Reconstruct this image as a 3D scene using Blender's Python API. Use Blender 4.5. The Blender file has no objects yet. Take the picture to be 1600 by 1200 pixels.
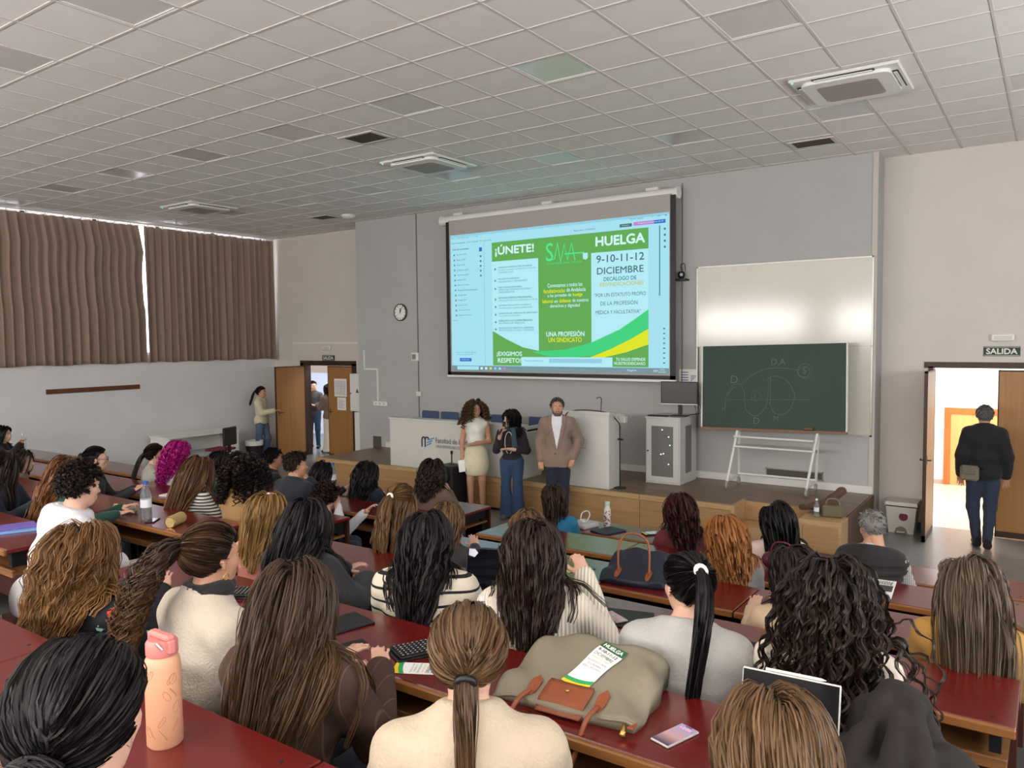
import bpy, math, random
import numpy as np
from mathutils import Matrix, Vector
random.seed(7)
RNG = np.random.default_rng(7)
S = bpy.context.scene
COL = S.collection
R = math.radians
PI = math.pi

# ------------------------------------------------------------------ camera
CAM_Z = 2.64
cam_d = bpy.data.cameras.new('camera')
cam_d.sensor_width = 36.0
cam_d.lens = 1213.0 / 1600.0 * 36.0
cam_d.clip_start = 0.02
cam = bpy.data.objects.new('camera', cam_d)
COL.objects.link(cam)
_yaw, _pit, _rol = 0.6097, -0.0575, -0.0104
_f = Vector((-math.sin(_yaw) * math.cos(_pit), math.cos(_yaw) * math.cos(_pit), math.sin(_pit)))
_r = Vector((math.cos(_yaw), math.sin(_yaw), 0))
_u = _r.cross(_f)
_r2 = _r * math.cos(_rol) + _u * math.sin(_rol)
_u2 = -_r * math.sin(_rol) + _u * math.cos(_rol)
cam.matrix_world = Matrix(((_r2.x, _u2.x, -_f.x, 0), (_r2.y, _u2.y, -_f.y, 0), (_r2.z, _u2.z, -_f.z, CAM_Z), (0, 0, 0, 1)))
S.camera = cam

# ------------------------------------------------------------------ colour management, world, large lights
S.view_settings.view_transform = 'Standard'
S.view_settings.look = 'None'
S.view_settings.exposure = 1.22
S.view_settings.gamma = 1.0
S.view_settings.use_curve_mapping = False
S.cycles.max_bounces = 7; S.cycles.diffuse_bounces = 4; S.cycles.glossy_bounces = 3; S.cycles.transmission_bounces = 4
S.cycles.adaptive_threshold = 0.02; S.cycles.sample_clamp_indirect = 6.0
W = bpy.data.worlds.new('world')
S.world = W
W.use_nodes = True
W.node_tree.nodes['Background'].inputs[0].default_value = (0.62, 0.74, 1.0, 1)
W.node_tree.nodes['Background'].inputs[1].default_value = 1.0

def area_light(name, loc, rot, sx, sy, power, color):
    l = bpy.data.lights.new(name, 'AREA')
    l.shape = 'RECTANGLE'; l.size = sx; l.size_y = sy; l.energy = power; l.color = color
    o = bpy.data.objects.new(name, l); COL.objects.link(o)
    o.location = loc; o.rotation_euler = rot
    return o
CEIL = 5.07
X_LEFT, X_RIGHT, Y_BACK = -15.3, 3.6, -3.4
Y_FRONT, Y_FRONT_R, Y_FRONT_L = 11.3, 11.75, 12.0
# unseen fill lamps added at back and right walls, tilted up at the ceiling
for i in range(4):
    area_light('fill_lamp_back', (-13.0 + i * 4.6, Y_BACK + 0.05, 3.45), (R(90 + 24), 0, 0), 3.6, 1.7, 175, (1.0, 0.965, 0.93))
for i in range(3):
    area_light('fill_lamp_side', (X_RIGHT - 0.05, -0.6 + i * 3.9, 3.1), (0, R(90 + 18), 0), 1.9, 2.8, 90, (0.95, 0.97, 1.0))
# the lit corridor behind the right-hand door and the small lobby behind the left-hand door
area_light('corridor_light', (-0.6, 13.7, 2.9), (0, 0, 0), 3.6, 2.6, 110, (1.0, 0.97, 0.94))
area_light('lobby_light', (-14.0, 13.3, 2.6), (0, 0, 0), 1.6, 1.6, 34, (1.0, 0.94, 0.86))

# ------------------------------------------------------------------ materials
def lin(c):
    if isinstance(c, str):
        c = c.lstrip('#'); c = [int(c[i:i + 2], 16) / 255 for i in (0, 2, 4)]
    else:
        c = [v / 255 for v in c]
    return [v / 12.92 if v <= 0.04045 else ((v + 0.055) / 1.055) ** 2.4 for v in c]

MATS = {}
def mat(name, col, rough=0.6, metal=0.0, spec=0.5, var=0.0, vscale=8.0, bump=0.0, bscale=60.0, emit=0.0, stretch=None,
        coat=0.0, alpha=1.0, trans=0.0, sheen=0.0, attr=None, ior=1.45):
    if name in MATS: return MATS[name]
    m = bpy.data.materials.new(name); m.use_nodes = True
    nt = m.node_tree; b = nt.nodes['Principled BSDF']
    c = lin(col)
    b.inputs['Base Color'].default_value = (*c, 1)
    b.inputs['Roughness'].default_value = rough
    b.inputs['Metallic'].default_value = metal
    b.inputs['Specular IOR Level'].default_value = spec
    b.inputs['IOR'].default_value = ior
    b.inputs['Alpha'].default_value = alpha
    b.inputs['Transmission Weight'].default_value = trans
    b.inputs['Coat Weight'].default_value = coat
    b.inputs['Sheen Weight'].default_value = sheen
    if emit:
        b.inputs['Emission Color'].default_value = (*c, 1)
        b.inputs['Emission Strength'].default_value = emit
    tc = nt.nodes.new('ShaderNodeTexCoord')
    def mapped(scale):
        mp = nt.nodes.new('ShaderNodeMapping')
        nt.links.new(tc.outputs['Object'], mp.inputs['Vector'])
        mp.inputs['Scale'].default_value = [scale * s for s in (stretch or (1, 1, 1))]
        return mp
    if var:
        n = nt.nodes.new('ShaderNodeTexNoise'); n.inputs['Scale'].default_value = 1.0; n.inputs['Detail'].default_value = 4
        nt.links.new(mapped(vscale).outputs[0], n.inputs['Vector'])
        rmp = nt.nodes.new('ShaderNodeMapRange')
        rmp.inputs[1].default_value = 0.25; rmp.inputs[2].default_value = 0.75
        rmp.inputs[3].default_value = 1 - var; rmp.inputs[4].default_value = 1 + var
        nt.links.new(n.outputs['Fac'], rmp.inputs[0])
        mx = nt.nodes.new('ShaderNodeVectorMath'); mx.operation = 'SCALE'
        mx.inputs[0].default_value = c
        nt.links.new(rmp.outputs[0], mx.inputs['Scale'])
        nt.links.new(mx.outputs[0], b.inputs['Base Color'])
        if attr:
            pass
    if attr:
        a = nt.nodes.new('ShaderNodeAttribute'); a.attribute_name = attr
        nt.links.new(a.outputs['Color'], b.inputs['Base Color'])
    if bump:
        n2 = nt.nodes.new('ShaderNodeTexNoise'); n2.inputs['Scale'].default_value = 1.0; n2.inputs['Detail'].default_value = 3
        nt.links.new(mapped(bscale).outputs[0], n2.inputs['Vector'])
        bp = nt.nodes.new('ShaderNodeBump'); bp.inputs['Strength'].default_value = bump; bp.inputs['Distance'].default_value = 0.02
        nt.links.new(n2.outputs['Fac'], bp.inputs['Height'])
        nt.links.new(bp.outputs[0], b.inputs['Normal'])
    MATS[name] = m
    return m

def wood(name, c1, c2, axis=0, scale=6.0, rough=0.45, spec=0.5):
    """grain running along one axis"""
    if name in MATS: return MATS[name]
    m = mat(name, c1, rough, spec=spec); nt = m.node_tree; b = nt.nodes['Principled BSDF']
    tc = nt.nodes.new('ShaderNodeTexCoord'); mp = nt.nodes.new('ShaderNodeMapping')
    sc = [scale * 6] * 3; sc[axis] = scale * 0.35
    mp.inputs['Scale'].default_value = sc
    nt.links.new(tc.outputs['Object'], mp.inputs['Vector'])
    n = nt.nodes.new('ShaderNodeTexNoise'); n.inputs['Scale'].default_value = 1.0; n.inputs['Detail'].default_value = 5; n.inputs['Distortion'].default_value = 0.6
    nt.links.new(mp.outputs[0], n.inputs['Vector'])
    rp = nt.nodes.new('ShaderNodeValToRGB')
    rp.color_ramp.elements[0].position = 0.3; rp.color_ramp.elements[1].position = 0.7
    rp.color_ramp.elements[0].color = (*lin(c1), 1); rp.color_ramp.elements[1].color = (*lin(c2), 1)
    nt.links.new(n.outputs['Fac'], rp.inputs[0]); nt.links.new(rp.outputs[0], b.inputs['Base Color'])
    return m

def stripes(name, c1, c2, axis=2, period=0.06, frac=0.25, rough=0.85, bump=0.0, second=None):
    """printed / knitted stripes across one object axis"""
    if name in MATS: return MATS[name]
    m = mat(name, c1, rough); nt = m.node_tree; b = nt.nodes['Principled BSDF']
    tc = nt.nodes.new('ShaderNodeTexCoord'); sp = nt.nodes.new('ShaderNodeSeparateXYZ')
    nt.links.new(tc.outputs['Object'], sp.inputs[0])
    def band(ax, per, fr):
        d = nt.nodes.new('ShaderNodeMath'); d.operation = 'DIVIDE'; d.inputs[1].default_value = per
        nt.links.new(sp.outputs[ax], d.inputs[0])
        f = nt.nodes.new('ShaderNodeMath'); f.operation = 'FRACT'; nt.links.new(d.outputs[0], f.inputs[0])
        l = nt.nodes.new('ShaderNodeMath'); l.operation = 'LESS_THAN'; l.inputs[1].default_value = fr
        nt.links.new(f.outputs[0], l.inputs[0])
        return l, f
    l, f = band(axis, period, frac)
    fac = l
    if second is not None:
        l2, f2 = band(second, period, frac)
        fac = nt.nodes.new('ShaderNodeMath'); fac.operation = 'MAXIMUM'
        nt.links.new(l.outputs[0], fac.inputs[0]); nt.links.new(l2.outputs[0], fac.inputs[1])
    mx = nt.nodes.new('ShaderNodeMix'); mx.data_type = 'RGBA'
    mx.inputs['A'].default_value = (*lin(c1), 1); mx.inputs['B'].default_value = (*lin(c2), 1)
    nt.links.new(fac.outputs[0], mx.inputs['Factor']); nt.links.new(mx.outputs['Result'], b.inputs['Base Color'])
    if bump:
        w = nt.nodes.new('ShaderNodeMath'); w.operation = 'PINGPONG'; w.inputs[1].default_value = 0.5
        nt.links.new(f.outputs[0], w.inputs[0])
        bp = nt.nodes.new('ShaderNodeBump'); bp.inputs['Strength'].default_value = bump; bp.inputs['Distance'].default_value = 0.02
        nt.links.new(w.outputs[0], bp.inputs['Height']); nt.links.new(bp.outputs[0], b.inputs['Normal'])
    return m

def glass(name, col=(235, 245, 250), rough=0.05):
    if name in MATS: return MATS[name]
    m = mat(name, col, rough, trans=0.9, ior=1.2, spec=0.5)
    return m

# ------------------------------------------------------------------ mesh building
class MB:
    def __init__(s):
        s.v = []; s.f = []; s.m = []
    def add(s, vs, fs, mi=0):
        n = len(s.v); s.v.extend(tuple(map(float, q)) for q in vs)
        for q in fs:
            s.f.append([n + i for i in q]); s.m.append(mi)
        return s
    def box(s, x0, x1, y0, y1, z0, z1, b=0.0, mi=0, T=None):
        if b <= 0:
            vs = [(x, y, z) for z in (z0, z1) for y in (y0, y1) for x in (x0, x1)]
            fs = [(0, 2, 3, 1), (4, 5, 7, 6), (0, 1, 5, 4), (2, 6, 7, 3), (0, 4, 6, 2), (1, 3, 7, 5)]
        else:
            vs = []; idx = {}
            lo = (x0, y0, z0); hi = (x1, y1, z1)
            for sx in (0, 1):
                for sy in (0, 1):
                    for sz in (0, 1):
                        sg = (sx, sy, sz)
                        for ax in range(3):
                            q = []
                            for k in range(3):
                                val = hi[k] if sg[k] else lo[k]
                                if k != ax: val += -b if sg[k] else b
                                q.append(val)
                            idx[(sx, sy, sz, ax)] = len(vs); vs.append(q)
            fs = []
            for ax in range(3):
                a, c = [k for k in range(3) if k != ax]
                for sd in (0, 1):
                    q = []
                    for (i, j) in ((0, 0), (1, 0), (1, 1), (0, 1)):
                        sg = [0, 0, 0]; sg[ax] = sd; sg[a] = i; sg[c] = j
                        q.append(idx[(*sg, ax)])
                    fs.append(q)
                for i in (0, 1):
                    for j in (0, 1):
                        q = []
                        for sd, axx in ((0, a), (1, a), (1, c), (0, c)):
                            sg = [0, 0, 0]; sg[ax] = sd; sg[a] = i; sg[c] = j
                            q.append(idx[(*sg, axx)])
                        fs.append(q)
            for sx in (0, 1):
                for sy in (0, 1):
                    for sz in (0, 1):
                        fs.append([idx[(sx, sy, sz, k)] for k in range(3)])
        if T is not None: vs = [T @ Vector(q) for q in vs]
        return s.add(vs, fs, mi)
    def tube(s, pts, r, n=8, mi=0, caps=True, closed=False):
        pts = [Vector(p) for p in pts]; k = len(pts)
        rs = r if isinstance(r, (list, tuple)) else [r] * k
        up = None; vs = []
        for i, p in enumerate(pts):
            if closed: t = (pts[(i + 1) % k] - pts[i - 1]).normalized()
            else: t = (pts[min(i + 1, k - 1)] - pts[max(i - 1, 0)]).normalized()
            if up is None:
                up = Vector((0, 0, 1)) if abs(t.z) < 0.9 else Vector((1, 0, 0))
            a = t.cross(up)
            if a.length < 1e-6: a = t.orthogonal()
            a.normalize(); bb = a.cross(t).normalized(); up = bb
            for j in range(n):
                an = 2 * PI * j / n
                vs.append(p + (a * math.cos(an) + bb * math.sin(an)) * rs[i])
        fs = []
        for i in range(k if closed else k - 1):
            i2 = (i + 1) % k
            for j in range(n):
                j2 = (j + 1) % n
                fs.append((i * n + j, i * n + j2, i2 * n + j2, i2 * n + j))
        if caps and not closed:
            fs.append(list(range(n))[::-1]); fs.append([(k - 1) * n + j for j in range(n)])
        return s.add(vs, fs, mi)
    def lathe(s, prof, n=20, c=(0, 0, 0), mi=0, T=None):
        vs = []; fs = []
        for (r, z) in prof:
            for j in range(n):
                a = 2 * PI * j / n; vs.append(Vector((c[0] + r * math.cos(a), c[1] + r * math.sin(a), c[2] + z)))
        for i in range(len(prof) - 1):
            for j in range(n):
                j2 = (j + 1) % n
                fs.append((i * n + j, i * n + j2, (i + 1) * n + j2, (i + 1) * n + j))
        fs.append(list(range(n))[::-1]); fs.append([(len(prof) - 1) * n + j for j in range(n)])
        if T is not None: vs = [T @ q for q in vs]
        return s.add(vs, fs, mi)
    def prism(s, poly, d0, d1, axis=1, mi=0, T=None):
        """extrude a polygon given in the two other axes along `axis` from d0 to d1"""
        n = len(poly); vs = []
        for d in (d0, d1):
            for (a, b) in poly:
                q = [0, 0, 0]; o = [k for k in range(3) if k != axis]
                q[axis] = d; q[o[0]] = a; q[o[1]] = b; vs.append(Vector(q))
        fs = [list(range(n)), [n + i for i in range(n)][::-1]]
        for i in range(n):
            j = (i + 1) % n; fs.append((i, i + n, j + n, j))
        if T is not None: vs = [T @ q for q in vs]
        return s.add(vs, fs, mi)
    def mesh(s, name, mats, smooth=False):
        me = bpy.data.meshes.new(name); me.from_pydata(s.v, [], s.f)
        for m in (mats if isinstance(mats, (list, tuple)) else [mats]): me.materials.append(m)
        if any(s.m): me.polygons.foreach_set('material_index', s.m)
        import bmesh
        bm = bmesh.new(); bm.from_mesh(me); bmesh.ops.recalc_face_normals(bm, faces=bm.faces); bm.to_mesh(me); bm.free()
        if smooth is True: me.polygons.foreach_set('use_smooth', [True] * len(me.polygons))
        elif smooth:
            me.polygons.foreach_set('use_smooth', [True] * len(me.polygons)); me.set_sharp_from_angle(angle=R(smooth))
        me.update(); return me
    def build(s, name, mats, parent=None, smooth=False, **kw):
        return link(name, s.mesh(name, mats, smooth), parent, **kw)

def link(name, data, parent=None, loc=None, rot=None, label=None, cat=None, group=None, kind=None):
    o = bpy.data.objects.new(name, data); COL.objects.link(o)
    if parent is not None: o.parent = parent
    if loc is not None: o.location = loc
    if rot is not None: o.rotation_euler = rot
    return tag(o, label, cat, group, kind)
def tag(o, label=None, cat=None, group=None, kind=None):
    if label: o['label'] = label
    if cat: o['category'] = cat
    if group: o['group'] = group
    if kind: o['kind'] = kind
    return o
def thing(name, label, cat, loc=(0, 0, 0), rz=0.0, group=None, kind=None, rot=None):
    o = bpy.data.objects.new(name, None); COL.objects.link(o)
    o.empty_display_size = 0.1
    o.location = loc; o.rotation_euler = rot or (0, 0, rz)
    return tag(o, label, cat, group, kind)
def np_mesh(name, v, f, mats, smooth=True, mi=None, col=None):
    """v (n,3), f (m,3|4) arrays"""
    me = bpy.data.meshes.new(name); n, k = f.shape
    me.vertices.add(len(v)); me.vertices.foreach_set('co', np.ascontiguousarray(v, np.float32).ravel())
    me.loops.add(n * k); me.loops.foreach_set('vertex_index', np.ascontiguousarray(f, np.int32).ravel())
    me.polygons.add(n); me.polygons.foreach_set('loop_start', np.arange(0, n * k, k, dtype=np.int32))
    for m in (mats if isinstance(mats, (list, tuple)) else [mats]): me.materials.append(m)
    if mi is not None: me.polygons.foreach_set('material_index', np.ascontiguousarray(mi, np.int32))
    if col is not None:
        a = me.attributes.new('tint', 'FLOAT_COLOR', 'POINT')
        c4 = np.ones((len(v), 4), np.float32); c4[:, :3] = col; a.data.foreach_set('color', c4.ravel())
    me.update(calc_edges=True)
    if smooth: me.polygons.foreach_set('use_smooth', np.ones(n, bool))
    return me

def text_mesh(txt, mats, width=None, height=None, bold=0.0, shear=0.0, extrude=0.0, align='LEFT', track=1.0):
    cu = bpy.data.curves.new('lettering', 'FONT'); cu.body = txt; cu.size = 1.0
    cu.shear = shear; cu.extrude = extrude; cu.resolution_u = 3; cu.space_character = track
    ob = bpy.data.objects.new('lettering', cu)
    me = bpy.data.meshes.new_from_object(ob)
    bpy.data.objects.remove(ob); bpy.data.curves.remove(cu)
    n = len(me.vertices)
    if n == 0: return me
    co = np.empty(n * 3, np.float32); me.vertices.foreach_get('co', co); co = co.reshape(-1, 3)
    lo, hi = co.min(0), co.max(0)
    sx = width / (hi[0] - lo[0]) if width else 1
    sy = height / (hi[1] - lo[1]) if height else sx
    if not width: sx = sy
    co[:, 0] = (co[:, 0] - lo[0]) * sx; co[:, 1] = (co[:, 1] - lo[1]) * sy
    if align == 'CENTER': co[:, 0] -= co[:, 0].max() / 2
    if bold:                                            # heavier weight: shifted copies of the glyphs
        f = [tuple(p.vertices) for p in me.polygons]; V = []; F = []
        b_ = 1.1 * bold * min(sx, sy)
        for k, (dx, dy) in enumerate(((-b_, 0), (b_, 0), (0, b_), (0, -b_))):
            V += [(c[0] + dx, c[1] + dy, c[2] + 0.0004 * k) for c in co]; F += [[i + k * n for i in q] for q in f]
        me2 = bpy.data.meshes.new('lettering'); me2.from_pydata(V, [], F); bpy.data.meshes.remove(me); me = me2
        me.materials.append(mats); me.update(); return me
    me.vertices.foreach_set('co', co.ravel())
    me.materials.clear(); me.materials.append(mats); me.update()
    return me
def lettering(txt, m, parent, x, y, z, width=None, height=None, name='lettering', bold=0.0, rot=(R(90), 0, 0), align='LEFT', shear=0.0, track=1.0):
    """text standing in the XZ plane, facing -Y, lower left corner at x,z"""
    me = text_mesh(txt, m, width, height, bold, shear, 0.0, align, track)
    return link(name, me, parent, (x, y, z), rot)
# ------------------------------------------------------------------ the room
M_white_wall = mat('white_plaster', (214, 214, 214), 0.9, var=0.03, vscale=2, bump=0.08, bscale=120)
M_warm_wall = mat('cream_plaster', (204, 197, 189), 0.9, var=0.03, vscale=2, bump=0.08, bscale=120)
M_grey_wall = mat('grey_plaster', (172, 172, 170), 0.9, var=0.03, vscale=1.5, bump=0.06, bscale=120)
M_floor = mat('grey_vinyl_floor', (128, 128, 126), 0.28, var=0.06, vscale=5, bump=0.02, bscale=30)
M_tier = mat('dark_tier_floor', (74, 70, 68), 0.55, var=0.1, vscale=6)
M_tile = mat('ceiling_tile', (228, 223, 219), 0.92, var=0.03, vscale=3, bump=0.12, bscale=220)
M_bar = mat('ceiling_bar', (206, 200, 195), 0.6)
M_black = mat('black_plastic', (22, 22, 24), 0.45)
M_blackmetal = mat('black_metal', (26, 26, 28), 0.4, metal=0.3)
M_white = mat('white_plastic', (222, 221, 216), 0.45)
M_whitepaint = mat('white_painted_metal', (214, 213, 208), 0.4)
M_grey = mat('light_grey_laminate', (186, 186, 182), 0.5, var=0.02)
M_darkwood = wood('dark_door_frame_wood', (50, 30, 20), (66, 40, 26), 2, 5, 0.45)
M_doorwood = wood('tan_door_wood', (150, 106, 58), (164, 118, 66), 2, 3, 0.4)
M_oak = wood('oak_panel', (158, 122, 80), (176, 140, 96), 0, 4, 0.45)
M_oak2 = wood('oak_nosing', (172, 138, 96), (188, 154, 110), 0, 4, 0.45)
M_plank = wood('stage_plank_wood', (100, 78, 58), (120, 95, 70), 0, 5, 0.35)
M_plank2 = wood('stage_plank_wood_light', (110, 86, 64), (130, 104, 78), 0, 5, 0.35)

def wallbox(name, x0, x1, y0, y1, z0, z1, m):
    b = MB(); b.box(x0, x1, y0, y1, z0, z1); return b.build(name, m, kind='structure')

wallbox('floor', X_LEFT - 0.3, X_RIGHT + 0.3, Y_BACK - 0.3, 12.02, -0.12, 0.0, M_floor)
# audience tiers
ROW_Z = [0.75, 0.895, 1.045, 1.21, 1.39, 1.58, 1.77]
ROW_N = [6.52, 5.48, 4.36, 3.27, 2.04, 0.80, -0.44]
ROW_F = [7.02, 5.97, 4.87, 3.77, 2.52, 1.29, 0.05]
LEV = [z - 0.75 for z in ROW_Z]
for k in range(1, 7):
    y1 = ROW_F[k] + 0.06
    y0 = ROW_F[k + 1] + 0.06 if k < 6 else Y_BACK
    wallbox('floor', X_LEFT, X_RIGHT, y0, y1, 0.0, LEV[k], M_tier)

wallbox('wall_front', -11.75, -1.96, Y_FRONT, Y_FRONT + 0.9, 0, CEIL, M_grey_wall)
# cream wall to the right of the grey one, with its doorway
DRX0, DRX1, DRT = -1.37, 0.27, 2.22
wallbox('wall_front', -1.96, DRX0, Y_FRONT_R, Y_FRONT_R + 0.16, 0, CEIL, M_warm_wall)
wallbox('wall_front', DRX0, DRX1, Y_FRONT_R, Y_FRONT_R + 0.16, DRT, CEIL, M_warm_wall)
wallbox('wall_front', DRX1, X_RIGHT, Y_FRONT_R, Y_FRONT_R + 0.16, 0, CEIL, M_warm_wall)
# cream wall to the left with the other doorway
DLX0, DLX1, DLT = -14.28, -12.62, 2.14
wallbox('wall_front', X_LEFT, DLX0, Y_FRONT_L, Y_FRONT_L + 0.16, 0, CEIL, M_warm_wall)
wallbox('wall_front', DLX0, DLX1, Y_FRONT_L, Y_FRONT_L + 0.16, DLT, CEIL, M_warm_wall)
wallbox('wall_front', DLX1, -11.75, Y_FRONT_L, Y_FRONT_L + 0.16, 0, CEIL, M_warm_wall)
# left wall with the long window behind the curtains
wallbox('wall_left', X_LEFT - 0.2, X_LEFT, Y_BACK, Y_FRONT_L + 0.16, 0, 2.40, M_white_wall)
wallbox('wall_left', X_LEFT - 0.2, X_LEFT, Y_BACK, 4.0, 2.40, CEIL, M_white_wall)
wallbox('wall_left', X_LEFT - 0.2, X_LEFT, 11.75, Y_FRONT_L + 0.16, 2.40, CEIL, M_white_wall)
wallbox('wall_right', X_RIGHT, X_RIGHT + 0.2, Y_BACK, Y_FRONT_R + 0.16, 0, CEIL, M_white_wall)
wallbox('wall_back', X_LEFT, X_RIGHT, Y_BACK - 0.2, Y_BACK, 0, CEIL, M_white_wall)
M_sky_pane = mat('daylit_window_glass', (236, 242, 255), 0.2, emit=2.6)
win = thing('window_1', 'long daylit window behind the brown curtains', 'window', (X_LEFT - 0.1, 0, 0), kind='structure')
n_w = 6
for i in range(n_w):
    y0 = 4.0 + i * (7.75 / n_w); y1 = y0 + 7.75 / n_w
    MB().box(-0.01, 0.0, y0 + 0.04, y1 - 0.04, 2.45, 5.03).build('pane', M_sky_pane, win)
fr = MB()
for i in range(n_w + 1):
    y0 = 4.0 + i * (7.75 / n_w); fr.box(-0.03, 0.04, y0 - 0.04, y0 + 0.04, 2.40, 5.07)
fr.box(-0.03, 0.04, 4.0, 11.75, 2.40, 2.45); fr.box(-0.03, 0.04, 4.0, 11.75, 5.03, 5.07)
fr.build('window_frame', M_whitepaint, win)
# made-up window frames, out of view, on the solid walls around the fill lamps
for i in range(4):
    xc = -13.0 + i * 4.6
    w = MB()
    for (a, b, c, d) in ((-1.85, 1.85, 2.52, 2.58), (-1.85, 1.85, 4.32, 4.38), (-1.85, -1.79, 2.52, 4.38), (1.79, 1.85, 2.52, 4.38)):
        w.box(xc + a, xc + b, Y_BACK, Y_BACK + 0.04, c, d)
    w.build('window_%d' % (i + 2), M_whitepaint, kind='structure')
for i in range(3):
    yc = -0.6 + i * 3.9
    w = MB()
    for (a, b, c, d) in ((-1.45, 1.45, 2.08, 2.14), (-1.45, 1.45, 4.06, 4.12), (-1.45, -1.39, 2.08, 4.12), (1.39, 1.45, 2.08, 4.12)):
        w.box(X_RIGHT - 0.04, X_RIGHT, yc + a, yc + b, c, d)
    w.build('window_%d' % (i + 6), M_whitepaint, kind='structure')

# skirting boards
wallbox('baseboard_front', -11.0, -1.97, Y_FRONT - 0.02, Y_FRONT, 0.5, 0.60, M_whitepaint)
wallbox('baseboard_front', -1.96, DRX0 - 0.06, Y_FRONT_R - 0.02, Y_FRONT_R, 0.0, 0.09, mat('dark_skirting', (40, 38, 36), 0.5))
wallbox('baseboard_left', X_LEFT, X_LEFT + 0.02, 6.0, Y_FRONT_L, 0.0, 0.08, mat('grey_skirting', (90, 86, 82), 0.5))
# joint strips / corner strip of the grey wall
wallbox('trim_1', -2.02, -1.955, Y_FRONT - 0.012, Y_FRONT, 0.5, CEIL, mat('corner_strip', (186, 180, 172), 0.6))
wallbox('trim_2', -10.105, -10.085, Y_FRONT - 0.012, Y_FRONT, 0.5, CEIL, mat('joint_strip', (112, 112, 110), 0.7))
wallbox('trim_3', -4.70, -4.685, Y_FRONT - 0.012, Y_FRONT, 0.6, 4.98, MATS['joint_strip'])

# ------------------------------------------------------------------ ceiling: slab, tiles, bars
ceil_b = MB(); ceil_b.box(X_LEFT - 0.2, X_RIGHT + 0.2, Y_BACK - 0.2, 12.2, CEIL + 0.02, CEIL + 0.14)
ceiling = ceil_b.build('ceiling', mat('ceiling_void', (120, 112, 106), 0.95), kind='structure')
GX0, GY0, GS = -5.84, 3.37, 0.6
def camera_px(p):
    d = Vector(p) - Vector((0, 0, CAM_Z)); z = d.dot(_f)
    if z < 0.2: return None
    return (800 + 1213 * d.dot(_r2) / z, 600 - 1213 * d.dot(_u2) / z)
LAMP_J = (-11, -6, -1, 4, 9)
def is_lamp(i, j): return i % 3 == 0 and j in LAMP_J
cells = []
for i in range(-16, 16):
    for j in range(-12, 15):
        x0 = GX0 + i * GS; y0 = GY0 + j * GS
        if x0 + GS < X_LEFT or x0 > X_RIGHT or y0 + GS < Y_BACK or y0 > 12.0: continue
        a = [camera_px((x0 + dx, y0 + dy, CEIL)) for dx, dy in ((0, 0), (GS, 0), (GS, GS), (0, GS))]
        ar = 0
        if all(a) and any(-40 < q[0] < 1640 and -40 < q[1] < 640 for q in a):
            ar = abs(sum(a[k][0] * a[(k + 1) % 4][1] - a[(k + 1) % 4][0] * a[k][1] for k in range(4))) / 2
        cells.append((ar, i, j, x0, y0))
cells.sort(reverse=True)
tile_mesh = MB().box(0.006, GS - 0.006, 0.006, GS - 0.006, -0.012, 0.014, b=0.004).mesh('tile', M_tile)
rest = MB(); n_t = 0
for ar, i, j, x0, y0 in cells:
    if is_lamp(i, j): continue
    if n_t < 298 and ar > 0 and x0 > X_LEFT and x0 + GS < X_RIGHT:
        link('tile', tile_mesh, ceiling, (x0, y0, CEIL)); n_t += 1
    else:
        rest.box(max(x0 + 0.006, X_LEFT), min(x0 + GS - 0.006, X_RIGHT), max(y0 + 0.006, Y_BACK), min(y0 + GS - 0.006, 12.0), CEIL - 0.012, CEIL + 0.014)
rest.build('tile', M_tile, ceiling, kind='stuff')
for i in range(-15, 16):
    x = GX0 + i * GS
    if X_LEFT < x < X_RIGHT:
        MB().box(x - 0.010, x + 0.010, Y_BACK, 12.0, CEIL - 0.018, CEIL + 0.01).build('grid_bar', M_bar, ceiling)
for j in range(-11, 15):
    y = GY0 + j * GS
    if Y_BACK < y < 12.0:
        MB().box(X_LEFT, X_RIGHT, y - 0.010, y + 0.010, CEIL - 0.0175, CEIL + 0.01).build('grid_bar', M_bar, ceiling)
# recessed square lights: the ones over the hall are off, those behind the viewer are on
M_diff_off = mat('unlit_light_diffuser', (208, 203, 200), 0.22, spec=0.6, var=0.03, vscale=6)
M_diff_on = mat('lit_light_diffuser', (255, 244, 228), 0.4, emit=5.5)
lm_off = MB().box(0.03, GS - 0.03, 0.03, GS - 0.03, -0.008, 0.0).mesh('diffuser', M_diff_off)
lm_on = MB().box(0.03, GS - 0.03, 0.03, GS - 0.03, -0.008, 0.0).mesh('diffuser', M_diff_on)
lf = MB()
lf.box(0.008, 0.03, 0.008, GS - 0.008, -0.014, 0.012); lf.box(GS - 0.03, GS - 0.008, 0.008, GS - 0.008, -0.014, 0.012)
lf.box(0.03, GS - 0.03, 0.008, 0.03, -0.014, 0.012); lf.box(0.03, GS - 0.03, GS - 0.03, GS - 0.008, -0.014, 0.012)
lf = lf.mesh('frame', M_whitepaint)
ORD = ['first', 'second', 'third', 'fourth', 'fifth', 'sixth', 'seventh', 'eighth', 'ninth', 'tenth']
rowname = {9: 'in the row nearest the screen', 4: 'in the middle row', -1: 'in the row over the rear desks',
           -6: 'in the lit row above the back seats', -11: 'in the lit row by the back wall'}
for j in LAMP_J:
    n = 0
    for i in range(-15, 16):
        if not is_lamp(i, j): continue
        x0 = GX0 + i * GS; y0 = GY0 + j * GS
        if x0 < X_LEFT or x0 + GS > X_RIGHT: continue
        on = j < -1
        if on and abs(x0) > 13: continue
        t = thing('ceiling_light', '%s square ceiling light %s, %s from the curtains' % ('lit' if on else 'unlit', rowname[j], ORD[n]), 'ceiling light',
                  (x0, y0, CEIL), group='square ceiling light panels')
        link('frame', lf, t); link('diffuser', lm_on if on else lm_off, t)
        n += 1
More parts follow.
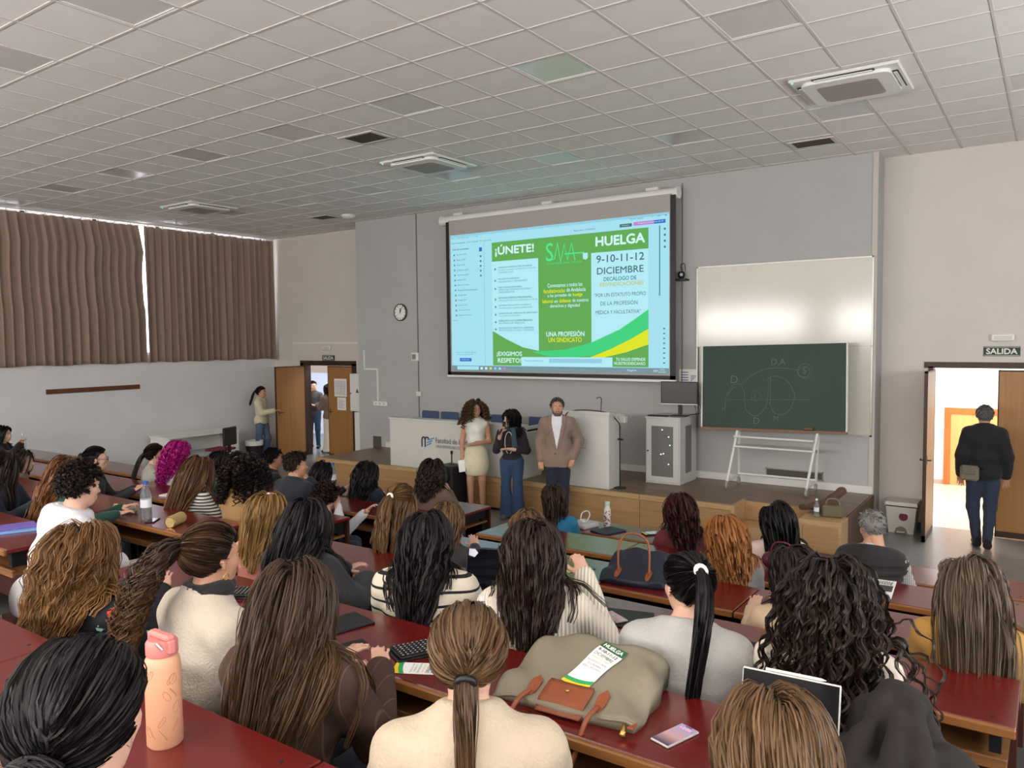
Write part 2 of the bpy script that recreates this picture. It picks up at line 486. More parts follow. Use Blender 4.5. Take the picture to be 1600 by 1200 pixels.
# air-conditioning cassettes
def cassette(x, y, label):
    t = thing('air_conditioner', label, 'air conditioner', (x, y, CEIL - 0.018), group='ceiling air conditioner cassettes')
    MB().box(-0.475, 0.475, -0.475, 0.475, -0.03, 0.0, b=0.012).build('panel', M_white, t)
    c = 0.3
    poly = []
    for (cx, cy, a0) in ((c, c, 0), (-c, c, 90), (-c, -c, 180), (c, -c, 270)):
        for k in range(6):
            a = R(a0 + k * 18); poly.append((cx + 0.09 * math.cos(a), cy + 0.09 * math.sin(a)))
    MB().prism(poly, -0.062, -0.03, axis=2).build('body', M_white, t, smooth=30)
    poly2 = [(a * 0.68, b * 0.68) for a, b in poly]
    MB().prism(poly2, -0.068, -0.062, axis=2).build('intake_grille', mat('taupe_grille', (158, 148, 140), 0.6), t)
    for k in range(4):
        T = Matrix.Rotation(k * PI / 2, 4, 'Z')
        MB().box(-0.27, 0.27, 0.392, 0.44, -0.034, -0.028, T=T).build('air_slot', M_black, t)
        MB().box(-0.25, 0.25, 0.40, 0.43, -0.045, -0.038, T=T @ Matrix.Rotation(R(0), 4, 'X')).build('louver', M_white, t)
    MB().lathe([(0.008, -0.034), (0.008, -0.03)], 8, (-0.44, -0.44, 0)).build('status_lamp', mat('green_led', (90, 230, 140), 0.4, emit=2.0), t)
cassette(-7.06, 8.18, 'white ceiling air conditioner cassette above the middle of the hall')
cassette(-1.65, 8.1, 'white ceiling air conditioner cassette nearest the exit by the bin')
cassette(-12.55, 8.3, 'white ceiling air conditioner cassette nearest the curtains')
def vent(x, y, label):
    t = thing('ceiling_vent', label, 'vent', (x, y, CEIL - 0.018), group='dark ceiling vents')
    f = MB()
    f.box(-0.28, 0.28, -0.2, -0.16, -0.01, 0); f.box(-0.28, 0.28, 0.16, 0.2, -0.01, 0)
    f.box(-0.28, -0.23, -0.16, 0.16, -0.01, 0); f.box(0.23, 0.28, -0.16, 0.16, -0.01, 0)
    f.build('frame', M_bar, t)
    s = MB()
    for k in range(11):
        yy = -0.15 + k * 0.03
        s.box(-0.23, 0.23, yy - 0.011, yy + 0.011, -0.006, -0.002, T=None)
    s.build('louvers', mat('dark_louver', (58, 55, 50), 0.6), t)
    MB().box(-0.23, 0.23, -0.16, 0.16, -0.001, 0.0).build('backing', M_black, t)
vent(-6.77, 6.72, 'dark square ceiling vent beside the middle air conditioner')
vent(-2.53, 10.25, 'dark ceiling vent close to the grey wall above the whiteboard')
vent(-11.73, 10.46, 'dark ceiling vent beside the smoke detector')
t = thing('smoke_detector', 'round white smoke detector on the ceiling in the corner', 'smoke detector', (-11.15, 10.55, CEIL - 0.018))
MB().lathe([(0.13, 0), (0.13, -0.03), (0.1, -0.06), (0.05, -0.075)], 20).build('body', M_white, t, smooth=40)

# ------------------------------------------------------------------ doors
def handle_pair(parent, x, y, z, dx):
    b = MB()
    for s in (-1, 1):
        b.tube([(x, y + s * 0.02, z), (x, y + s * 0.06, z), (x + dx * 0.1, y + s * 0.065, z)], 0.009, 6)
    b.lathe([(0.022, -0.06), (0.022, 0.06)], 8, (x, y, z)); b.build('handle', M_blackmetal, parent)
# right doorway: dark frame, one leaf swung into the hall, one leaf shut
d2 = thing('door_2', 'dark framed double door by the bin, one leaf open onto the bright corridor', 'door', (0, Y_FRONT_R, 0), kind='structure')
b = MB()
b.box(DRX0 - 0.06, DRX1 + 0.06, -0.02, 0.18, DRT - 0.02, DRT + 0.06); b.box(DRX0 - 0.01, DRX0 + 0.05, -0.02, 0.18, 0, DRT)
b.box(DRX1 - 0.05, DRX1 + 0.06, -0.02, 0.18, 0, DRT); b.build('door_frame', M_darkwood, d2)
def leaf(parent, hx, hy, ang, w, h, m, sgn=1, plates=True):
    e = bpy.data.objects.new('door_leaf', None); COL.objects.link(e); e.parent = parent; e.location = (hx, hy, 0); e.rotation_euler = (0, 0, ang)
    bb = MB(); bb.box(0.012 * sgn, (w - 0.012) * sgn, -0.018, 0.018, 0.02, h - 0.02)
    bb.build('door_panel', m, e)
    g = MB()
    for (a, c) in ((0, 0.014), (w - 0.014, w)): g.box(min(a * sgn, c * sgn), max(a * sgn, c * sgn), -0.021, 0.021, 0.01, h)
    g.box(min(0, w * sgn), max(0, w * sgn), -0.021, 0.021, 0.01, 0.09); g.box(min(0, w * sgn), max(0, w * sgn), -0.021, 0.021, h - 0.02, h)
    g.build('edge_band', M_darkwood, e)
    handle_pair(e, (w - 0.07) * sgn, 0, 1.05, -sgn)
    return e
leaf(d2, DRX0 + 0.06, -0.02, R(-90), 0.76, DRT - 0.04, M_doorwood)
leaf(d2, DRX1 - 0.05, 0.03, 0, 0.80, DRT - 0.04, M_doorwood, -1)
d1 = thing('door_1', 'dark framed double door under the small exit sign beside the curtains', 'door', (0, Y_FRONT_L, 0), kind='structure')
b = MB()
b.box(DLX0 - 0.08, DLX1 + 0.08, -0.03, 0.18, DLT - 0.05, DLT + 0.06); b.box(DLX0 - 0.08, DLX0 + 0.04, -0.03, 0.18, 0, DLT)
b.box(DLX1 - 0.04, DLX1 + 0.08, -0.03, 0.18, 0, DLT); b.build('door_frame', M_darkwood, d1)
leaf(d1, DLX0 + 0.05, -0.03, R(-90), 0.82, DLT - 0.06, M_doorwood)
lf2 = leaf(d1, DLX1 - 0.04, 0.03, 0, 0.82, DLT - 0.06, M_doorwood, -1)
M_paper = mat('white_paper', (232, 231, 226), 0.8, var=0.02, vscale=20)
M_ink = mat('printed_grey_ink', (120, 120, 122), 0.8)
t = thing('paper_notice', 'large white timetable sheet taped to the shut door leaf', 'notice', (-13.06, Y_FRONT_L + 0.004, 1.42))
MB().box(-0.2, 0.2, -0.003, 0.0, -0.02, 0.38).build('sheet', M_paper, t)
b = MB()
for k in range(7): b.box(-0.17 + k * 0.05, -0.165 + k * 0.05, -0.0045, -0.003, 0.02, 0.34)
for k in range(9): b.box(-0.17, 0.17, -0.0045, -0.003, 0.03 + k * 0.036, 0.034 + k * 0.036)
b.build('printed_table', M_ink, t)
t = thing('paper_notice', 'smaller white printed sheet below the timetable on the door leaf', 'notice', (-13.03, Y_FRONT_L + 0.004, 1.1))
MB().box(-0.14, 0.14, -0.003, 0.0, 0.0, 0.28).build('sheet', M_paper, t)
b = MB()
for k in range(8): b.box(-0.1, 0.1 - 0.03 * (k % 3), -0.0045, -0.003, 0.04 + k * 0.025, 0.046 + k * 0.025)
b.build('printed_lines', M_ink, t)
# the corridor seen through the right-hand door
M_corr = mat('corridor_white_wall', (236, 236, 238), 0.9)
def terrazzo():
    m = mat('terrazzo', (204, 190, 172), 0.35, var=0.25, vscale=26)
    return m
wallbox('floor', -4.2, 3.0, 12.02, 16.0, -0.12, -0.002, terrazzo())
wallbox('wall_back', -4.2, 3.0, 15.6, 15.8, -0.1, 3.2, M_corr)
wallbox('wall_left', -4.3, -4.2, 12.2, 15.8, -0.1, 3.2, M_corr)
wallbox('wall_right', 3.0, 3.1, 11.9, 15.8, -0.1, 3.2, M_corr)
wallbox('ceiling', -4.3, 3.1, 11.9, 15.8, 3.2, 3.3, M_corr)
wallbox('baseboard_back', -4.2, -1.56, 15.58, 15.6, 0, 0.07, mat('corridor_skirting', (190, 170, 160), 0.5))
M_orange = wood('orange_frame_wood', (196, 104, 50), (208, 118, 60), 2, 4, 0.4)
M_pine = wood('pine_door_wood', (214, 164, 100), (224, 178, 116), 2, 3, 0.4)
d3 = thing('door_3', 'orange framed pine door at the far side of the bright corridor', 'door', (-0.9, 15.6, 0), kind='structure')
b = MB(); b.box(-0.66, -0.56, -0.05, 0, 0, 1.36); b.box(0.56, 0.66, -0.05, 0, 0, 1.36); b.box(-0.56, 0.56, -0.05, 0, 1.26, 1.36)
b.build('door_frame', M_orange, d3)
MB().box(-0.56, 0.56, -0.03, 0, 0.0, 1.26).build('door_leaf', M_pine, d3)
# lobby behind the left-hand door
wallbox('floor', -18.5, -11.9, 12.02, 15.2, -0.12, -0.003, M_floor)
wallbox('wall_back', -18.5, -11.9, 15.0, 15.2, -0.1, 3.0, M_corr)
wallbox('wall_left', -18.6, -18.5, 12.2, 15.2, -0.1, 3.0, M_corr)
wallbox('wall_right', -11.9, -11.8, 12.2, 15.2, -0.1, 3.0, M_corr)
wallbox('ceiling', -18.6, -11.8, 12.16, 15.2, 3.0, 3.1, M_corr)
wallbox('trim_4', -18.5, -11.9, 14.97, 15.0, 1.75, 1.95, mat('lobby_wood_rail', (206, 178, 150), 0.5))

# ------------------------------------------------------------------ stage
SZ, SY = 0.5, 9.6
stage = MB()
stage.box(-11.15, -3.29, SY + 0.02, Y_FRONT, 0, SZ - 0.02); stage.box(-3.29, -2.42, SY + 0.42, Y_FRONT, 0, SZ - 0.02)
stage.box(-2.42, -1.97, SY + 0.02, Y_FRONT, 0, SZ - 0.02)
stage = stage.build('stage', M_oak, kind='structure', label='low wooden speaker stage with brown plank floor', cat='stage')
pw = 0.115
ny = int((Y_FRONT - SY - 0.05) / pw) + 1
for k in range(ny):
    y0 = SY + 0.06 + k * pw; y1 = min(y0 + pw - 0.004, Y_FRONT - 0.02)
    x = -11.15 - random.random() * 1.2
    while x < -1.97:
        x1 = min(x + 1.9 + 0.4 * random.random(), -1.97); xa = max(x, -11.15)
        if y1 < SY + 0.42:
            for (a, c) in ((xa, min(x1, -3.30)), (max(xa, -2.41), x1)):
                if c - a > 0.02: MB().box(a + 0.002, c - 0.002, y0, y1, SZ - 0.02, SZ - 0.001 * random.random()).build('plank', random.choice((M_plank, M_plank2)), stage)
        elif x1 - xa > 0.02:
            MB().box(xa + 0.002, x1 - 0.002, y0, y1, SZ - 0.02, SZ - 0.001 * random.random()).build('plank', random.choice((M_plank, M_plank2)), stage)
        x = x1
xs = np.linspace(-11.15, -3.29, 7)
for a, c in zip(xs[:-1], xs[1:]):
    MB().box(a + 0.003, c - 0.003, SY, SY + 0.02, 0.04, SZ - 0.07, b=0.003).build('front_panel', M_oak, stage)
    MB().box(a + 0.003, c - 0.003, SY - 0.012, SY + 0.056, SZ - 0.066, SZ + 0.002, b=0.004).build('nosing', M_oak2, stage)
MB().box(-11.15, -3.29, SY + 0.004, SY + 0.02, 0.0, 0.04).build('plinth', M_black, stage)
# recessed steps
MB().box(-3.285, -2.425, SY, SY + 0.395, 0.0, 0.25, b=0.004).build('step', M_oak2, stage)
MB().box(-3.285, -2.425, SY + 0.395, SY + 0.415, 0.25, SZ - 0.002, b=0.003).build('step_riser', M_oak, stage)
MB().box(-3.33, -3.28, SY - 0.01, SY + 0.46, 0.0, SZ + 0.004, b=0.003).build('step_cheek', M_oak2, stage)
# the end block
MB().box(-2.42, -1.94, SY - 0.28, SY + 0.06, 0.0, SZ + 0.003, b=0.004).build('end_block', M_oak2, stage)
MB().box(-2.37, -1.98, SY - 0.292, SY - 0.28, 0.08, SZ - 0.06, b=0.003).build('end_panel', M_oak, stage)
MB().box(-1.965, -1.945, SY + 0.06, Y_FRONT, 0.0, SZ, b=0.002).build('side_panel', wood('dark_stage_side', (84, 64, 46), (96, 74, 54), 1, 4), stage)

# ------------------------------------------------------------------ curtains
M_curt = mat('brown_curtain_cloth', (144, 121, 106), 0.9, sheen=0.15, var=0.05, vscale=9, bump=0.1, bscale=300)
def curtain(name, label, ya, yb, edge_a, edge_b, seed):
    rg = np.random.default_rng(seed); nu, nz = 330, 22
    u = np.linspace(0, 1, nu); v = np.linspace(0, 1, nz)
    ph = np.cumsum(rg.uniform(0.6, 1.4, nu)); ph = ph / ph[-1] * 2 * PI * (yb - ya) / 0.165
    amp = 0.035 + 0.02 * np.interp(u, np.linspace(0, 1, 40), rg.uniform(-1, 1, 40))
    V = np.zeros((nz, nu, 3))
    for k, vv in enumerate(v):       # vv 0 top .. 1 bottom
        z = 5.0 - vv * 2.76
        drift = 0.35 * np.sin(u * 23 + seed) * vv
        a = amp * (0.45 + 0.75 * vv)
        off = a * np.sin(ph + drift) + 0.35 * a * np.sin(2.1 * ph + 1.3 + drift) + 0.012 * np.sin(u * 40 + vv * 3)
        e0 = ya + edge_a(z); e1 = yb + edge_b(z)
        V[k, :, 0] = X_LEFT + 0.13 + off
        V[k, :, 1] = e0 + (e1 - e0) * u + 0.02 * np.cos(ph + drift) * (0.4 + vv)
        V[k, :, 2] = z + (0.01 * np.sin(u * 31 + seed) if k == nz - 1 else 0)
    idx = np.arange(nz * nu).reshape(nz, nu)
    F = np.stack([idx[:-1, :-1], idx[:-1, 1:], idx[1:, 1:], idx[1:, :-1]], -1).reshape(-1, 4)
    me = np_mesh(name, V.reshape(-1, 3), F, M_curt)
    t = thing(name, label, 'curtain', (0, 0, 0), group='brown window curtains')
    o = link('cloth', me, t)
    md = o.modifiers.new('thick', 'SOLIDIFY'); md.thickness = 0.004
    hk = MB()
    for y in np.arange(ya + 0.1, yb, 0.32): hk.box(X_LEFT + 0.12, X_LEFT + 0.14, y - 0.01, y + 0.01, 4.98, 5.03)
    hk.build('hooks', M_whitepaint, t)
def gap(z):
    return np.interp(z, [2.2, 3.3, 3.45, 4.0, 4.3, 4.45, 5.0], [0.0, 0.0, 0.03, 0.05, 0.03, 0.0, 0.10])
curtain('curtain', 'brown pleated curtain, the one running off the picture edge', 3.9, 8.74, lambda z: 0, lambda z: -gap(z) - 0.05 * (5 - z) * 0, 3)
curtain('curtain', 'brown pleated curtain, the one reaching the front corner', 8.74, 11.9, lambda z: 0.0, lambda z: 0, 5)
MB().box(X_LEFT + 0.11, X_LEFT + 0.15, 3.9, 11.95, 5.03, 5.055).build('curtain_track', M_whitepaint, label='thin white curtain rail along the ceiling above the brown curtains', cat='curtain rail')
MB().box(X_LEFT, X_LEFT + 0.025, 6.82, 8.62, 1.71, 1.80, b=0.004).build('wall_rail', wood('rail_wood', (92, 52, 30), (110, 66, 40), 1, 5), label='brown wooden rail fixed low on the white side wall', cat='rail')
# ------------------------------------------------------------------ desk rows
M_red = wood('dark_red_laminate', (92, 16, 15), (106, 22, 20), 0, 7, 0.26)
M_red.node_tree.nodes['Principled BSDF'].inputs['IOR'].default_value = 1.5
_b = M_red.node_tree.nodes['Principled BSDF']; _b.inputs['Coat Weight'].default_value = 0.6; _b.inputs['Coat IOR'].default_value = 1.5; _b.inputs['Coat Roughness'].default_value = 0.2
M_edge = wood('worn_desk_edge_wood', (118, 74, 36), (150, 100, 54), 0, 8, 0.4)
M_shelf = wood('desk_shelf_wood', (112, 72, 38), (134, 90, 50), 0, 5, 0.5)
M_panel = wood('dark_bench_panel', (58, 26, 20), (72, 34, 26), 0, 5, 0.45)
_desk_cache = {}
def desk_unit(x0, x1, row, label, seats=2):
    w = x1 - x0; d = ROW_F[row] - ROW_N[row]; drop = LEV[row] - (LEV[row - 1] if row else 0)
    key = (round(w, 3), row, seats)
    t = thing('bench_desk', label, 'desk', (x0, ROW_N[row], LEV[row]), group='red bench desks in rows')
    if key not in _desk_cache:
        P = []
        P.append(('desktop', MB().box(0.004, w - 0.004, 0.018, d - 0.004, 0.722, 0.75, b=0.004).mesh('desktop', M_red)))
        P.append(('edge_rail', MB().box(0.004, w - 0.004, -0.004, 0.018, 0.712, 0.7495, b=0.005).mesh('edge_rail', M_edge)))
        P.append(('shelf', MB().box(0.03, w - 0.03, 0.07, d - 0.05, 0.575, 0.592).mesh('shelf', M_shelf)))
        P.append(('shelf_lip', MB().box(0.03, w - 0.03, 0.05, 0.07, 0.56, 0.605, b=0.003).mesh('shelf_lip', M_shelf)))
        P.append(('front_panel', MB().box(0.01, w - 0.01, d - 0.03, d - 0.008, 0.14 - drop * 0, 0.72, b=0.003).mesh('front_panel', M_panel)))
        for xx in (0.05, w - 0.09):
            b = MB(); b.box(xx, xx + 0.04, d - 0.12, d - 0.04, 0.0, 0.72); b.box(xx, xx + 0.04, 0.06, d - 0.12, 0.62, 0.722)
            b.box(xx, xx + 0.04, d - 0.34, d - 0.04, 0.0, 0.03); P.append(('leg', b.mesh('leg', M_blackmetal)))
        if seats and row:
            for k in range(seats):
                c = w * (k + 0.5) / seats
                zs = 0.43 - drop
                P.append(('seat', MB().box(c - 0.23, c + 0.23, d + 0.03, d + 0.43, zs, zs + 0.02, b=0.006).mesh('seat', M_panel)))
                b = MB(); b.box(c - 0.03, c + 0.03, d - 0.01, d + 0.30, zs - 0.05, zs); P.append(('seat_bracket', b.mesh('seat_bracket', M_blackmetal)))
        b = MB()
        for xx in (0.08, w - 0.08):
            for yy in (0.07, d - 0.07): b.lathe([(0.006, 0.75), (0.006, 0.7512)], 8, (xx, yy, 0))
        P.append(('screws', b.mesh('screws', M_black)))
        _desk_cache[key] = P
    for nm, me in _desk_cache[key]: link(nm, me, t)
    return t
RX = [-4.25, -2.865, -1.495, -0.075]
rown = ['front row', 'second row', 'third row', 'fourth row', 'fifth row', 'sixth row', 'seventh row']
rpos = ['beside the aisle', 'in the middle of its row', 'at the outer end by the exit']
for row in range(0, 7):
    for k in range(3):
        if row == 6 and k == 0: continue
        desk_unit(RX[k], RX[k + 1], row, 'red bench desk in the exit-side block, %s, %s' % (rown[row], rpos[k]))
LU = 1.475
LCOUNT = [3, 6, 5, 4, 2]
for row in range(0, 5):
    for k in range(LCOUNT[row]):
        x1 = -5.2 - k * LU
        desk_unit(x1 - LU, x1, row, 'red bench desk in the curtain-side block, %s, %s from the aisle' % (rown[row], ORD[k]))

# ------------------------------------------------------------------ projection screen
SX0, SX1, SZ0, SZ1 = -9.055, -4.80, 2.09, 4.53
YS = 11.05
scr = thing('projection_screen', 'wide pull-down projection screen showing a green strike leaflet', 'projection screen', (0, YS, 0))
MB().tube([(-9.30, 0.09, 4.82), (-4.70, 0.09, 4.82)], 0.082, 16).build('housing', M_white, scr, smooth=40)
b = MB(); b.lathe([(0.094, -0.02), (0.094, 0.02)], 16, T=Matrix.Translation((-9.30, 0.09, 4.82)) @ Matrix.Rotation(PI / 2, 4, 'Y'))
b.lathe([(0.094, -0.02), (0.094, 0.02)], 16, T=Matrix.Translation((-4.70, 0.09, 4.82)) @ Matrix.Rotation(PI / 2, 4, 'Y')); b.build('end_caps', M_white, scr, smooth=40)
b = MB()
for x in (-8.9, -7.0, -5.1): b.box(x - 0.1, x + 0.1, 0.03, 0.25, 4.89, 4.93)
b.build('mounting_brackets', M_whitepaint, scr)
MB().box(-9.10, -4.76, 0.004, 0.012, 2.02, 4.80).build('fabric', mat('screen_fabric', (168, 162, 156), 0.85), scr)
b = MB(); b.box(-9.16, -9.085, 0.002, 0.014, 2.0, 4.78); b.box(-4.785, -4.70, 0.002, 0.014, 2.0, 4.78); b.box(-9.16, -4.70, 0.002, 0.014, 2.0, 2.06)
b.build('black_border', M_black, scr)
MB().box(-9.17, -4.69, -0.012, 0.03, 1.96, 2.0, b=0.006).build('bottom_bar', M_white, scr)
def pm(name, c, e=0.41):
    if name in MATS: return MATS[name]
    m = mat(name, c, 0.8, emit=e); m.node_tree.nodes['Principled BSDF'].inputs['Base Color'].default_value = (0.02, 0.02, 0.02, 1); m.node_tree.nodes['Principled BSDF'].inputs['Specular IOR Level'].default_value = 0.0
    return m
E_cyan = pm('lit_cyan_white', (168, 228, 244)); E_cyan2 = pm('lit_pale_cyan', (182, 238, 248)); E_green = pm('lit_leaf_green', (98, 172, 84)); E_bright = pm('lit_bright_green', (64, 212, 128))
E_yel = pm('lit_yellow', (226, 232, 34)); E_dk = pm('lit_slate', (74, 112, 120)); E_white = pm('lit_white', (214, 250, 250)); E_task = pm('lit_taskbar', (120, 150, 160))
E_blue = pm('lit_blue', (54, 110, 200)); E_pink = pm('lit_pink', (196, 130, 210)); E_pale = pm('lit_pale_blue', (150, 208, 228)); E_teal = pm('lit_teal', (70, 140, 160)); E_gold = pm('lit_gold', (190, 204, 120)); E_mint = pm('lit_mint', (80, 235, 140))
PD = None
def sheet(name, poly, y, m):
    return MB().prism(poly, y - 0.0006, y, axis=1).build(name, m, PD or scr)
def rect(x0, x1, z0, z1): return [(x0, z0), (x1, z0), (x1, z1), (x0, z1)]
PD = sheet('projected_desktop', rect(SX0, SX1, SZ0, SZ1), 0.003, E_cyan)
sheet('projected_title_bar', rect(SX0, SX1, 4.49, SZ1), 0.0015, E_pale)
sheet('projected_taskbar', rect(SX0, SX1, SZ0, 2.175), 0.0015, E_task)
sheet('projected_leaflet', rect(-8.12, -5.14, 2.185, 4.33), 0.0015, E_green)
sheet('projected_column', [(-8.12, 4.0), (-7.155, 4.0), (-7.155, 2.44), (-7.48, 2.50), (-7.84, 2.65), (-8.12, 2.79)], 0.0, E_cyan2)
swt = [(-7.30, 2.425), (-6.98, 2.44), (-6.63, 2.465), (-6.36, 2.52), (-6.1, 2.59), (-5.63, 2.78), (-5.38, 2.93), (-5.14, 3.08)]
swb = [(-5.14, 2.78), (-5.45, 2.62), (-5.79, 2.47), (-6.14, 2.36), (-6.5, 2.335), (-6.98, 2.35)]
sheet('projected_column', [(-6.14, 4.01), (-5.14, 4.01), (-5.14, 3.05), (-5.38, 2.9), (-5.63, 2.76), (-6.14, 2.56)], 0.0, E_cyan2)
sheet('projected_swoosh', swt + swb, -0.0015, E_bright)
sheet('projected_swoosh', [(-5.14, 2.78), (-5.45, 2.62), (-5.79, 2.47), (-6.17, 2.335), (-5.91, 2.335), (-5.51, 2.42), (-5.14, 2.54)], -0.0025, E_yel)
sheet('projected_search_bar', rect(-7.515, -5.76, 2.18, 2.335), -0.0035, E_cyan2)
sheet('projected_search_field', rect(-6.95, -5.95, 2.24, 2.31), -0.0045, E_pale)
sheet('projected_window_edge', rect(-8.30, -8.285, 2.19, 4.36), 0.0, E_pale)
sheet('projected_scroll_bar', rect(-4.965, -4.945, 3.28, 4.34), 0.0, E_teal)
def stx(txt, x0, z0, w, h, m, bold=0.0, track=1.0):
    return lettering(txt, m, PD, x0, -0.006, z0, w, h, 'projected_lettering', bold, track=track)
stx('¡ÚNETE!', -8.04, 4.08, 0.80, 0.20, E_white, 0.03); stx('HUELGA', -6.05, 4.11, 0.85, 0.145, E_white, 0.03)
stx('9-10-11-12', -6.04, 3.845, 0.83, 0.115, E_dk, 0.012); stx('DICIEMBRE', -6.03, 3.66, 0.81, 0.105, E_dk, 0.012)
stx('DECÁLOGO DE', -5.91, 3.55, 0.57, 0.075, E_teal, 0.02); stx('REIVINDICACIONES', -5.98, 3.465, 0.76, 0.06, E_gold, 0.02)
stx('"POR UN ESTATUTO PROPIO', -6.08, 3.30, 0.90, 0.06, E_dk); stx('DE LA PROFESIÓN', -5.97, 3.165, 0.65, 0.075, E_dk); stx('MÉDICA Y FACULTATIVA"', -6.06, 3.025, 0.79, 0.075, E_dk)
stx('S', -6.995, 3.93, 0.14, 0.30, E_mint, -0.005)
MB().tube([(-6.88, -0.005, 3.95), (-6.83, -0.005, 3.96), (-6.77, -0.005, 4.22), (-6.71, -0.005, 3.90), (-6.64, -0.005, 4.19), (-6.58, -0.005, 3.93), (-6.50, -0.005, 4.20), (-6.44, -0.005, 3.92)], 0.011, 5).build('projected_logo', E_mint, PD)
MB().tube([(-6.63, -0.005, 4.03), (-6.27, -0.005, 4.03)], 0.011, 5).build('projected_logo', E_mint, PD)
sheet('projected_logo', [(-6.29, 3.93), (-6.24, 3.91), (-6.2, 3.94), (-6.2, 4.02), (-6.29, 4.02)], -0.004, E_cyan2)
stx('Sindicato Médico Andaluz - Federación', -6.98, 3.875, 0.66, 0.032, E_mint)
stx('Convocamos a todos los', -6.97, 3.495, 0.67, 0.065, E_white, 0.006)
stx('facultativos/as', -7.05, 3.405, 0.42, 0.065, E_yel, 0.015); stx('de Andalucía', -6.60, 3.41, 0.36, 0.065, E_white, 0.006)
stx('a las jornadas de', -6.97, 3.32, 0.46, 0.068, E_white, 0.006); stx('huelga', -6.48, 3.32, 0.18, 0.068, E_yel, 0.02)
stx('laboral', -7.07, 3.24, 0.20, 0.058, E_yel, 0.02); stx('en', -6.84, 3.24, 0.07, 0.036, E_white, 0.006); stx('defensa', -6.74, 3.24, 0.22, 0.058, E_yel, 0.02); stx('de nuestros', -6.49, 3.24, 0.30, 0.058, E_white, 0.006)
stx('derechos y dignidad', -6.92, 3.145, 0.57, 0.07, E_white, 0.006)
stx('UNA PROFESIÓN', -7.0, 2.68, 0.73, 0.098, E_white, 0.02); stx('UN SINDICATO', -6.96, 2.585, 0.64, 0.075, E_yel, 0.02)
stx('¡EXIGIMOS', -8.03, 2.335, 0.53, 0.09, E_white, 0.02); stx('RESPETO!', -8.01, 2.235, 0.49, 0.078, E_white, 0.02)
stx('TU SALUD DEPENDE', -5.70, 2.285, 0.51, 0.045, E_white, 0.015); stx('NUESTRODESCANSO', -5.73, 2.22, 0.54, 0.045, E_white, 0.015)
ITEMS = [(3.90, ['JORNADA SEMANAL DE 35 HORAS', 'IGUAL A LA DEL CONJUNTO DE LOS', 'TRABAJADORES']), (3.70, ['EXCESO DE JORNADA', 'VOLUNTARIO Y RETRIBUIDO']),
         (3.56, ['PARTICIPACIÓN REAL:', 'MESAS SECTORIALES PROPIAS Y', 'TRANSPARENTES']), (3.375, ['RECONOCIMIENTO PROFESIONAL:', 'CREACIÓN DE LA CATEGORÍA A1 PLUS']),
         (3.245, ['RETRIBUCIÓN JUSTA ACORDE A', 'FORMACIÓN Y RESPONSABILIDAD']), (3.11, ['GARANTÍA DEL DERECHO AL DESCANSO', 'Y LA CONCILIACIÓN']),
         (2.98, ['DERECHO A LA COMPATIBILIDAD', 'SIN VENTA DE TRIBUTOS']), (2.855, ['PROTECCIÓN FRENTE A AGRESIÓN', 'PROTOCOLOS CLAROS Y EFICACES'])]
for z, ls in ITEMS:
    for k, s_ in enumerate(ls): stx(s_, -7.98, z - 0.03 - k * 0.043, min(0.80, 0.026 * len(s_)), 0.030, E_dk if k == 0 else E_teal, 0.012 if k == 0 else 0.0)
    stx('+', -8.07, z - 0.06, 0.045, 0.045, E_dk, 0.02)
stx('Todas las herramientas', -9.01, 4.255, 0.38, 0.032, E_dk, 0.01)
for k, s_ in enumerate(['Exportar un PDF', 'Editar un PDF', 'Crear un PDF', 'Combinar archivos', 'Organizar páginas', 'Agregar texto', 'Rellenar y firmar', 'Solicitar firmas electrónicas', 'Agregar sello', 'Proteger PDF', 'Comprimir PDF', 'Comparar archivos', 'Preparar formulario']):
    stx(s_, -8.91 + k * 0.003, 4.155 - k * 0.0905, 0.0155 * len(s_), 0.03, E_dk)
    sheet('projected_icon', rect(-8.985 + k * 0.003, -8.955 + k * 0.003, 4.155 - k * 0.0905, 4.185 - k * 0.0905), 0.0, E_teal)
stx('Ver más', -9.0, 2.98, 0.09, 0.025, E_dk); stx('Convertir, editar y firmar electrónicamente', -8.97, 2.40, 0.48, 0.025, E_teal); stx('formularios y acuerdos en PDF', -8.94, 2.36, 0.38, 0.025, E_teal)
sheet('projected_button', rect(-8.87, -8.60, 2.25, 2.31), 0.0, E_blue); stx('Prueba gratis', -8.83, 2.268, 0.18, 0.025, E_white)
sheet('projected_button', rect(-8.40, -8.335, 4.20, 4.27), 0.0, E_blue)
for k in range(5): sheet('projected_icon', rect(-8.385, -8.35, 4.10 - k * 0.085, 4.13 - k * 0.085), 0.0, E_dk)
sheet('projected_button', rect(-5.39, -5.05, 4.375, 4.43), 0.0, E_pink); sheet('projected_button', rect(-5.05, -4.86, 4.375, 4.43), -0.0005, E_blue); stx('Pregunta al asistente de IA', -5.31, 4.39, 0.42, 0.025, E_white)
sheet('projected_button', rect(-5.63, -5.42, 4.37, 4.42), 0.0, E_dk); stx('Compartir', -5.59, 4.383, 0.13, 0.022, E_white)
stx('Menú   Leaflet DECA.pdf   x   + Crear', -9.03, 4.455, 0.62, 0.028, E_dk); stx('Todas las herramientas   Editar   Convertir   Firma electrónica', -9.04, 4.37, 0.92, 0.028, E_dk); stx('Buscar texto o herramientas', -6.45, 4.38, 0.39, 0.028, E_dk)
stx('Iniciar sesión', -5.44, 4.47, 0.22, 0.025, E_dk); stx('-   o   x', -5.08, 4.475, 0.25, 0.022, E_dk); stx('Pregunta al asistente de IA', -7.44, 2.255, 0.37, 0.03, E_dk)
for k in range(4): sheet('projected_icon', rect(-4.885, -4.855, 4.27 - k * 0.09, 4.30 - k * 0.09), 0.0, E_dk)
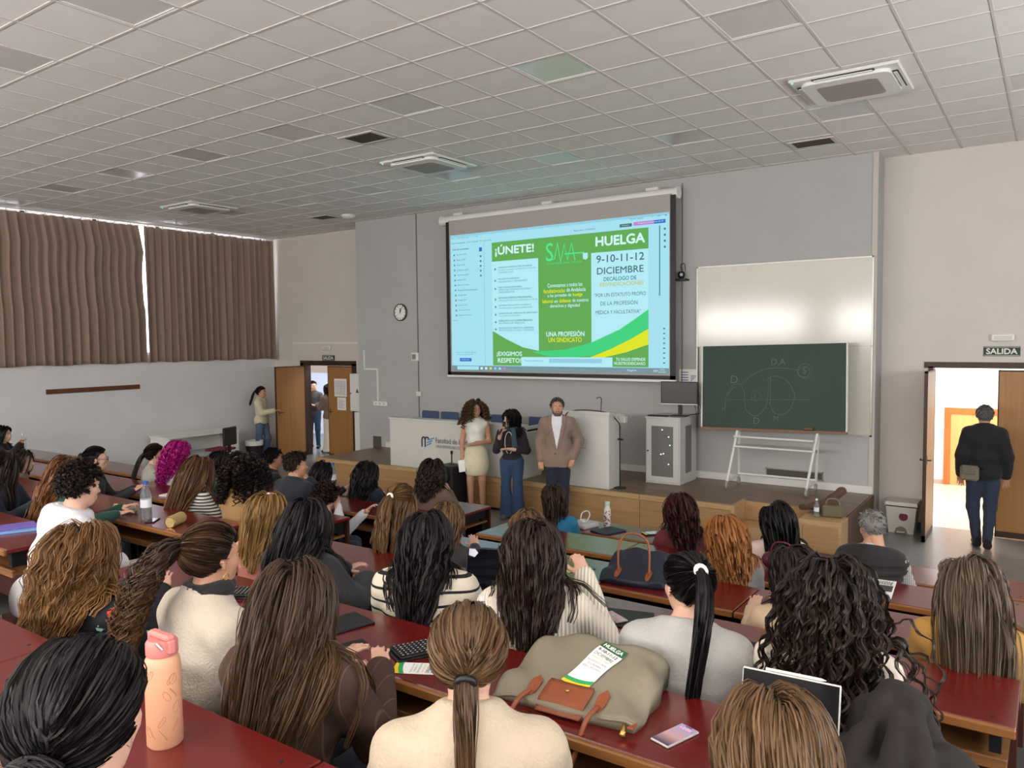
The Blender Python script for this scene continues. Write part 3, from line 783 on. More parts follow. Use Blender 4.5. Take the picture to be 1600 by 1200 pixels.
for k in range(8): sheet('projected_icon', rect(-4.895, -4.865, 2.77 - k * 0.075, 2.79 - k * 0.075), 0.0, E_dk)
for k in range(6): sheet('projected_icon', rect(-8.4 + k * 0.1, -8.35 + k * 0.1, 2.11, 2.15), 0.0, (E_white, E_white, E_yel, E_pale, E_cyan, E_pink)[k])
sheet('projected_search_field', rect(-8.93, -8.44, 2.1, 2.165), 0.0, E_cyan)
stx('Página', -5.5, 2.115, 0.16, 0.035, E_white); stx('ESP', -5.05, 2.115, 0.07, 0.03, E_white); stx('12:05', -4.95, 2.14, 0.08, 0.022, E_white); stx('04/12/2025', -4.97, 2.105, 0.12, 0.022, E_white)

# ------------------------------------------------------------------ boards
wb = thing('whiteboard', 'tall glossy whiteboard on the grey wall behind the chalkboard', 'whiteboard', (0, Y_FRONT, 0))
M_wb = mat('glossy_whiteboard', (206, 202, 190), 0.13, spec=0.7, var=0.02, vscale=2)
MB().box(-4.43, -2.01, -0.03, -0.008, 2.505, 3.68).build('upper_panel', M_wb, wb)
MB().box(-4.40, -2.0, -0.03, -0.008, 1.30, 2.495).build('lower_panel', M_wb, wb)
b = MB(); b.box(-4.45, -1.99, -0.036, -0.0, 3.68, 3.70); b.box(-4.45, -4.43, -0.036, 0, 1.28, 3.70); b.box(-2.01, -1.985, -0.036, 0, 1.28, 3.70); b.box(-4.45, -1.985, -0.036, 0, 1.28, 1.30); b.box(-4.45, -1.985, -0.036, 0, 2.495, 2.505)
b.build('frame', mat('aluminium', (176, 174, 168), 0.35, metal=0.6), wb)
cb = thing('chalkboard', 'green rolling chalkboard with chalk diagram on a white wheeled stand', 'chalkboard', (0, 0, SZ))
T = Matrix.Translation((-3.195, 10.82, 0.84)) @ Matrix.Rotation(R(-1.2), 4, 'Y') @ Matrix.Rotation(R(-4), 4, 'X')
# board plane: local x along the board, z up (0..1.2), y towards the wall
M_green = mat('green_chalkboard', (34, 56, 46), 0.55, var=0.12, vscale=3)
def cbx(name, m, *bx, **kw): return MB().box(*bx, T=T, **kw).build(name, m, cb)
CB = cbx('board', M_green, -0.98, 0.98, -0.012, 0.012, 0.02, 1.19)
cbx('frame', mat('board_frame_white', (206, 206, 200), 0.4), -1.0, -0.98, -0.018, 0.018, 0.0, 1.2); cbx('frame', MATS['board_frame_white'], 0.98, 1.0, -0.018, 0.018, 0.0, 1.2)
cbx('frame', MATS['board_frame_white'], -1.0, 1.0, -0.018, 0.018, 1.19, 1.2)
cbx('chalk_tray', wood('tray_wood', (112, 74, 46), (128, 88, 56), 0, 5), -1.0, 1.0, -0.06, 0.018, -0.01, 0.02)
M_chalk = mat('chalk', (92, 108, 100), 0.95)
def ch(pts, r=0.005, closed=False):
    q = [T @ Vector((x + 3.195, -0.014, z - 1.335)) for x, z in pts]
    MB().tube(q, r, 4, closed=closed).build('chalk_line', M_chalk, CB)
def spl(pts, n=6):
    out = []
    P = [pts[0]] + list(pts) + [pts[-1]]
    for i in range(1, len(P) - 2):
        p0, p1, p2, p3 = [np.array(q, float) for q in P[i - 1:i + 3]]
        for k in range(n):
            t_ = k / n
            out.append(tuple(0.5 * ((2 * p1) + (-p0 + p2) * t_ + (2 * p0 - 5 * p1 + 4 * p2 - p3) * t_ ** 2 + (-p0 + 3 * p1 - 3 * p2 + p3) * t_ ** 3)))
    out.append(tuple(pts[-1])); return out
ch(spl([(-3.84, 1.63), (-3.83, 1.77), (-3.8, 1.87), (-3.74, 1.95), (-3.65, 1.98), (-3.59, 1.92), (-3.56, 1.81), (-3.56, 1.72)]))
ch(spl([(-3.81, 1.82), (-3.73, 1.92), (-3.68, 1.94)]), 0.01)
ch(spl([(-3.56, 1.72), (-3.54, 1.62), (-3.46, 1.55), (-3.38, 1.54), (-3.29, 1.62), (-3.24, 1.75), (-3.22, 2.07)]))
ch([(-3.83, 1.75), (-2.67, 1.77)], 0.004); ch([(-3.245, 2.02), (-3.215, 2.1), (-3.19, 2.03)]); ch([(-3.2, 2.08), (-3.2, 1.7)], 0.006)
ch(spl([(-3.22, 2.07), (-3.12, 2.09), (-2.97, 2.02), (-2.88, 1.87), (-2.88, 1.77), (-2.94, 1.63), (-3.04, 1.56), (-3.15, 1.59), (-3.21, 1.72)]), 0.005)
ch(spl([(-3.62, 1.97), (-3.43, 2.12), (-3.25, 2.19), (-3.03, 2.2), (-2.83, 2.17)]), 0.005)
def circ(x, z, r, n=16): return [(x + r * math.cos(2 * PI * k / n), z + r * math.sin(2 * PI * k / n)) for k in range(n)]
ch(circ(-3.4, 1.81, 0.065), 0.005, True); ch(circ(-2.74, 2.16, 0.10), 0.006, True); ch(circ(-2.75, 2.15, 0.075), 0.005, True)
def chtext(s_, x, z, h):
    me = text_mesh(s_, M_chalk, None, h); o = link('chalk_lettering', me, CB)
    o.matrix_local = T @ Matrix.Translation((x + 3.195, -0.0135, z - 1.335)) @ Matrix.Rotation(PI / 2, 4, 'X')
chtext('D,A', -3.19, 2.23, 0.1); chtext('D', -3.76, 1.99, 0.11); chtext('D', -3.43, 1.42, 0.09); chtext('M', -3.15, 1.47, 0.07); chtext('1', -3.415, 1.78, 0.06); chtext('N', -3.88, 1.6, 0.05); chtext('S', -2.77, 2.12, 0.09)
M_stand = M_whitepaint
for sx in (-3.74, -2.66):
    b = MB(); b.tube([(sx, 10.62, 0.10), (sx + 0.09, 10.80, 0.85)], 0.019, 8); b.tube([(sx, 11.12, 0.10), (sx + 0.09, 10.86, 0.85)], 0.019, 8); b.build('leg', M_stand, cb, smooth=40)
    MB().tube([(sx, 10.62, 0.12), (sx, 11.12, 0.12)], 0.017, 8).build('foot_bar', M_stand, cb, smooth=40)
    for y in (10.62, 11.12):
        b = MB(); b.lathe([(0.045, -0.014), (0.05, 0.0), (0.045, 0.014)], 14, T=Matrix.Translation((sx, y, 0.05)) @ Matrix.Rotation(PI / 2, 4, 'Y')); b.box(sx - 0.012, sx + 0.012, y - 0.02, y + 0.02, 0.06, 0.12)
        b.build('caster', mat('grey_caster', (150, 148, 144), 0.5), cb, smooth=40)
b = MB(); b.tube([(-3.68, 10.72, 0.60), (-2.60, 10.72, 0.60)], 0.015, 8); b.tube([(-3.68, 10.72, 0.74), (-2.60, 10.72, 0.74)], 0.015, 8); b.tube([(-3.72, 11.06, 0.16), (-2.64, 11.06, 0.16)], 0.017, 8); b.build('cross_bar', M_stand, cb, smooth=40)
MB().box(-3.66, -2.6, 10.70, 10.95, 0.60, 0.615).build('stand_shelf', M_stand, cb)
t = thing('board_eraser', 'small brown felt eraser on the chalkboard tray', 'eraser', (-2.68, 10.775, SZ + 0.885))
MB().box(-0.06, 0.06, -0.022, 0.022, 0.0, 0.03, b=0.004).build('block', wood('eraser_wood', (96, 66, 48), (110, 78, 56)), t); MB().box(-0.06, 0.06, -0.02, 0.02, -0.012, 0.0).build('felt', M_black, t)

# ------------------------------------------------------------------ rack cabinet with monitor
c = thing('rack_cabinet', 'light grey metal equipment cabinet with mesh door beside the chalkboard', 'cabinet', (-4.66, 10.5, SZ), R(0))
MB().box(-0.27, 0.27, 0.0, 0.62, 0.0, 0.96, b=0.006).build('body', M_grey, c)
MB().box(-0.28, 0.28, -0.005, 0.63, 0.96, 0.985, b=0.004).build('top', M_grey, c)
MB().box(-0.255, 0.255, -0.014, 0.0, 0.03, 0.94, b=0.004).build('door', M_grey, c)
M_mesh = stripes('perforated_metal', (128, 128, 124), (90, 90, 88), 2, 0.012, 0.5, 0.5, second=0)
MB().box(-0.17, 0.17, -0.016, -0.014, 0.11, 0.85).build('mesh_panel', M_mesh, c)
MB().box(0.27, 0.273, 0.2, 0.42, 0.15, 0.85).build('side_vent', M_mesh, c)
MB().lathe([(0.012, 0), (0.012, 0.02)], 8, T=Matrix.Translation((-0.225, -0.012, 0.48)) @ Matrix.Rotation(PI / 2, 4, 'X')).build('lock', M_blackmetal, c)
b = MB()
for (x, z) in ((0.0, 0.8), (0.1, 0.7), (0.12, 0.58), (0.02, 0.45), (-0.02, 0.44), (0.1, 0.3)): b.lathe([(0.008, 0), (0.008, 0.004)], 8, T=Matrix.Translation((x, -0.016, z)) @ Matrix.Rotation(PI / 2, 4, 'X'))
b.build('indicator_lamps', mat('cool_led', (220, 235, 245), 0.4, emit=1.2), c)
m_ = thing('monitor', 'black flat monitor on a stand on top of the grey cabinet', 'monitor', (-4.5, 10.74, SZ + 0.985), R(6))
MB().box(-0.13, 0.13, -0.09, 0.09, 0.0, 0.012, b=0.004).build('base', M_black, m_); MB().box(-0.025, 0.025, 0.01, 0.04, 0.012, 0.34).build('neck', M_black, m_)
MB().box(-0.275, 0.275, -0.03, 0.0, 0.17, 0.51, b=0.005).build('casing', M_black, m_)
MB().box(-0.262, 0.262, -0.032, -0.03, 0.195, 0.498).build('display', mat('dark_display', (66, 64, 62), 0.3), m_)
MB().box(-0.275, 0.275, -0.033, -0.03, 0.172, 0.186).build('lower_bezel', mat('silver_bezel', (190, 190, 188), 0.3, metal=0.4), m_)
k_ = thing('keyboard', 'black keyboard lying on the grey equipment cabinet', 'keyboard', (-4.78, 10.58, SZ + 0.985), R(4))
MB().box(-0.14, 0.16, -0.05, 0.06, 0.0, 0.014, b=0.003).build('case', M_black, k_)
b = MB()
for i in range(10):
    for j in range(4): b.box(-0.13 + i * 0.028, -0.107 + i * 0.028, -0.042 + j * 0.024, -0.022 + j * 0.024, 0.014, 0.018)
b.build('keys', mat('dark_keys', (38, 38, 40), 0.5), k_)
b = MB(); rr = random.Random(3)
for k in range(4): b.tube(spl([(-4.42 + 0.02 * k, 10.8, SZ + 1.3), (-4.34 + 0.03 * k, 10.86, SZ + 1.18), (-4.30 + 0.02 * k, 10.9, SZ + 1.03), (-4.44, 11.0, SZ + 0.99)]), 0.005, 5)
b.build('cable', M_black, label='loose black cables behind the monitor on the cabinet', cat='cable')
po = thing('wifi_poster', 'small white printed poster on the grey wall above the monitor', 'poster', (-4.74, Y_FRONT - 0.003, 1.94))
MB().box(0, 0.31, -0.004, 0.0, 0.0, 0.215).build('sheet', M_paper, po)
b = MB()
for k in range(4): b.box(0.03, 0.15, -0.0055, -0.004, 0.04 + 0.04 * k, 0.055 + 0.04 * k)
for k in range(5): b.box(0.19, 0.19 + 0.02 * (k + 1), -0.0055, -0.004, 0.03 + 0.02 * k, 0.04 + 0.02 * k)
b.build('print', mat('poster_blue_ink', (110, 120, 150), 0.8), po)
t = thing('wall_camera', 'small black pan camera on a bracket on the grey wall beside the screen', 'camera', (-4.67, Y_FRONT, 3.5))
MB().box(-0.09, 0.09, -0.16, 0.0, 0.0, 0.03, b=0.004).build('bracket', M_black, t); MB().lathe([(0.03, 0.03), (0.05, 0.06), (0.055, 0.1), (0.04, 0.14), (0.0, 0.15)], 14, (0, -0.09, 0)).build('head', M_black, t, smooth=40)
MB().lathe([(0.022, 0), (0.024, 0.02)], 12, T=Matrix.Translation((0.02, -0.13, 0.09)) @ Matrix.Rotation(PI / 2, 4, 'X')).build('lens', mat('camera_lens', (170, 175, 180), 0.2), t)
MB().tube(spl([(0.0, -0.06, 0.14), (-0.03, -0.05, 0.24), (0.02, -0.02, 0.26), (0.03, -0.01, 0.15)]), 0.006, 5).build('cable', M_black, t)

# ------------------------------------------------------------------ presidium table, chairs, lectern, loudspeaker
pt = thing('presidium_table', 'long white panel table on the stage with the faculty logo', 'table', (0, 0, SZ))
M_tbl = mat('white_grey_laminate', (198, 196, 190), 0.5, var=0.02, vscale=3)
MB().box(-9.33, -6.62, 9.68, 9.72, 0.0, 0.80, b=0.003).build('front_panel', M_tbl, pt); MB().box(-6.64, -6.60, 9.70, 10.24, 0.0, 0.80, b=0.003).build('side_panel', M_tbl, pt)
MB().box(-9.35, -9.31, 9.70, 10.24, 0.0, 0.80, b=0.003).build('side_panel', M_tbl, pt); MB().box(-9.35, -6.60, 9.84, 10.26, 0.72, 0.75, b=0.003).build('table_top', M_tbl, pt)
MB().box(-9.35, -6.60, 9.66, 9.88, 0.80, 0.83, b=0.003).build('top_ledge', M_tbl, pt)
M_navy = mat('logo_navy', (34, 38, 66), 0.7); M_lblue = mat('logo_light_blue', (70, 150, 200), 0.7); M_lgrey = mat('logo_grey', (96, 98, 106), 0.7)
yl = 9.677
def tube2(pts, r, m, nm): MB().tube([(x, yl, z) for x, z in pts], r, 6).build(nm, m, pt)
tube2([(-8.60, 0.37), (-8.60, 0.50)], 0.012, M_navy, 'logo_mark'); tube2(spl([(-8.60, 0.49), (-8.58, 0.53), (-8.545, 0.53), (-8.53, 0.49), (-8.53, 0.37)]), 0.012, M_navy, 'logo_mark'); tube2(spl([(-8.53, 0.49), (-8.51, 0.53), (-8.47, 0.53), (-8.455, 0.50)]), 0.012, M_navy, 'logo_mark')
for k in range(3): tube2([(-8.50 + 0.015 * k, 0.40 + 0.045 * k), (-8.40 + 0.03 * k, 0.44 + 0.045 * k)], 0.011, M_lblue, 'logo_mark')
lettering('Facultad de Medicina', M_lgrey, pt, -8.30, yl - 0.003, 0.455, 0.84, 0.085, 'logo_lettering', 0.008); lettering('UNIVERSIDAD DE MÁLAGA', M_lgrey, pt, -8.30, yl - 0.003, 0.375, 0.84, 0.06, 'logo_lettering', 0.0)
M_bluech = mat('blue_chair_fabric', (66, 78, 110), 0.8, bump=0.05, bscale=200)
def stage_chair(x, label, m=M_bluech, h=0.86):
    t = thing('stage_chair', label, 'chair', (x, 10.55, SZ), group='chairs behind the presidium table')
    MB().box(-0.2, 0.2, 0.10, 0.15, 0.52, h, b=0.02).build('backrest', m, t, smooth=40); MB().box(-0.21, 0.21, -0.24, 0.16, 0.42, 0.47, b=0.015).build('seat', m, t)
    for sx in (-1, 1):
        MB().tube([(sx * 0.18, 0.17, 0.0), (sx * 0.18, 0.14, 0.6)], 0.011, 6).build('leg', M_blackmetal, t); MB().tube([(sx * 0.18, -0.2, 0.0), (sx * 0.18, -0.18, 0.43)], 0.011, 6).build('leg', M_blackmetal, t)
for x, lb in ((-9.27, 'blue upholstered chair behind the table, at its curtain-side end'), (-8.82, 'blue upholstered chair behind the table, next to the one at its curtain-side end'),
              (-7.70, 'blue upholstered chair behind the table, between the curly haired and dark haired speakers'), (-6.92, 'blue upholstered chair behind the table, beside the man in the blazer')):
    stage_chair(x, lb)
stage_chair(-8.33, 'black low chair behind the table, beside the curly haired speaker', M_black, 0.82)
le = thing('lectern', 'grey white lectern with a round university emblem', 'lectern', (-5.52, 9.70, SZ))
MB().box(-0.36, 0.40, 0.0, 0.36, 0.0, 1.06, b=0.004).build('body', M_tbl, le)
MB().prism([(-0.02, 1.06), (0.45, 1.0), (0.45, 1.03), (-0.02, 1.10)], -0.38, 0.42, axis=0).build('sloped_top', M_tbl, le)
MB().box(0.40, 0.50, 0.30, 0.40, 0.92, 1.02, b=0.01).build('side_box', M_grey, le)
b = MB(); b.lathe([(0.085, 0), (0.085, 0.006)], 20, T=Matrix.Translation((-0.13, 0.0, 0.72)) @ Matrix.Rotation(PI / 2, 4, 'X')); b.build('emblem', mat('emblem_silver', (150, 150, 152), 0.4), le)
b = MB(); b.lathe([(0.052, 0.006), (0.052, 0.009)], 18, T=Matrix.Translation((-0.13, 0.0, 0.72)) @ Matrix.Rotation(PI / 2, 4, 'X')); b.build('emblem_disc', M_navy, le)
b = MB()
for k in range(11):
    a = R(-60 + k * 30 - 60); b.tube([(-0.13 + 0.07 * math.cos(a), -0.008, 0.72 + 0.07 * math.sin(a)), (-0.13 + 0.088 * math.cos(a + .25), -0.008, 0.72 + 0.088 * math.sin(a + .25))], 0.007, 4)
b.prism([(-0.16, 0.70), (-0.135, 0.715), (-0.10, 0.75), (-0.115, 0.71), (-0.14, 0.695)], -0.012, -0.009, axis=1); b.build('emblem_relief', mat('emblem_white', (186, 186, 186), 0.5), le)
lettering('UNIVERSIDAD DE MÁLAGA', M_lgrey, le, -0.27, -0.004, 0.56, 0.30, 0.025, 'emblem_lettering')
MB().tube(spl([(0.22, 0.1, 1.06), (0.225, 0.1, 1.2), (0.235, 0.09, 1.28), (0.20, 0.08, 1.30), (0.17, 0.07, 1.28)]), 0.006, 6).build('gooseneck_microphone', M_black, le)
MB().tube(spl([(-0.34, -0.01, 0.70), (-0.30, -0.02, 1.02), (-0.16, 0.0, 1.10), (0.1, 0.05, 1.11), (0.34, 0.12, 1.07), (0.44, 0.2, 0.95), (0.46, 0.24, 0.85)]), 0.008, 6).build('cable', M_black, le)
b = MB(); b.tube([(0.47, 0.2, 0.0), (0.47, 0.2, 0.9)], 0.009, 6); b.tube([(0.44, 0.2, 0.70), (0.52, 0.2, 0.70)], 0.014, 6); b.lathe([(0.09, 0), (0.09, 0.012)], 14, (0.47, 0.2, 0.0)); b.build('microphone_stand', M_black, le)
ps = thing('loudspeaker', 'black portable loudspeaker with trolley handle in front of the stage', 'loudspeaker', (-7.66, 9.28, 0.0), R(-8))
MB().box(-0.19, 0.19, -0.16, 0.17, 0.04, 0.70, b=0.02).build('cabinet', M_black, ps)
for z, r_ in ((0.27, 0.155), (0.55, 0.13)):
    MB().lathe([(r_, 0), (r_, 0.018), (r_ * 0.85, 0.018), (r_ * 0.6, 0.004), (r_ * 0.3, 0.0), (r_ * 0.25, 0.014), (0.0, 0.02)], 22, T=Matrix.Translation((0, -0.16, z)) @ Matrix.Rotation(PI / 2, 4, 'X')).build('driver_cone', mat('speaker_rubber', (34, 34, 36), 0.35), ps, smooth=40)
b = MB(); b.tube([(-0.13, 0.14, 0.68), (-0.13, 0.14, 0.84), (-0.12, 0.14, 0.86)], 0.011, 6); b.tube([(0.15, 0.14, 0.68), (0.15, 0.14, 1.04)], 0.012, 6); b.lathe([(0.02, 0), (0.02, 0.05)], 8, (-0.13, 0.14, 0.84)); b.build('trolley_handle', M_black, ps)
for sx in (-0.15, 0.15): MB().lathe([(0.04, -0.02), (0.04, 0.02)], 12, T=Matrix.Translation((sx, 0.12, 0.04)) @ Matrix.Rotation(PI / 2, 4, 'Y')).build('wheel', M_black, ps)

# ------------------------------------------------------------------ things on the walls
ck = thing('wall_clock', 'round white wall clock with dark rim on the grey wall', 'clock', (-10.53, Y_FRONT, 3.19))
TX = Matrix.Rotation(PI / 2, 4, 'X')
MB().lathe([(0.17, 0), (0.17, 0.03), (0.15, 0.04), (0.15, 0.025)], 28, T=TX).build('rim', mat('dark_clock_rim', (60, 58, 56), 0.4), ck, smooth=30)
MB().lathe([(0.15, 0.02), (0.15, 0.026)], 28, T=TX).build('dial', M_paper, ck)
b = MB()
for k in range(12):
    a = R(k * 30); b.box(-0.006, 0.006, -0.029, -0.026, 0.115, 0.14, T=Matrix.Rotation(a, 4, 'Y'))
b.build('hour_marks', M_black, ck)
for a, l, w in ((R(2), 0.085, 0.008), (R(30), 0.12, 0.005)): MB().box(-w, w, -0.033, -0.030, -0.02, l, T=Matrix.Rotation(a, 4, 'Y')).build('clock_hand', M_black, ck)
def exit_sign(x, y, z, w, h, label, s_):
    t = thing('exit_sign', label, 'sign', (x, y, z))
    MB().box(-w / 2, w / 2, -0.012, 0, 0, h, b=0.002).build('plate', mat('exit_sign_green', (22, 46, 36), 0.5), t)
    b = MB(); e = 0.008
    for q in ((-w / 2 + e, w / 2 - e, e, e + 0.005), (-w / 2 + e, w / 2 - e, h - e - 0.005, h - e)): b.box(q[0], q[1], -0.0135, -0.012, q[2], q[3])
    b.build('border', mat('exit_sign_white', (214, 220, 206), 0.6), t)
    lettering('SALIDA', MATS['exit_sign_white'], t, -w * 0.42, -0.0135, h * 0.22, w * 0.84, h * 0.56, 'lettering', 0.03)
exit_sign(-0.55, Y_FRONT_R, 2.36, 0.40, 0.125, 'dark green SALIDA exit sign over the door by the bin', 1)
exit_sign(-13.42, Y_FRONT_L, 2.20, 0.40, 0.13, 'dark green SALIDA exit sign over the door by the curtains', 1)
def em_light(x, y, z, label):
    t = thing('emergency_light', label, 'emergency light', (x, y, z))
    MB().box(-0.13, 0.13, -0.05, 0, 0, 0.095, b=0.012).build('body', M_white, t); MB().box(-0.1, 0.1, -0.053, -0.05, 0.02, 0.07).build('lens', mat('clouded_lens', (196, 194, 186), 0.3), t)
em_light(-0.54, Y_FRONT_R, 2.55, 'white emergency light above the exit sign by the bin'); em_light(-13.45, Y_FRONT_L, 2.44, 'white emergency light above the exit sign by the curtains')
t = thing('electrical_cabinet', 'white wall electrical cabinet with a warning triangle next to the tan door', 'cabinet', (-12.12, 11.62, 1.14))
MB().box(-0.23, 0.23, 0.0, 0.38, 0.0, 0.80, b=0.004).build('box', M_white, t); MB().box(-0.22, 0.22, -0.012, 0.0, 0.01, 0.79, b=0.003).build('door', M_white, t)
MB().prism([(-0.05, 0.40), (0.05, 0.40), (0.0, 0.49)], -0.014, -0.012, axis=1).build('warning_triangle', mat('warning_grey', (90, 84, 70), 0.6), t); MB().lathe([(0.012, 0), (0.012, 0.02)], 8, T=Matrix.Translation((-0.19, -0.012, 0.38)) @ TX).build('lock', M_black, t)
MB().box(-12.16, -11.76, 11.55, 12.0, 0.0, 1.13, b=0.004).build('duct_casing', M_white, label='white boxed casing below the electrical cabinet', cat='casing')
b = MB(); b.box(-14.6, -11.72, Y_FRONT_L - 0.03, Y_FRONT_L, 2.58, 2.62); b.build('cable_trunking', M_white, label='white cable trunking running above the tan double door', cat='trunking')
b = MB(); b.box(-11.58, -11.55, Y_FRONT - 0.02, Y_FRONT, 2.06, 2.45); b.box(-11.58, -11.18, Y_FRONT - 0.02, Y_FRONT, 2.05, 2.08); b.box(-11.21, -11.18, Y_FRONT - 0.02, Y_FRONT, 1.42, 2.06); b.build('cable_trunking', M_white, label='white cable trunking stepping down the grey wall to the socket strip', cat='trunking')
t = thing('socket_strip', 'white socket strip low on the grey wall near the tan door', 'socket', (-11.12, Y_FRONT, 1.33)); MB().box(-0.19, 0.19, -0.04, 0, 0, 0.085, b=0.006).build('casing', M_white, t)
b = MB()
for k in range(3): b.lathe([(0.022, 0), (0.022, 0.003)], 12, T=Matrix.Translation((-0.11 + k * 0.11, -0.04, 0.043)) @ TX)
b.build('outlets', mat('outlet_grey', (176, 176, 174), 0.5), t)
t = thing('control_panel', 'small white control panel with a grey display on the grey wall', 'control panel', (-10.17, Y_FRONT, 2.24)); MB().box(-0.09, 0.09, -0.03, 0, 0, 0.16, b=0.006).build('casing', M_white, t); MB().box(-0.07, 0.03, -0.032, -0.03, 0.03, 0.13).build('display', mat('grey_lcd', (130, 134, 130), 0.3), t)
t = thing('wall_switch', 'small white switch on the dark joint of the grey wall', 'switch', (-10.08, Y_FRONT - 0.012, 1.56)); MB().box(-0.06, 0.06, -0.03, 0, 0, 0.09, b=0.006).build('plate', M_white, t); MB().box(-0.03, 0.03, -0.036, -0.03, 0.015, 0.075, b=0.003).build('rocker', M_whitepaint, t)
t = thing('wall_vent', 'low metal grille in the grey wall behind the chalkboard', 'vent', (-3.0, Y_FRONT, 0.62)); b = MB()
for z0, z1 in ((0, 0.014), (0.106, 0.12)): b.box(-0.40, 0.40, -0.012, 0, z0, z1)
b.box(-0.40, -0.386, -0.012, 0, 0, 0.12); b.box(0.386, 0.40, -0.012, 0, 0, 0.12); b.build('frame', mat('vent_frame', (150, 142, 130), 0.5), t); MB().box(-0.386, 0.386, -0.004, 0, 0.014, 0.106).build('grille', stripes('grille_dark', (96, 90, 82), (60, 58, 54), 2, 0.012, 0.5), t)
t = thing('wall_vent', 'upright dark grille in the grey wall beside the white casing', 'vent', (-11.25, Y_FRONT, 0.36)); MB().box(-0.11, 0.11, -0.01, 0, 0, 0.34).build('grille', MATS['grille_dark'], t)
# pedal bin
bn = thing('pedal_bin', 'white plastic pedal bin with a round red sticker beside the open door', 'bin', (-1.62, 11.50, 0.0))
def taper(b, w0, d0, z0, w1, d1, z1, mi=0):
    vs = [(-w0, -d0, z0), (w0, -d0, z0), (w0, d0, z0), (-w0, d0, z0), (-w1, -d1, z1), (w1, -d1, z1), (w1, d1, z1), (-w1, d1, z1)]
    return b.add(vs, [(0, 3, 2, 1), (4, 5, 6, 7), (0, 1, 5, 4), (1, 2, 6, 5), (2, 3, 7, 6), (3, 0, 4, 7)], mi)
M_bin = mat('bin_plastic', (204, 200, 190), 0.5)
taper(MB(), 0.15, 0.15, 0.0, 0.185, 0.18, 0.36).build('body', M_bin, bn); taper(MB(), 0.2, 0.19, 0.375, 0.19, 0.18, 0.42).build('lid', M_bin, bn); MB().box(-0.187, 0.187, -0.182, 0.182, 0.358, 0.377).build('lid_gap', M_black, bn)
MB().lathe([(0.055, 0), (0.055, 0.004)], 18, T=Matrix.Translation((0.03, -0.172, 0.23)) @ Matrix.Rotation(R(85), 4, 'X')).build('sticker', mat('sticker_maroon', (110, 40, 60), 0.6), bn)
MB().prism([(-0.08, 0.0), (0.08, 0.0), (0.06, 0.07), (0.0, 0.1), (-0.06, 0.07)], -0.158, -0.15, axis=1).build('pedal_recess', mat('bin_recess', (120, 116, 108), 0.6), bn); MB().box(-0.05, 0.05, -0.2, -0.15, 0.015, 0.03, b=0.004).build('pedal', M_bin, bn)
# white side desk with a black chair and a round stool-like bin by the left wall
wd = thing('side_desk', 'white panel desk standing by the white side wall', 'desk', (-14.72, 9.55, 0.0))
MB().box(-0.35, 0.35, -0.9, 0.75, 0.72, 0.75, b=0.003).build('top', M_white, wd); MB().box(-0.33, 0.33, 0.70, 0.73, 0, 0.72).build('side_panel', M_white, wd); MB().box(-0.33, 0.33, -0.88, -0.85, 0, 0.72).build('side_panel', M_white, wd); MB().box(-0.33, -0.31, -0.85, 0.70, 0.35, 0.72).build('modesty_panel', M_white, wd)
of = thing('office_chair', 'black backed chair with red seat at the white side desk', 'chair', (-13.9, 9.5, 0), R(-70))
MB().box(-0.22, 0.22, 0.19, 0.24, 0.55, 0.92, b=0.02).build('backrest', M_black, of); MB().box(-0.23, 0.23, -0.22, 0.2, 0.44, 0.49, b=0.015).build('seat', mat('dark_red_seat', (110, 26, 36), 0.7), of); MB().tube([(0, 0, 0.08), (0, 0, 0.44)], 0.025, 8).build('column', M_blackmetal, of); MB().box(-0.03, 0.03, 0.18, 0.22, 0.40, 0.7).build('back_support', M_blackmetal, of)
for k in range(5):
    a = R(k * 72); MB().tube([(0, 0, 0.09), (0.27 * math.cos(a), 0.27 * math.sin(a), 0.06)], 0.02, 6).build('leg', M_blackmetal, of); MB().lathe([(0.03, -0.015), (0.03, 0.015)], 10, T=Matrix.Translation((0.27 * math.cos(a), 0.27 * math.sin(a), 0.03)) @ TX).build('caster', M_black, of)
t = thing('waste_bin', 'black round bin with white liner rim beside the white side desk', 'bin', (-14.5, 10.75, 0)); MB().lathe([(0.15, 0), (0.19, 0.42)], 20).build('body', M_black, t, smooth=40); MB().lathe([(0.195, 0.36), (0.2, 0.46), (0.18, 0.46), (0.17, 0.40)], 20).build('liner', M_white, t, smooth=40)
# ------------------------------------------------------------------ people: implicit bodies, garments and combed hair
def rcone(a, b, ra, rb): return ('c', np.array(a, float), np.array(b, float), float(ra), float(rb))
def ell(c, r, rot=None): return ('e', np.array(c, float), np.array(r, float), rot)
def d_prim(p, P):
    if p[0] == 'c':
        a, b, ra, rb = p[1:]
        ab = b - a; L = max(float(ab @ ab), 1e-9)
        t = np.clip(((P - a) @ ab) / L, 0, 1)
        d = np.linalg.norm(P - a - t[..., None] * ab, axis=-1)
        return d - (ra + (rb - ra) * t)
    c, r, rot = p[1:]
    q = P - c
    if rot is not None: q = q @ rot           # columns of rot are the ellipsoid axes
    k0 = np.linalg.norm(q / r, axis=-1); k1 = np.linalg.norm(q / (r * r), axis=-1)
    return k0 * (k0 - 1.0) / np.maximum(k1, 1e-6)
def bounds(p, m):
    if p[0] == 'c':
        r = max(p[3], p[4]) + m; return np.minimum(p[1], p[2]) - r, np.maximum(p[1], p[2]) + r
    r = (max(p[2]) if p[3] is not None else p[2]) + m; return p[1] - r, p[1] + r
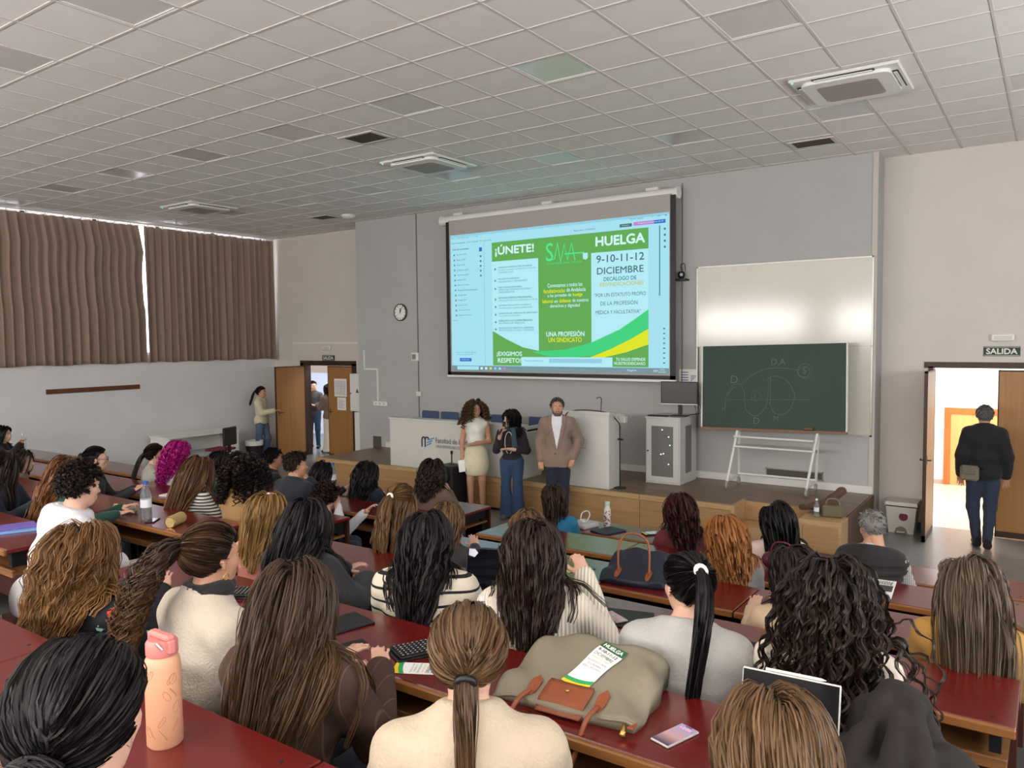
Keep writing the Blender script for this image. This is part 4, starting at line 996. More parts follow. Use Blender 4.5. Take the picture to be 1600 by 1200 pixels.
def grid_sdf(prims, h, k, pad=0.05, inflate=0.0, lo=None, hi=None):
    B = [bounds(p, pad + inflate) for p in prims]
    lo = np.min([b[0] for b in B], 0) if lo is None else np.maximum(np.min([b[0] for b in B], 0), lo)
    hi = np.max([b[1] for b in B], 0) if hi is None else np.minimum(np.max([b[1] for b in B], 0), hi)
    n = np.maximum(np.ceil((hi - lo) / h).astype(int) + 1, 3)
    D = np.full(n, 0.5, np.float32)
    ax = [lo[i] + h * np.arange(n[i]) for i in range(3)]
    for p, b in zip(prims, B):
        i0 = np.maximum(np.floor((b[0] - lo) / h).astype(int), 0); i1 = np.minimum(np.ceil((b[1] - lo) / h).astype(int) + 1, n)
        if np.any(i1 <= i0): continue
        G = np.stack(np.meshgrid(*[ax[i][i0[i]:i1[i]] for i in range(3)], indexing='ij'), -1)
        d = (d_prim(p, G) - inflate).astype(np.float32)
        s = D[i0[0]:i1[0], i0[1]:i1[1], i0[2]:i1[2]]
        if k > 0:
            hh = np.clip(0.5 + 0.5 * (s - d) / k, 0, 1)
            s[...] = s * (1 - hh) + d * hh - k * hh * (1 - hh)
        else: s[...] = np.minimum(s, d)
    return D, lo, ax
def surface_nets(D, lo, h):
    n = D.shape; neg = D < 0
    c = np.zeros(tuple(m - 1 for m in n), np.int8)
    sl = [(slice(0, -1), slice(1, None))] * 3
    corners = [(i, j, k) for i in (0, 1) for j in (0, 1) for k in (0, 1)]
    def at(A, o): return A[sl[0][o[0]], sl[1][o[1]], sl[2][o[2]]]
    for o in corners: c += at(neg, o)
    act = np.argwhere((c > 0) & (c < 8))
    if len(act) == 0: return np.zeros((0, 3)), np.zeros((0, 4), int)
    vid = -np.ones(c.shape, np.int64); vid[tuple(act.T)] = np.arange(len(act))
    acc = np.zeros((len(act), 3)); cnt = np.zeros(len(act))
    for o in corners:
        for a in range(3):
            if o[a]: continue
            o2 = list(o); o2[a] = 1
            d0 = D[tuple((act + o).T)]; d1 = D[tuple((act + o2).T)]
            m = (d0 < 0) != (d1 < 0)
            t = np.where(m, d0 / np.where(m, d0 - d1, 1), 0)
            q = np.repeat(np.array(o, float)[None], len(act), 0); q[:, a] += t
            acc[m] += q[m]; cnt[m] += 1
    V = lo + h * (act + acc / cnt[:, None])
    F = []
    for a in range(3):
        b, d = (a + 1) % 3, (a + 2) % 3
        s0 = [slice(None)] * 3; s1 = [slice(None)] * 3; s0[a] = slice(0, -1); s1[a] = slice(1, None)
        e = np.argwhere(neg[tuple(s0)] != neg[tuple(s1)])
        ok = (e[:, b] > 0) & (e[:, d] > 0) & (e[:, b] < n[b] - 1) & (e[:, d] < n[d] - 1); e = e[ok]
        if not len(e): continue
        sgn = neg[tuple(s0)][tuple(e.T)]
        q = []
        for (ib, id_) in ((-1, -1), (0, -1), (0, 0), (-1, 0)):
            f = e.copy(); f[:, b] += ib; f[:, d] += id_; q.append(vid[tuple(f.T)])
        q = np.stack(q, 1); q[~sgn] = q[~sgn][:, ::-1]
        F.append(q)
    return V, np.concatenate(F)
def blob(prims, h, k=0.02, inflate=0.0, cut=None, noise=0.0, lo=None, hi=None):
    D, l, ax = grid_sdf(prims, h, k, inflate=inflate, lo=lo, hi=hi)
    G = None
    if cut is not None or noise:
        G = np.stack(np.meshgrid(*ax, indexing='ij'), -1)
    if noise:
        x, y, z = G[..., 0], G[..., 1], G[..., 2]
        D = D + (noise * (np.sin(31 * x + 11 * z + 3 * np.sin(17 * y)) * np.sin(23 * z + 9 * y) + 0.5 * np.sin(57 * z + 21 * x) * np.sin(41 * y))).astype(np.float32)
    if cut is not None: D = np.maximum(D, cut(G).astype(np.float32))
    D[0] = D[-1] = 0.3; D[:, 0] = D[:, -1] = 0.3; D[:, :, 0] = D[:, :, -1] = 0.3
    return surface_nets(D, l, h)
def merge(parts):
    V = []; F = []; n = 0
    for v, f in parts:
        V.append(v); F.append(f + n); n += len(v)
    return np.concatenate(V), np.concatenate(F)

# --- a head (origin between the ears, +y forward) and hands, made once
def head_prims(m=0):
    P = [ell((0, -0.012, 0.028), (0.077, 0.096, 0.089)), ell((0, 0.02, -0.035), (0.063, 0.074, 0.085)), ell((0, 0.05, -0.085), (0.036 + 0.006 * m, 0.034, 0.028 + 0.004 * m)),
         rcone((0, 0.085, 0.012), (0, 0.111, -0.028), 0.008, 0.0135), rcone((-0.036, 0.074, 0.026), (0.036, 0.074, 0.026), 0.014, 0.014),
         ell((0.046, 0.055, -0.02), (0.022, 0.026, 0.022)), ell((-0.046, 0.055, -0.02), (0.022, 0.026, 0.022)), ell((0, 0.083, -0.060), (0.024, 0.014, 0.008)), ell((0, 0.081, -0.072), (0.021, 0.014, 0.008)),
         rcone((0, -0.018, -0.06), (0, -0.028, -0.16), 0.05 + 0.006 * m, 0.052 + 0.006 * m)]
    return P
def make_head(h, m):
    D, l, ax = grid_sdf(head_prims(m), h, 0.018)
    G = np.stack(np.meshgrid(*ax, indexing='ij'), -1)
    for s in (-1, 1):
        e = np.linalg.norm((G - np.array((s * 0.031, 0.093, 0.004))) / np.array((1.25, 1, 0.85)), axis=-1) - 0.0135
        hh = np.clip(0.5 - 0.5 * (e + D) / 0.012, 0, 1); D = D * (1 - hh) - e * hh + 0.012 * hh * (1 - hh)
        ear = d_prim(ell((s * 0.079, -0.008, -0.012), (0.010, 0.019, 0.031)), G)
        dent = d_prim(ell((s * 0.090, -0.004, -0.010), (0.007, 0.010, 0.018)), G)
        D = np.minimum(D, np.maximum(ear, -dent))
    D = D.astype(np.float32)
    D[0] = D[-1] = 0.3; D[:, 0] = D[:, -1] = 0.3; D[:, :, 0] = D[:, :, -1] = 0.3
    return surface_nets(D, l, h)
HEADS = {(q, m): make_head(q, m) for q in (0.0068, 0.014) for m in (0, 1)}
def hand_prims(curl, thumb=0.6):
    """right hand, wrist at origin, fingers along +y, palm facing -z, thumb towards -x"""
    P = [ell((0, 0.045, 0), (0.040, 0.05, 0.015)), rcone((0, -0.03, 0), (0, 0.02, 0), 0.024, 0.026)]
    for k, (x, L) in enumerate(((-0.029, 0.070), (-0.010, 0.080), (0.010, 0.074), (0.028, 0.058))):
        p = np.array((x, 0.083 - 0.004 * abs(k - 1.3), 0.0)); a = 0.15 * curl; seg = (0.46, 0.31, 0.23); r = 0.0092 - 0.0006 * k
        spread = (k - 1.5) * 0.06 * (1 - 0.6 * curl)
        for s_, l in enumerate(seg):
            q = p + L * l * np.array((math.sin(spread), math.cos(spread) * math.cos(a), -math.sin(a)))
            P.append(rcone(p, q, r, r * 0.9)); p = q; r *= 0.9; a += curl * 1.0
    p = np.array((-0.030, 0.022, -0.004))
    q = p + 0.038 * np.array((-0.72, 0.65, -0.25)); P.append(rcone(p, q, 0.014, 0.0105))
    q2 = q + 0.032 * np.array((-0.72 * (1 - thumb) + 0.2 * thumb, 0.85, -0.35)); P.append(rcone(q, q2, 0.0105, 0.009))
    return P
HANDS = {}
for nm, cu, hq in (('flat', 0.12, 0.006), ('relax', 0.5, 0.008), ('fist', 1.25, 0.007)):
    D, l, _ = grid_sdf(hand_prims(cu), hq, 0.006)
    D[0] = D[-1] = 0.3; D[:, 0] = D[:, -1] = 0.3; D[:, :, 0] = D[:, :, -1] = 0.3
    HANDS[nm] = surface_nets(D, l, hq)
def frame_from(fwd, up):
    f = np.array(fwd, float); f /= np.linalg.norm(f); u = np.array(up, float); x = np.cross(f, u)
    if np.linalg.norm(x) < 1e-4: x = np.cross(f, (1, 0, 0.1))
    x /= np.linalg.norm(x); u = np.cross(x, f); return np.stack([x, f, u], 1)      # columns x,y,z
def rotz(a): c, s = math.cos(a), math.sin(a); return np.array(((c, -s, 0), (s, c, 0), (0, 0, 1.0)))
def rotx(a): c, s = math.cos(a), math.sin(a); return np.array(((1, 0, 0), (0, c, -s), (0, s, c)))
def roty(a): c, s = math.cos(a), math.sin(a); return np.array(((c, 0, s), (0, 1, 0), (-s, 0, c)))

SKIN = {'light': (204, 160, 138), 'mid': (188, 140, 114), 'tan': (168, 120, 94)}
def skin(n): return mat('skin_' + n, SKIN[n], 0.5, spec=0.35, var=0.04, vscale=20)
def cloth(name, c, **k):
    kk = dict(rough=0.85, var=0.05, vscale=14, bump=0.15, bscale=160, sheen=0.1); kk.update(k); return mat('cloth_' + name, c, **kk)
def hair_mat():
    if 'hair' in MATS: return MATS['hair']
    m = mat('hair', (80, 60, 40), 0.47, spec=0.32, attr='tint')
    return m
M_eye = mat('eye_white', (226, 222, 216), 0.2); M_iris = mat('eye_iris', (46, 32, 24), 0.2)
def eye_mesh():
    b = MB(); n = 10; prof = [(0.0115 * math.sin(PI * k / 8), -0.0115 * math.cos(PI * k / 8)) for k in range(9)]
    b.lathe(prof[1:-1], n, T=Matrix.Rotation(-PI / 2, 4, 'X'))
    b.lathe([(0.0062, 0.0098), (0.0055, 0.0112), (0.002, 0.0119)], 10, mi=1, T=Matrix.Rotation(-PI / 2, 4, 'X'))
    return b.mesh('eye', [M_eye, M_iris], True)
EYE = eye_mesh()

# --- hair -----------------------------------------------------------------------------------------------
def tubes(paths, rad, cols, sides=3):
    """paths (N,S,3), rad (N,S), cols (N,S,3) -> verts, quads, colours"""
    N, Sg, _ = paths.shape
    T = np.gradient(paths, axis=1); T /= np.maximum(np.linalg.norm(T, axis=-1, keepdims=True), 1e-9)
    ref = np.where(np.abs(T[..., 2:3]) < 0.9, np.array((0, 0, 1.0)), np.array((1.0, 0, 0)))
    A = np.cross(T, ref); A /= np.maximum(np.linalg.norm(A, axis=-1, keepdims=True), 1e-9); B = np.cross(T, A)
    if sides == 2:                                       # flat strand, each with its own roll
        an = RNG.uniform(-0.9, 0.9, (N, 1, 1)); W_ = A * np.cos(an) + B * np.sin(an)
        V = np.stack([paths - rad[..., None] * 1.25 * W_, paths + rad[..., None] * 1.25 * W_], 2)
        idx = np.arange(N * Sg * 2).reshape(N, Sg, 2)
        F = np.stack([idx[:, :-1, 0], idx[:, :-1, 1], idx[:, 1:, 1], idx[:, 1:, 0]], -1).reshape(-1, 4)
        return V.reshape(-1, 3), F, np.repeat(cols[:, :, None], 2, 2).reshape(-1, 3)
    V = []
    for j in range(sides):
        an = 2 * PI * j / sides; V.append(paths + rad[..., None] * (A * math.cos(an) + B * math.sin(an)))
    V = np.stack(V, 2)                                   # N,S,sides,3
    idx = np.arange(N * Sg * sides).reshape(N, Sg, sides)
    F = []
    for j in range(sides):
        j2 = (j + 1) % sides
        F.append(np.stack([idx[:, :-1, j], idx[:, :-1, j2], idx[:, 1:, j2], idx[:, 1:, j]], -1).reshape(-1, 4))
    C = np.repeat(cols[:, :, None], sides, 2).reshape(-1, 3)
    return V.reshape(-1, 3), np.concatenate(F), C
HR = np.array((0.081, 0.101, 0.094)); HC = np.array((0, -0.013, 0.030))   # skull ellipsoid used for hair
def scalp_points(n, rg, front=0.35, back=-0.95, top=1.0):
    out = []
    while len(out) < n:
        q = rg.normal(size=(n * 4, 3)); q /= np.linalg.norm(q, axis=1, keepdims=True)
        line = np.interp(q[:, 1], [-1, -0.3, 0.1, 0.45, 1], [back, back + 0.1, -0.35, front - 0.1, front + 0.15])
        out += list(q[q[:, 2] > line])
    return np.array(out[:n])
class Hair:
    def __init__(s, Rh, oh, coll, seed, col, tip=None, var=0.18):
        s.R, s.o, s.coll = Rh, oh, coll; s.rg = np.random.default_rng(seed)
        s.c0 = np.array(lin(col)) * 0.72; s.c1 = np.array(lin(tip if tip is not None else col)) * 0.72; s.var = var * 0.75; s.V = []; s.F = []; s.C = []; s.n = 0
    def emit(s, paths, rad, mix0=0.0, mix1=1.0, sides=2):
        N, Sg, _ = paths.shape
        t = np.linspace(mix0, mix1, Sg)[None, :, None]
        b = (1 + s.var * s.rg.normal(size=(N, 1, 1))).clip(0.45, 1.7)
        cols = (s.c0 * (1 - t) + s.c1 * t) * b
        v, f, c = tubes(paths, rad, cols, sides)
        s.V.append(v); s.F.append(f + s.n); s.C.append(c); s.n += len(v)
    def world(s, q): return q @ s.R.T + s.o
    def cap(s, grow=0.0, front=0.35, back=-0.95):
        """smooth under-layer on the scalp"""
        nu, nv = 40, 22; u = np.linspace(0, 2 * PI, nu, endpoint=False); V = []
        th = np.linspace(0, 1, nv)
        for a in u:
            d = np.array((math.cos(a), math.sin(a)))
            y = d[1]; line = np.interp(y, [-1, -0.3, 0.1, 0.45, 1], [back, back + 0.1, -0.35, front - 0.1, front + 0.15]); tm = math.acos(max(-1, min(1, line)))
            for t in th:
                p = tm * t; V.append(np.array((math.sin(p) * d[0], math.sin(p) * d[1], math.cos(p))) * (HR + grow) + HC)
        V = s.world(np.array(V)); F = []
        for i in range(nu):
            for j in range(nv - 1):
                i2 = (i + 1) % nu; F.append((i * nv + j, i2 * nv + j, i2 * nv + j + 1, i * nv + j + 1))
        s.V.append(V); s.F.append(np.array(F) + s.n); s.C.append(np.tile(s.c0 * 0.8, (len(V), 1))); s.n += len(V)
    def dist(s, P):
        q = (P - s.o) @ s.R - HC
        k0 = np.linalg.norm(q / HR, axis=-1); k1 = np.linalg.norm(q / (HR * HR), axis=-1); d = k0 * (k0 - 1) / np.maximum(k1, 1e-6)
        fc = d_prim(ell((0, 0.02, -0.035), (0.063, 0.074, 0.085)), (P - s.o) @ s.R); d = np.minimum(d, fc)
        for p in s.coll: d = np.minimum(d, d_prim(p, P))
        return d
    def push(s, P, clear):
        for _ in range(2):
            d = s.dist(P); need = np.maximum(clear - d, 0)
            if need.max() <= 0: break
            e = 0.004; g = np.stack([s.dist(P + np.array(v) * e) - d for v in ((1, 0, 0), (0, 1, 0), (0, 0, 1))], -1)
            g /= np.maximum(np.linalg.norm(g, axis=-1, keepdims=True), 1e-6); P = P + g * need[..., None]
        return P
    def sim(s, roots, d0, L, clear, n, stiff=0.35, pull=1.4, back=0.32):
        P = roots.copy(); D = d0.copy(); out = [P]; st = (L / n)[:, None]
        for k in range(n):
            gg = np.stack([-pull * (P[:, 0] - s.o[0]), np.full(len(P), -back), np.full(len(P), -1.0)], 1)
            D = D * (1 - stiff) + gg * stiff; D /= np.linalg.norm(D, axis=1, keepdims=True)
            Q = s.push(P + D * st, clear); D = Q - P; D /= np.maximum(np.linalg.norm(D, axis=1, keepdims=True), 1e-6); P = s.push(P + D * st, clear * 0.9); out.append(P)
        return np.stack(out, 1)
    def locks(s, guides, m, spread, r, wave=0.0, freq=3.0, curl=False, taper=0.5, spread_tip=None, wander=0.0, fill=True, st_up=0, fillr=2.0):
        """each guide becomes a lock of m strands; waves or ringlets added on the way down"""
        M, Sg, _ = guides.shape; rg = s.rg; t = np.linspace(0, 1, Sg)
        if curl or wave:
            up = st_up or (3 if curl else 2); tt = np.linspace(0, Sg - 1, (Sg - 1) * up + 1); i0 = np.minimum(tt.astype(int), Sg - 2); fr = (tt - i0)[None, :, None]
            guides = guides[:, i0] * (1 - fr) + guides[:, i0 + 1] * fr; Sg = guides.shape[1]; t = np.linspace(0, 1, Sg)
        T = np.gradient(guides, axis=1); T /= np.maximum(np.linalg.norm(T, axis=-1, keepdims=True), 1e-9)
        A = np.cross(T, np.array((0.13, 0.31, 0.94))); A /= np.maximum(np.linalg.norm(A, axis=-1, keepdims=True), 1e-6); B = np.cross(T, A)
        ln = np.linalg.norm(np.diff(guides, axis=1), axis=-1).sum(1)
        ph0 = rg.uniform(0, 2 * PI, M); amp = rg.uniform(0.7, 1.3, M)
        ramp = np.clip(t * 2.2, 0, 1) ** 1.2
        ph = ph0[:, None] + 2 * PI * freq * ln[:, None] * t[None] * 10 * rg.uniform(0.85, 1.15, M)[:, None]
        off = (A * np.cos(ph)[..., None] + (B * np.sin(ph)[..., None] if curl else B * 0.25 * np.sin(ph * 0.7)[..., None])) * (wave * amp[:, None] * ramp[None])[..., None]
        G = guides + off
        sp = np.interp(t, [0, 1], [spread, (spread * 0.75 if not (wave or curl) else spread * (0.45 if curl else 0.95)) if spread_tip is None else spread_tip])
        oa = rg.normal(size=(M, m)).clip(-1.6, 1.6); ob = rg.normal(size=(M, m)).clip(-1.6, 1.2) * 0.8
        if wander:
            w = wander * np.sin(t[None, None] * rg.uniform(4, 11, (M, m, 1)) + rg.uniform(0, 6.28, (M, m, 1))) * ramp
        else: w = np.zeros((M, m, Sg))
        P = G[:, None] + A[:, None] * (oa[..., None] * sp + w)[..., None] + B[:, None] * (ob[..., None] * sp)[..., None]
        P = P.reshape(M * m, Sg, 3)
        rad = r * (1 - taper * t ** 2)[None] * rg.uniform(0.7, 1.3, (M * m, 1))
        s.emit(P, np.broadcast_to(rad, (M * m, Sg)))
        if fill: s.emit(guides + off * 0.8, np.broadcast_to((r * fillr * (1 - 0.6 * t))[None], (M, Sg)), sides=3)
    def scalp_roots(s, n, **k):
        q = scalp_points(n, s.rg, **k); return q, s.world(q * HR + HC)
    def tangent(s, q, v):
        """v (n,3) in head space made tangent to the scalp at q"""
        nr = q / HR; nr /= np.linalg.norm(nr, axis=1, keepdims=True); d = v - (v * nr).sum(1, keepdims=True) * nr
        return (d / np.maximum(np.linalg.norm(d, axis=1, keepdims=True), 1e-6)) @ s.R.T
    def obj(s, parent, label=None):
        me = np_mesh('hair', np.concatenate(s.V), np.concatenate(s.F), hair_mat(), True, col=np.concatenate(s.C))
        return link('hair', me, parent, label=label)

def style_hair(H, st):
    rg = H.rg; kind = st['k']; L = st.get('L', 0.45); q_ = st.get('q', 1.0); r = st.get('r', 0.004)
    front = st.get('front', 0.38)
    if kind in ('long', 'bob'):
        H.cap(0.004, front=front); M = int(110 * q_); part = st.get('part', 0.0)
        q, root = H.scalp_roots(M, front=front)
        wf = np.clip((q[:, 1] + 0.35) / 0.7, 0, 1) * np.clip(q[:, 2] + 0.5, 0.2, 1); sd = np.where(q[:, 0] >= part, 1.0, -1.0)
        v = np.stack([sd * (0.35 + 0.55 * wf) * (0.3 + 0.7 * np.clip(np.abs(q[:, 0]) * 1.6 + wf, 0, 1)), -0.75 + 0.25 * wf, -0.45 - 0.4 * (1 - wf)], 1)
        d0 = H.tangent(q, v); high = (q[:, 2] + 1) / 2
        clear = 0.005 + 0.8 * st.get('vol', 0.016) * (0.3 + 0.7 * high) * rg.uniform(0.5, 1.2, M)
        LL = L * rg.uniform(0.86, 1.06, M) + 0.06 * high
        g = H.sim(root, d0, LL, clear, int(st.get('n', 12)), st.get('stiff', 0.42), st.get('pull', 2.0))
        H.locks(g, int(st.get('m', 7)), st.get('spread', 0.013), r, st.get('wave', 0.0) * (1.0 if st.get('curl') else 0.75), st.get('freq', 1.0), st.get('curl', False), spread_tip=st.get('tipspread'), wander=st.get('wander', 0.007 if st.get('wave') else 0.005), st_up=st.get('up', 0), fillr=st.get('fillr', 2.0))
        # long combed strands over the crown
        M2 = int(62 * q_); q, root = H.scalp_roots(M2, front=front, back=0.0)
        wf = np.clip((q[:, 1] + 0.35) / 0.7, 0, 1); sd = np.where(q[:, 0] >= part, 1.0, -1.0)
        v = np.stack([sd * (0.3 + 0.55 * wf) * (0.3 + 0.7 * np.clip(np.abs(q[:, 0]) * 1.6 + wf, 0, 1)), -0.8 + 0.2 * wf, -0.4 * np.ones(M2)], 1)
        g = H.sim(root, H.tangent(q, v), np.full(M2, min(L, 0.3)), np.full(M2, 0.008 + st.get('vol', 0.016) * 0.6), 12, st.get('stiff', 0.42))
        H.locks(g, int(st.get('m', 7)), st.get('spread', 0.013) * 0.8, r * 0.9, st.get('wave', 0.0) * 0.6, st.get('freq', 1.0), st.get('curl', False), wander=st.get('wander', 0.004), fill=False)
    elif kind in ('tail', 'bun', 'halfup'):
        H.cap(0.003, front=front)
        tie = np.array(st.get('tie', (0, -0.92, 0.15)), float); tie /= np.linalg.norm(tie)
        M = int(190 * q_); q, root = H.scalp_roots(M, front=front, **({'back': 0.1} if kind == 'halfup' else {}))
        Sg = 12; t = np.linspace(0, 1, Sg)[None, :, None]
        mid = q[:, None] * (1 - t) + tie * t; mid /= np.linalg.norm(mid, axis=-1, keepdims=True)
        P = H.world(mid * (HR + 0.004 + 0.006 * np.sin(PI * t) + 0.004 * rg.random((M, 1, 1))) + HC)
        H.locks(P, int(st.get('m', 6)), 0.0065, r, wander=0.0025, spread_tip=0.0035, taper=0.2, fillr=min(1.2, st.get('fillr', 1.5)))
        TP = H.world(tie * (HR + 0.012) + HC); nrm = tie @ H.R.T
        if kind == 'bun':
            br = st.get('bun', 0.045); cen = TP + nrm * br * 0.55; n = int(70 * q_); u = rg.uniform(0, 2 * PI, n); tt = np.linspace(0, 1, 14)
            ax = frame_from(nrm, (0, 0, 1)); ph = u[:, None] + 2.6 * tt[None] * rg.choice([1, 1, -1], n)[:, None]; lat = rg.uniform(-1.1, 1.3, n)[:, None] + 0.5 * np.sin(3 * tt)[None]
            rr = br * (1 + 0.05 * rg.normal(size=(n, 1)))
            loc = np.stack([rr * np.cos(lat) * np.cos(ph), rr * 0.72 * np.sin(lat), rr * np.cos(lat) * np.sin(ph)], -1)
            H.emit(loc @ ax.T + cen, np.full((n, 14), r * 1.8), sides=4)
            H.emit(loc[:, :, :] * 0.8 @ ax.T + cen, np.full((n, 14), r * 3.0), sides=4)
        else:
            M = int((70 if kind == 'tail' else 60) * q_); th = rg.uniform(0, 2 * PI, M); rr = 0.014 * np.sqrt(rg.random(M)); ax = frame_from(nrm, (0, 0, 1))
            root = TP + (np.stack([rr * np.cos(th), 0 * th, rr * np.sin(th)], 1)) @ ax.T
            d0 = nrm * (1.0 if kind == 'tail' else 0.5) + np.array((0, 0, -0.2)) + ax[:, 0] * np.cos(th)[:, None] * st.get('fan', 0.25) + ax[:, 2] * np.sin(th)[:, None] * st.get('fan', 0.25) * 0.6
            d0 /= np.linalg.norm(d0, axis=1, keepdims=True)
            g = H.sim(root, d0, L * rg.uniform(0.85, 1.05, M), 0.006 + 0.02 * rg.random(M), int(st.get('n', 12)), st.get('stiff', 0.4))
            H.locks(g, int(st.get('m', 7)), st.get('spread', 0.008), r, st.get('wave', 0.0), st.get('freq', 1.0), st.get('curl', False), wander=st.get('wander', 0.004), spread_tip=st.get('tipspread'))
            if kind == 'halfup':
                M = int(80 * q_); q, root = H.scalp_roots(M, front=-0.2, back=-0.95); q = q[q[:, 2] < 0.35]; root = H.world(q * HR + HC); M = len(q)
                v = np.stack([np.sign(q[:, 0]) * 0.5, -0.6 * np.ones(M), -0.6 * np.ones(M)], 1)
                g = H.sim(root, H.tangent(q, v), L * rg.uniform(0.9, 1.1, M), 0.008 + 0.02 * rg.random(M), int(st.get('n', 12)), 0.35)
                H.locks(g, int(st.get('m', 7)), st.get('spread', 0.009), r, st.get('wave', 0.0), st.get('freq', 1.0), wander=st.get('wander', 0.004))
    elif kind == 'afro':      # voluminous ringlets standing away from the head
        H.cap(0.01, front=front); M = int(170 * q_); q, root = H.scalp_roots(M, front=front)
        v = np.stack([q[:, 0] * 1.2 + 0.15 * np.sign(q[:, 0]), q[:, 1] * 0.8 - 0.25, q[:, 2] * 0.12 - 0.15], 1); v /= np.linalg.norm(v, axis=1, keepdims=True)
        d0 = v @ H.R.T; LL = L * rg.uniform(0.75, 1.1, M)
        g = H.sim(root, d0, LL, st.get('vol', 0.05) * rg.uniform(0.3, 1.0, M), int(st.get('n', 10)), st.get('stiff', 0.32), 0.3, 0.0)
        H.locks(g, int(st.get('m', 4)), st.get('spread', 0.008), r, st.get('wave', 0.014), st.get('freq', 2.4), True, wander=0.006, spread_tip=0.009, taper=0.4)
    elif kind == 'short':
        H.cap(0.005, front=front, back=st.get('back', -0.8)); M = int(420 * q_); q, root = H.scalp_roots(M, front=front, back=st.get('back', -0.8))
        v = np.stack([q[:, 0] * 0.3 + 0.25 * rg.normal(size=M), -0.7 + 0.5 * rg.normal(size=M) * st.get('mess', 0.5) - 0.2 * (q[:, 2] < 0.2), -0.5 * np.ones(M)], 1)
        d0 = H.tangent(q, v) + (q @ H.R.T) * st.get('lift', 0.25); d0 /= np.linalg.norm(d0, axis=1, keepdims=True)
        LL = L * rg.uniform(0.6, 1.2, M) * np.where(q[:, 2] > 0.1, 1.0, st.get('sides', 0.6))
        g = H.sim(root, d0, LL, 0.004 + st.get('vol', 0.01) * rg.random(M), 6, 0.15, 0.0, 0.0)
        H.locks(g, int(st.get('m', 3)), 0.005, r, st.get('wave', 0.0), st.get('freq', 3.0), st.get('curl', False), wander=0.003, fill=False)
    elif kind == 'fringe_only': pass
    if st.get('fringe'):
        M = int(40 * q_); u = rg.uniform(-0.8, 0.8, M); q = np.stack([u * 0.75, 0.62 + 0.1 * rg.random(M), 0.62 - 0.25 * np.abs(u)], 1); q /= np.linalg.norm(q, axis=1, keepdims=True)
        root = H.world(q * HR + HC); v = np.stack([q[:, 0] * 0.5, 0.3 + 0 * u, -1 + 0 * u], 1)
        g = H.sim(root, H.tangent(q, v), np.full(M, 0.06), np.full(M, 0.008), 6, 0.2, 0.0, 0.0); H.locks(g, 5, 0.006, r, wander=0.003)

# --- one person -------------------------------------------------------------------------------------------
def seated_joints(H, lean=0.05, arms=None, w=1.0):
    zs = H - 0.312; J = {}
    J['pel'] = np.array((0, 0.0, 0.545)); J['ab'] = np.array((0, 0.35 * lean, 0.545 + 0.45 * (zs - 0.545)))
    J['ch'] = np.array((0, 0.7 * lean, zs - 0.12)); J['shc'] = np.array((0, 0.85 * lean, zs))
    J['neck'] = np.array((0, 0.9 * lean, zs + 0.04)); J['head'] = np.array((0, lean + 0.02, H - 0.125))
    for s, n in ((-1, 'L'), (1, 'R')):
        J['sh' + n] = np.array((s * 0.162 * w, 0.85 * lean - 0.005, zs - 0.042))
        J['el' + n] = J['sh' + n] + np.array((s * 0.06, 0.13, -0.235)); J['wr' + n] = np.array((s * 0.10, lean + 0.36, 0.815))
        J['hip' + n] = np.array((s * 0.085, 0.02, 0.54)); J['kn' + n] = np.array((s * 0.10, 0.42, 0.53)); J['an' + n] = np.array((s * 0.10, 0.40, 0.085)); J['toe' + n] = J['an' + n] + np.array((s * 0.02, 0.15, -0.045))
    for k, v in (arms or {}).items(): J[k] = np.array(v, float)
    return J
def standing_joints(H, lean=0.0, w=1.0, over=None):
    zs = H - 0.298; J = {}; hz = 0.535 * H
    J['pel'] = np.array((0, 0, hz)); J['ab'] = np.array((0, 0.01, hz + 0.42 * (zs - hz))); J['ch'] = np.array((0, 0.5 * lean, zs - 0.12)); J['shc'] = np.array((0, 0.8 * lean, zs)); J['neck'] = np.array((0, 0.9 * lean, zs + 0.04)); J['head'] = np.array((0, lean + 0.02, H - 0.125))
    for s, n in ((-1, 'L'), (1, 'R')):
        J['sh' + n] = np.array((s * 0.166 * w, 0.8 * lean, zs - 0.042)); J['el' + n] = np.array((s * 0.235 * w, -0.02, zs - 0.31)); J['wr' + n] = np.array((s * 0.235 * w, 0.05, zs - 0.55))
        J['hip' + n] = np.array((s * 0.085, 0, hz - 0.02)); J['kn' + n] = np.array((s * 0.09, 0.015, 0.285 * H)); J['an' + n] = np.array((s * 0.09, -0.02, 0.085)); J['toe' + n] = J['an' + n] + np.array((s * 0.02, 0.15, -0.05))
    for k, v in (over or {}).items(): J[k] = np.array(v, float)
    return J
def torso_prims(J, w=1.0, fem=True, fat=0.0):
    f = 1.0 if fem else 1.08; w = w * f
    P = [ell(J['pel'] + np.array((0, -0.01, 0)), (0.160 + fat, 0.115 + fat, 0.12)), ell(J['ab'], (0.128 * w + fat, 0.095 + fat, 0.15)), ell(J['ch'], (0.150 * w + fat * 0.6, 0.105 + fat * 0.6, 0.165)),
         rcone(J['shL'] + np.array((0.035, 0, -0.012)), J['shR'] + np.array((-0.035, 0, -0.012)), 0.052 * f, 0.052 * f), rcone(J['shc'] + np.array((0, -0.01, -0.01)), J['neck'] + np.array((0, 0, 0.025)), 0.078 * f, 0.054 * f),
         rcone(J['neck'] + np.array((0, -0.012, -0.02)), J['shL'] + np.array((0.02, 0, 0.0)), 0.052 * f, 0.044 * f), rcone(J['neck'] + np.array((0, -0.012, -0.02)), J['shR'] + np.array((-0.02, 0, 0.0)), 0.052 * f, 0.044 * f)]
    return P
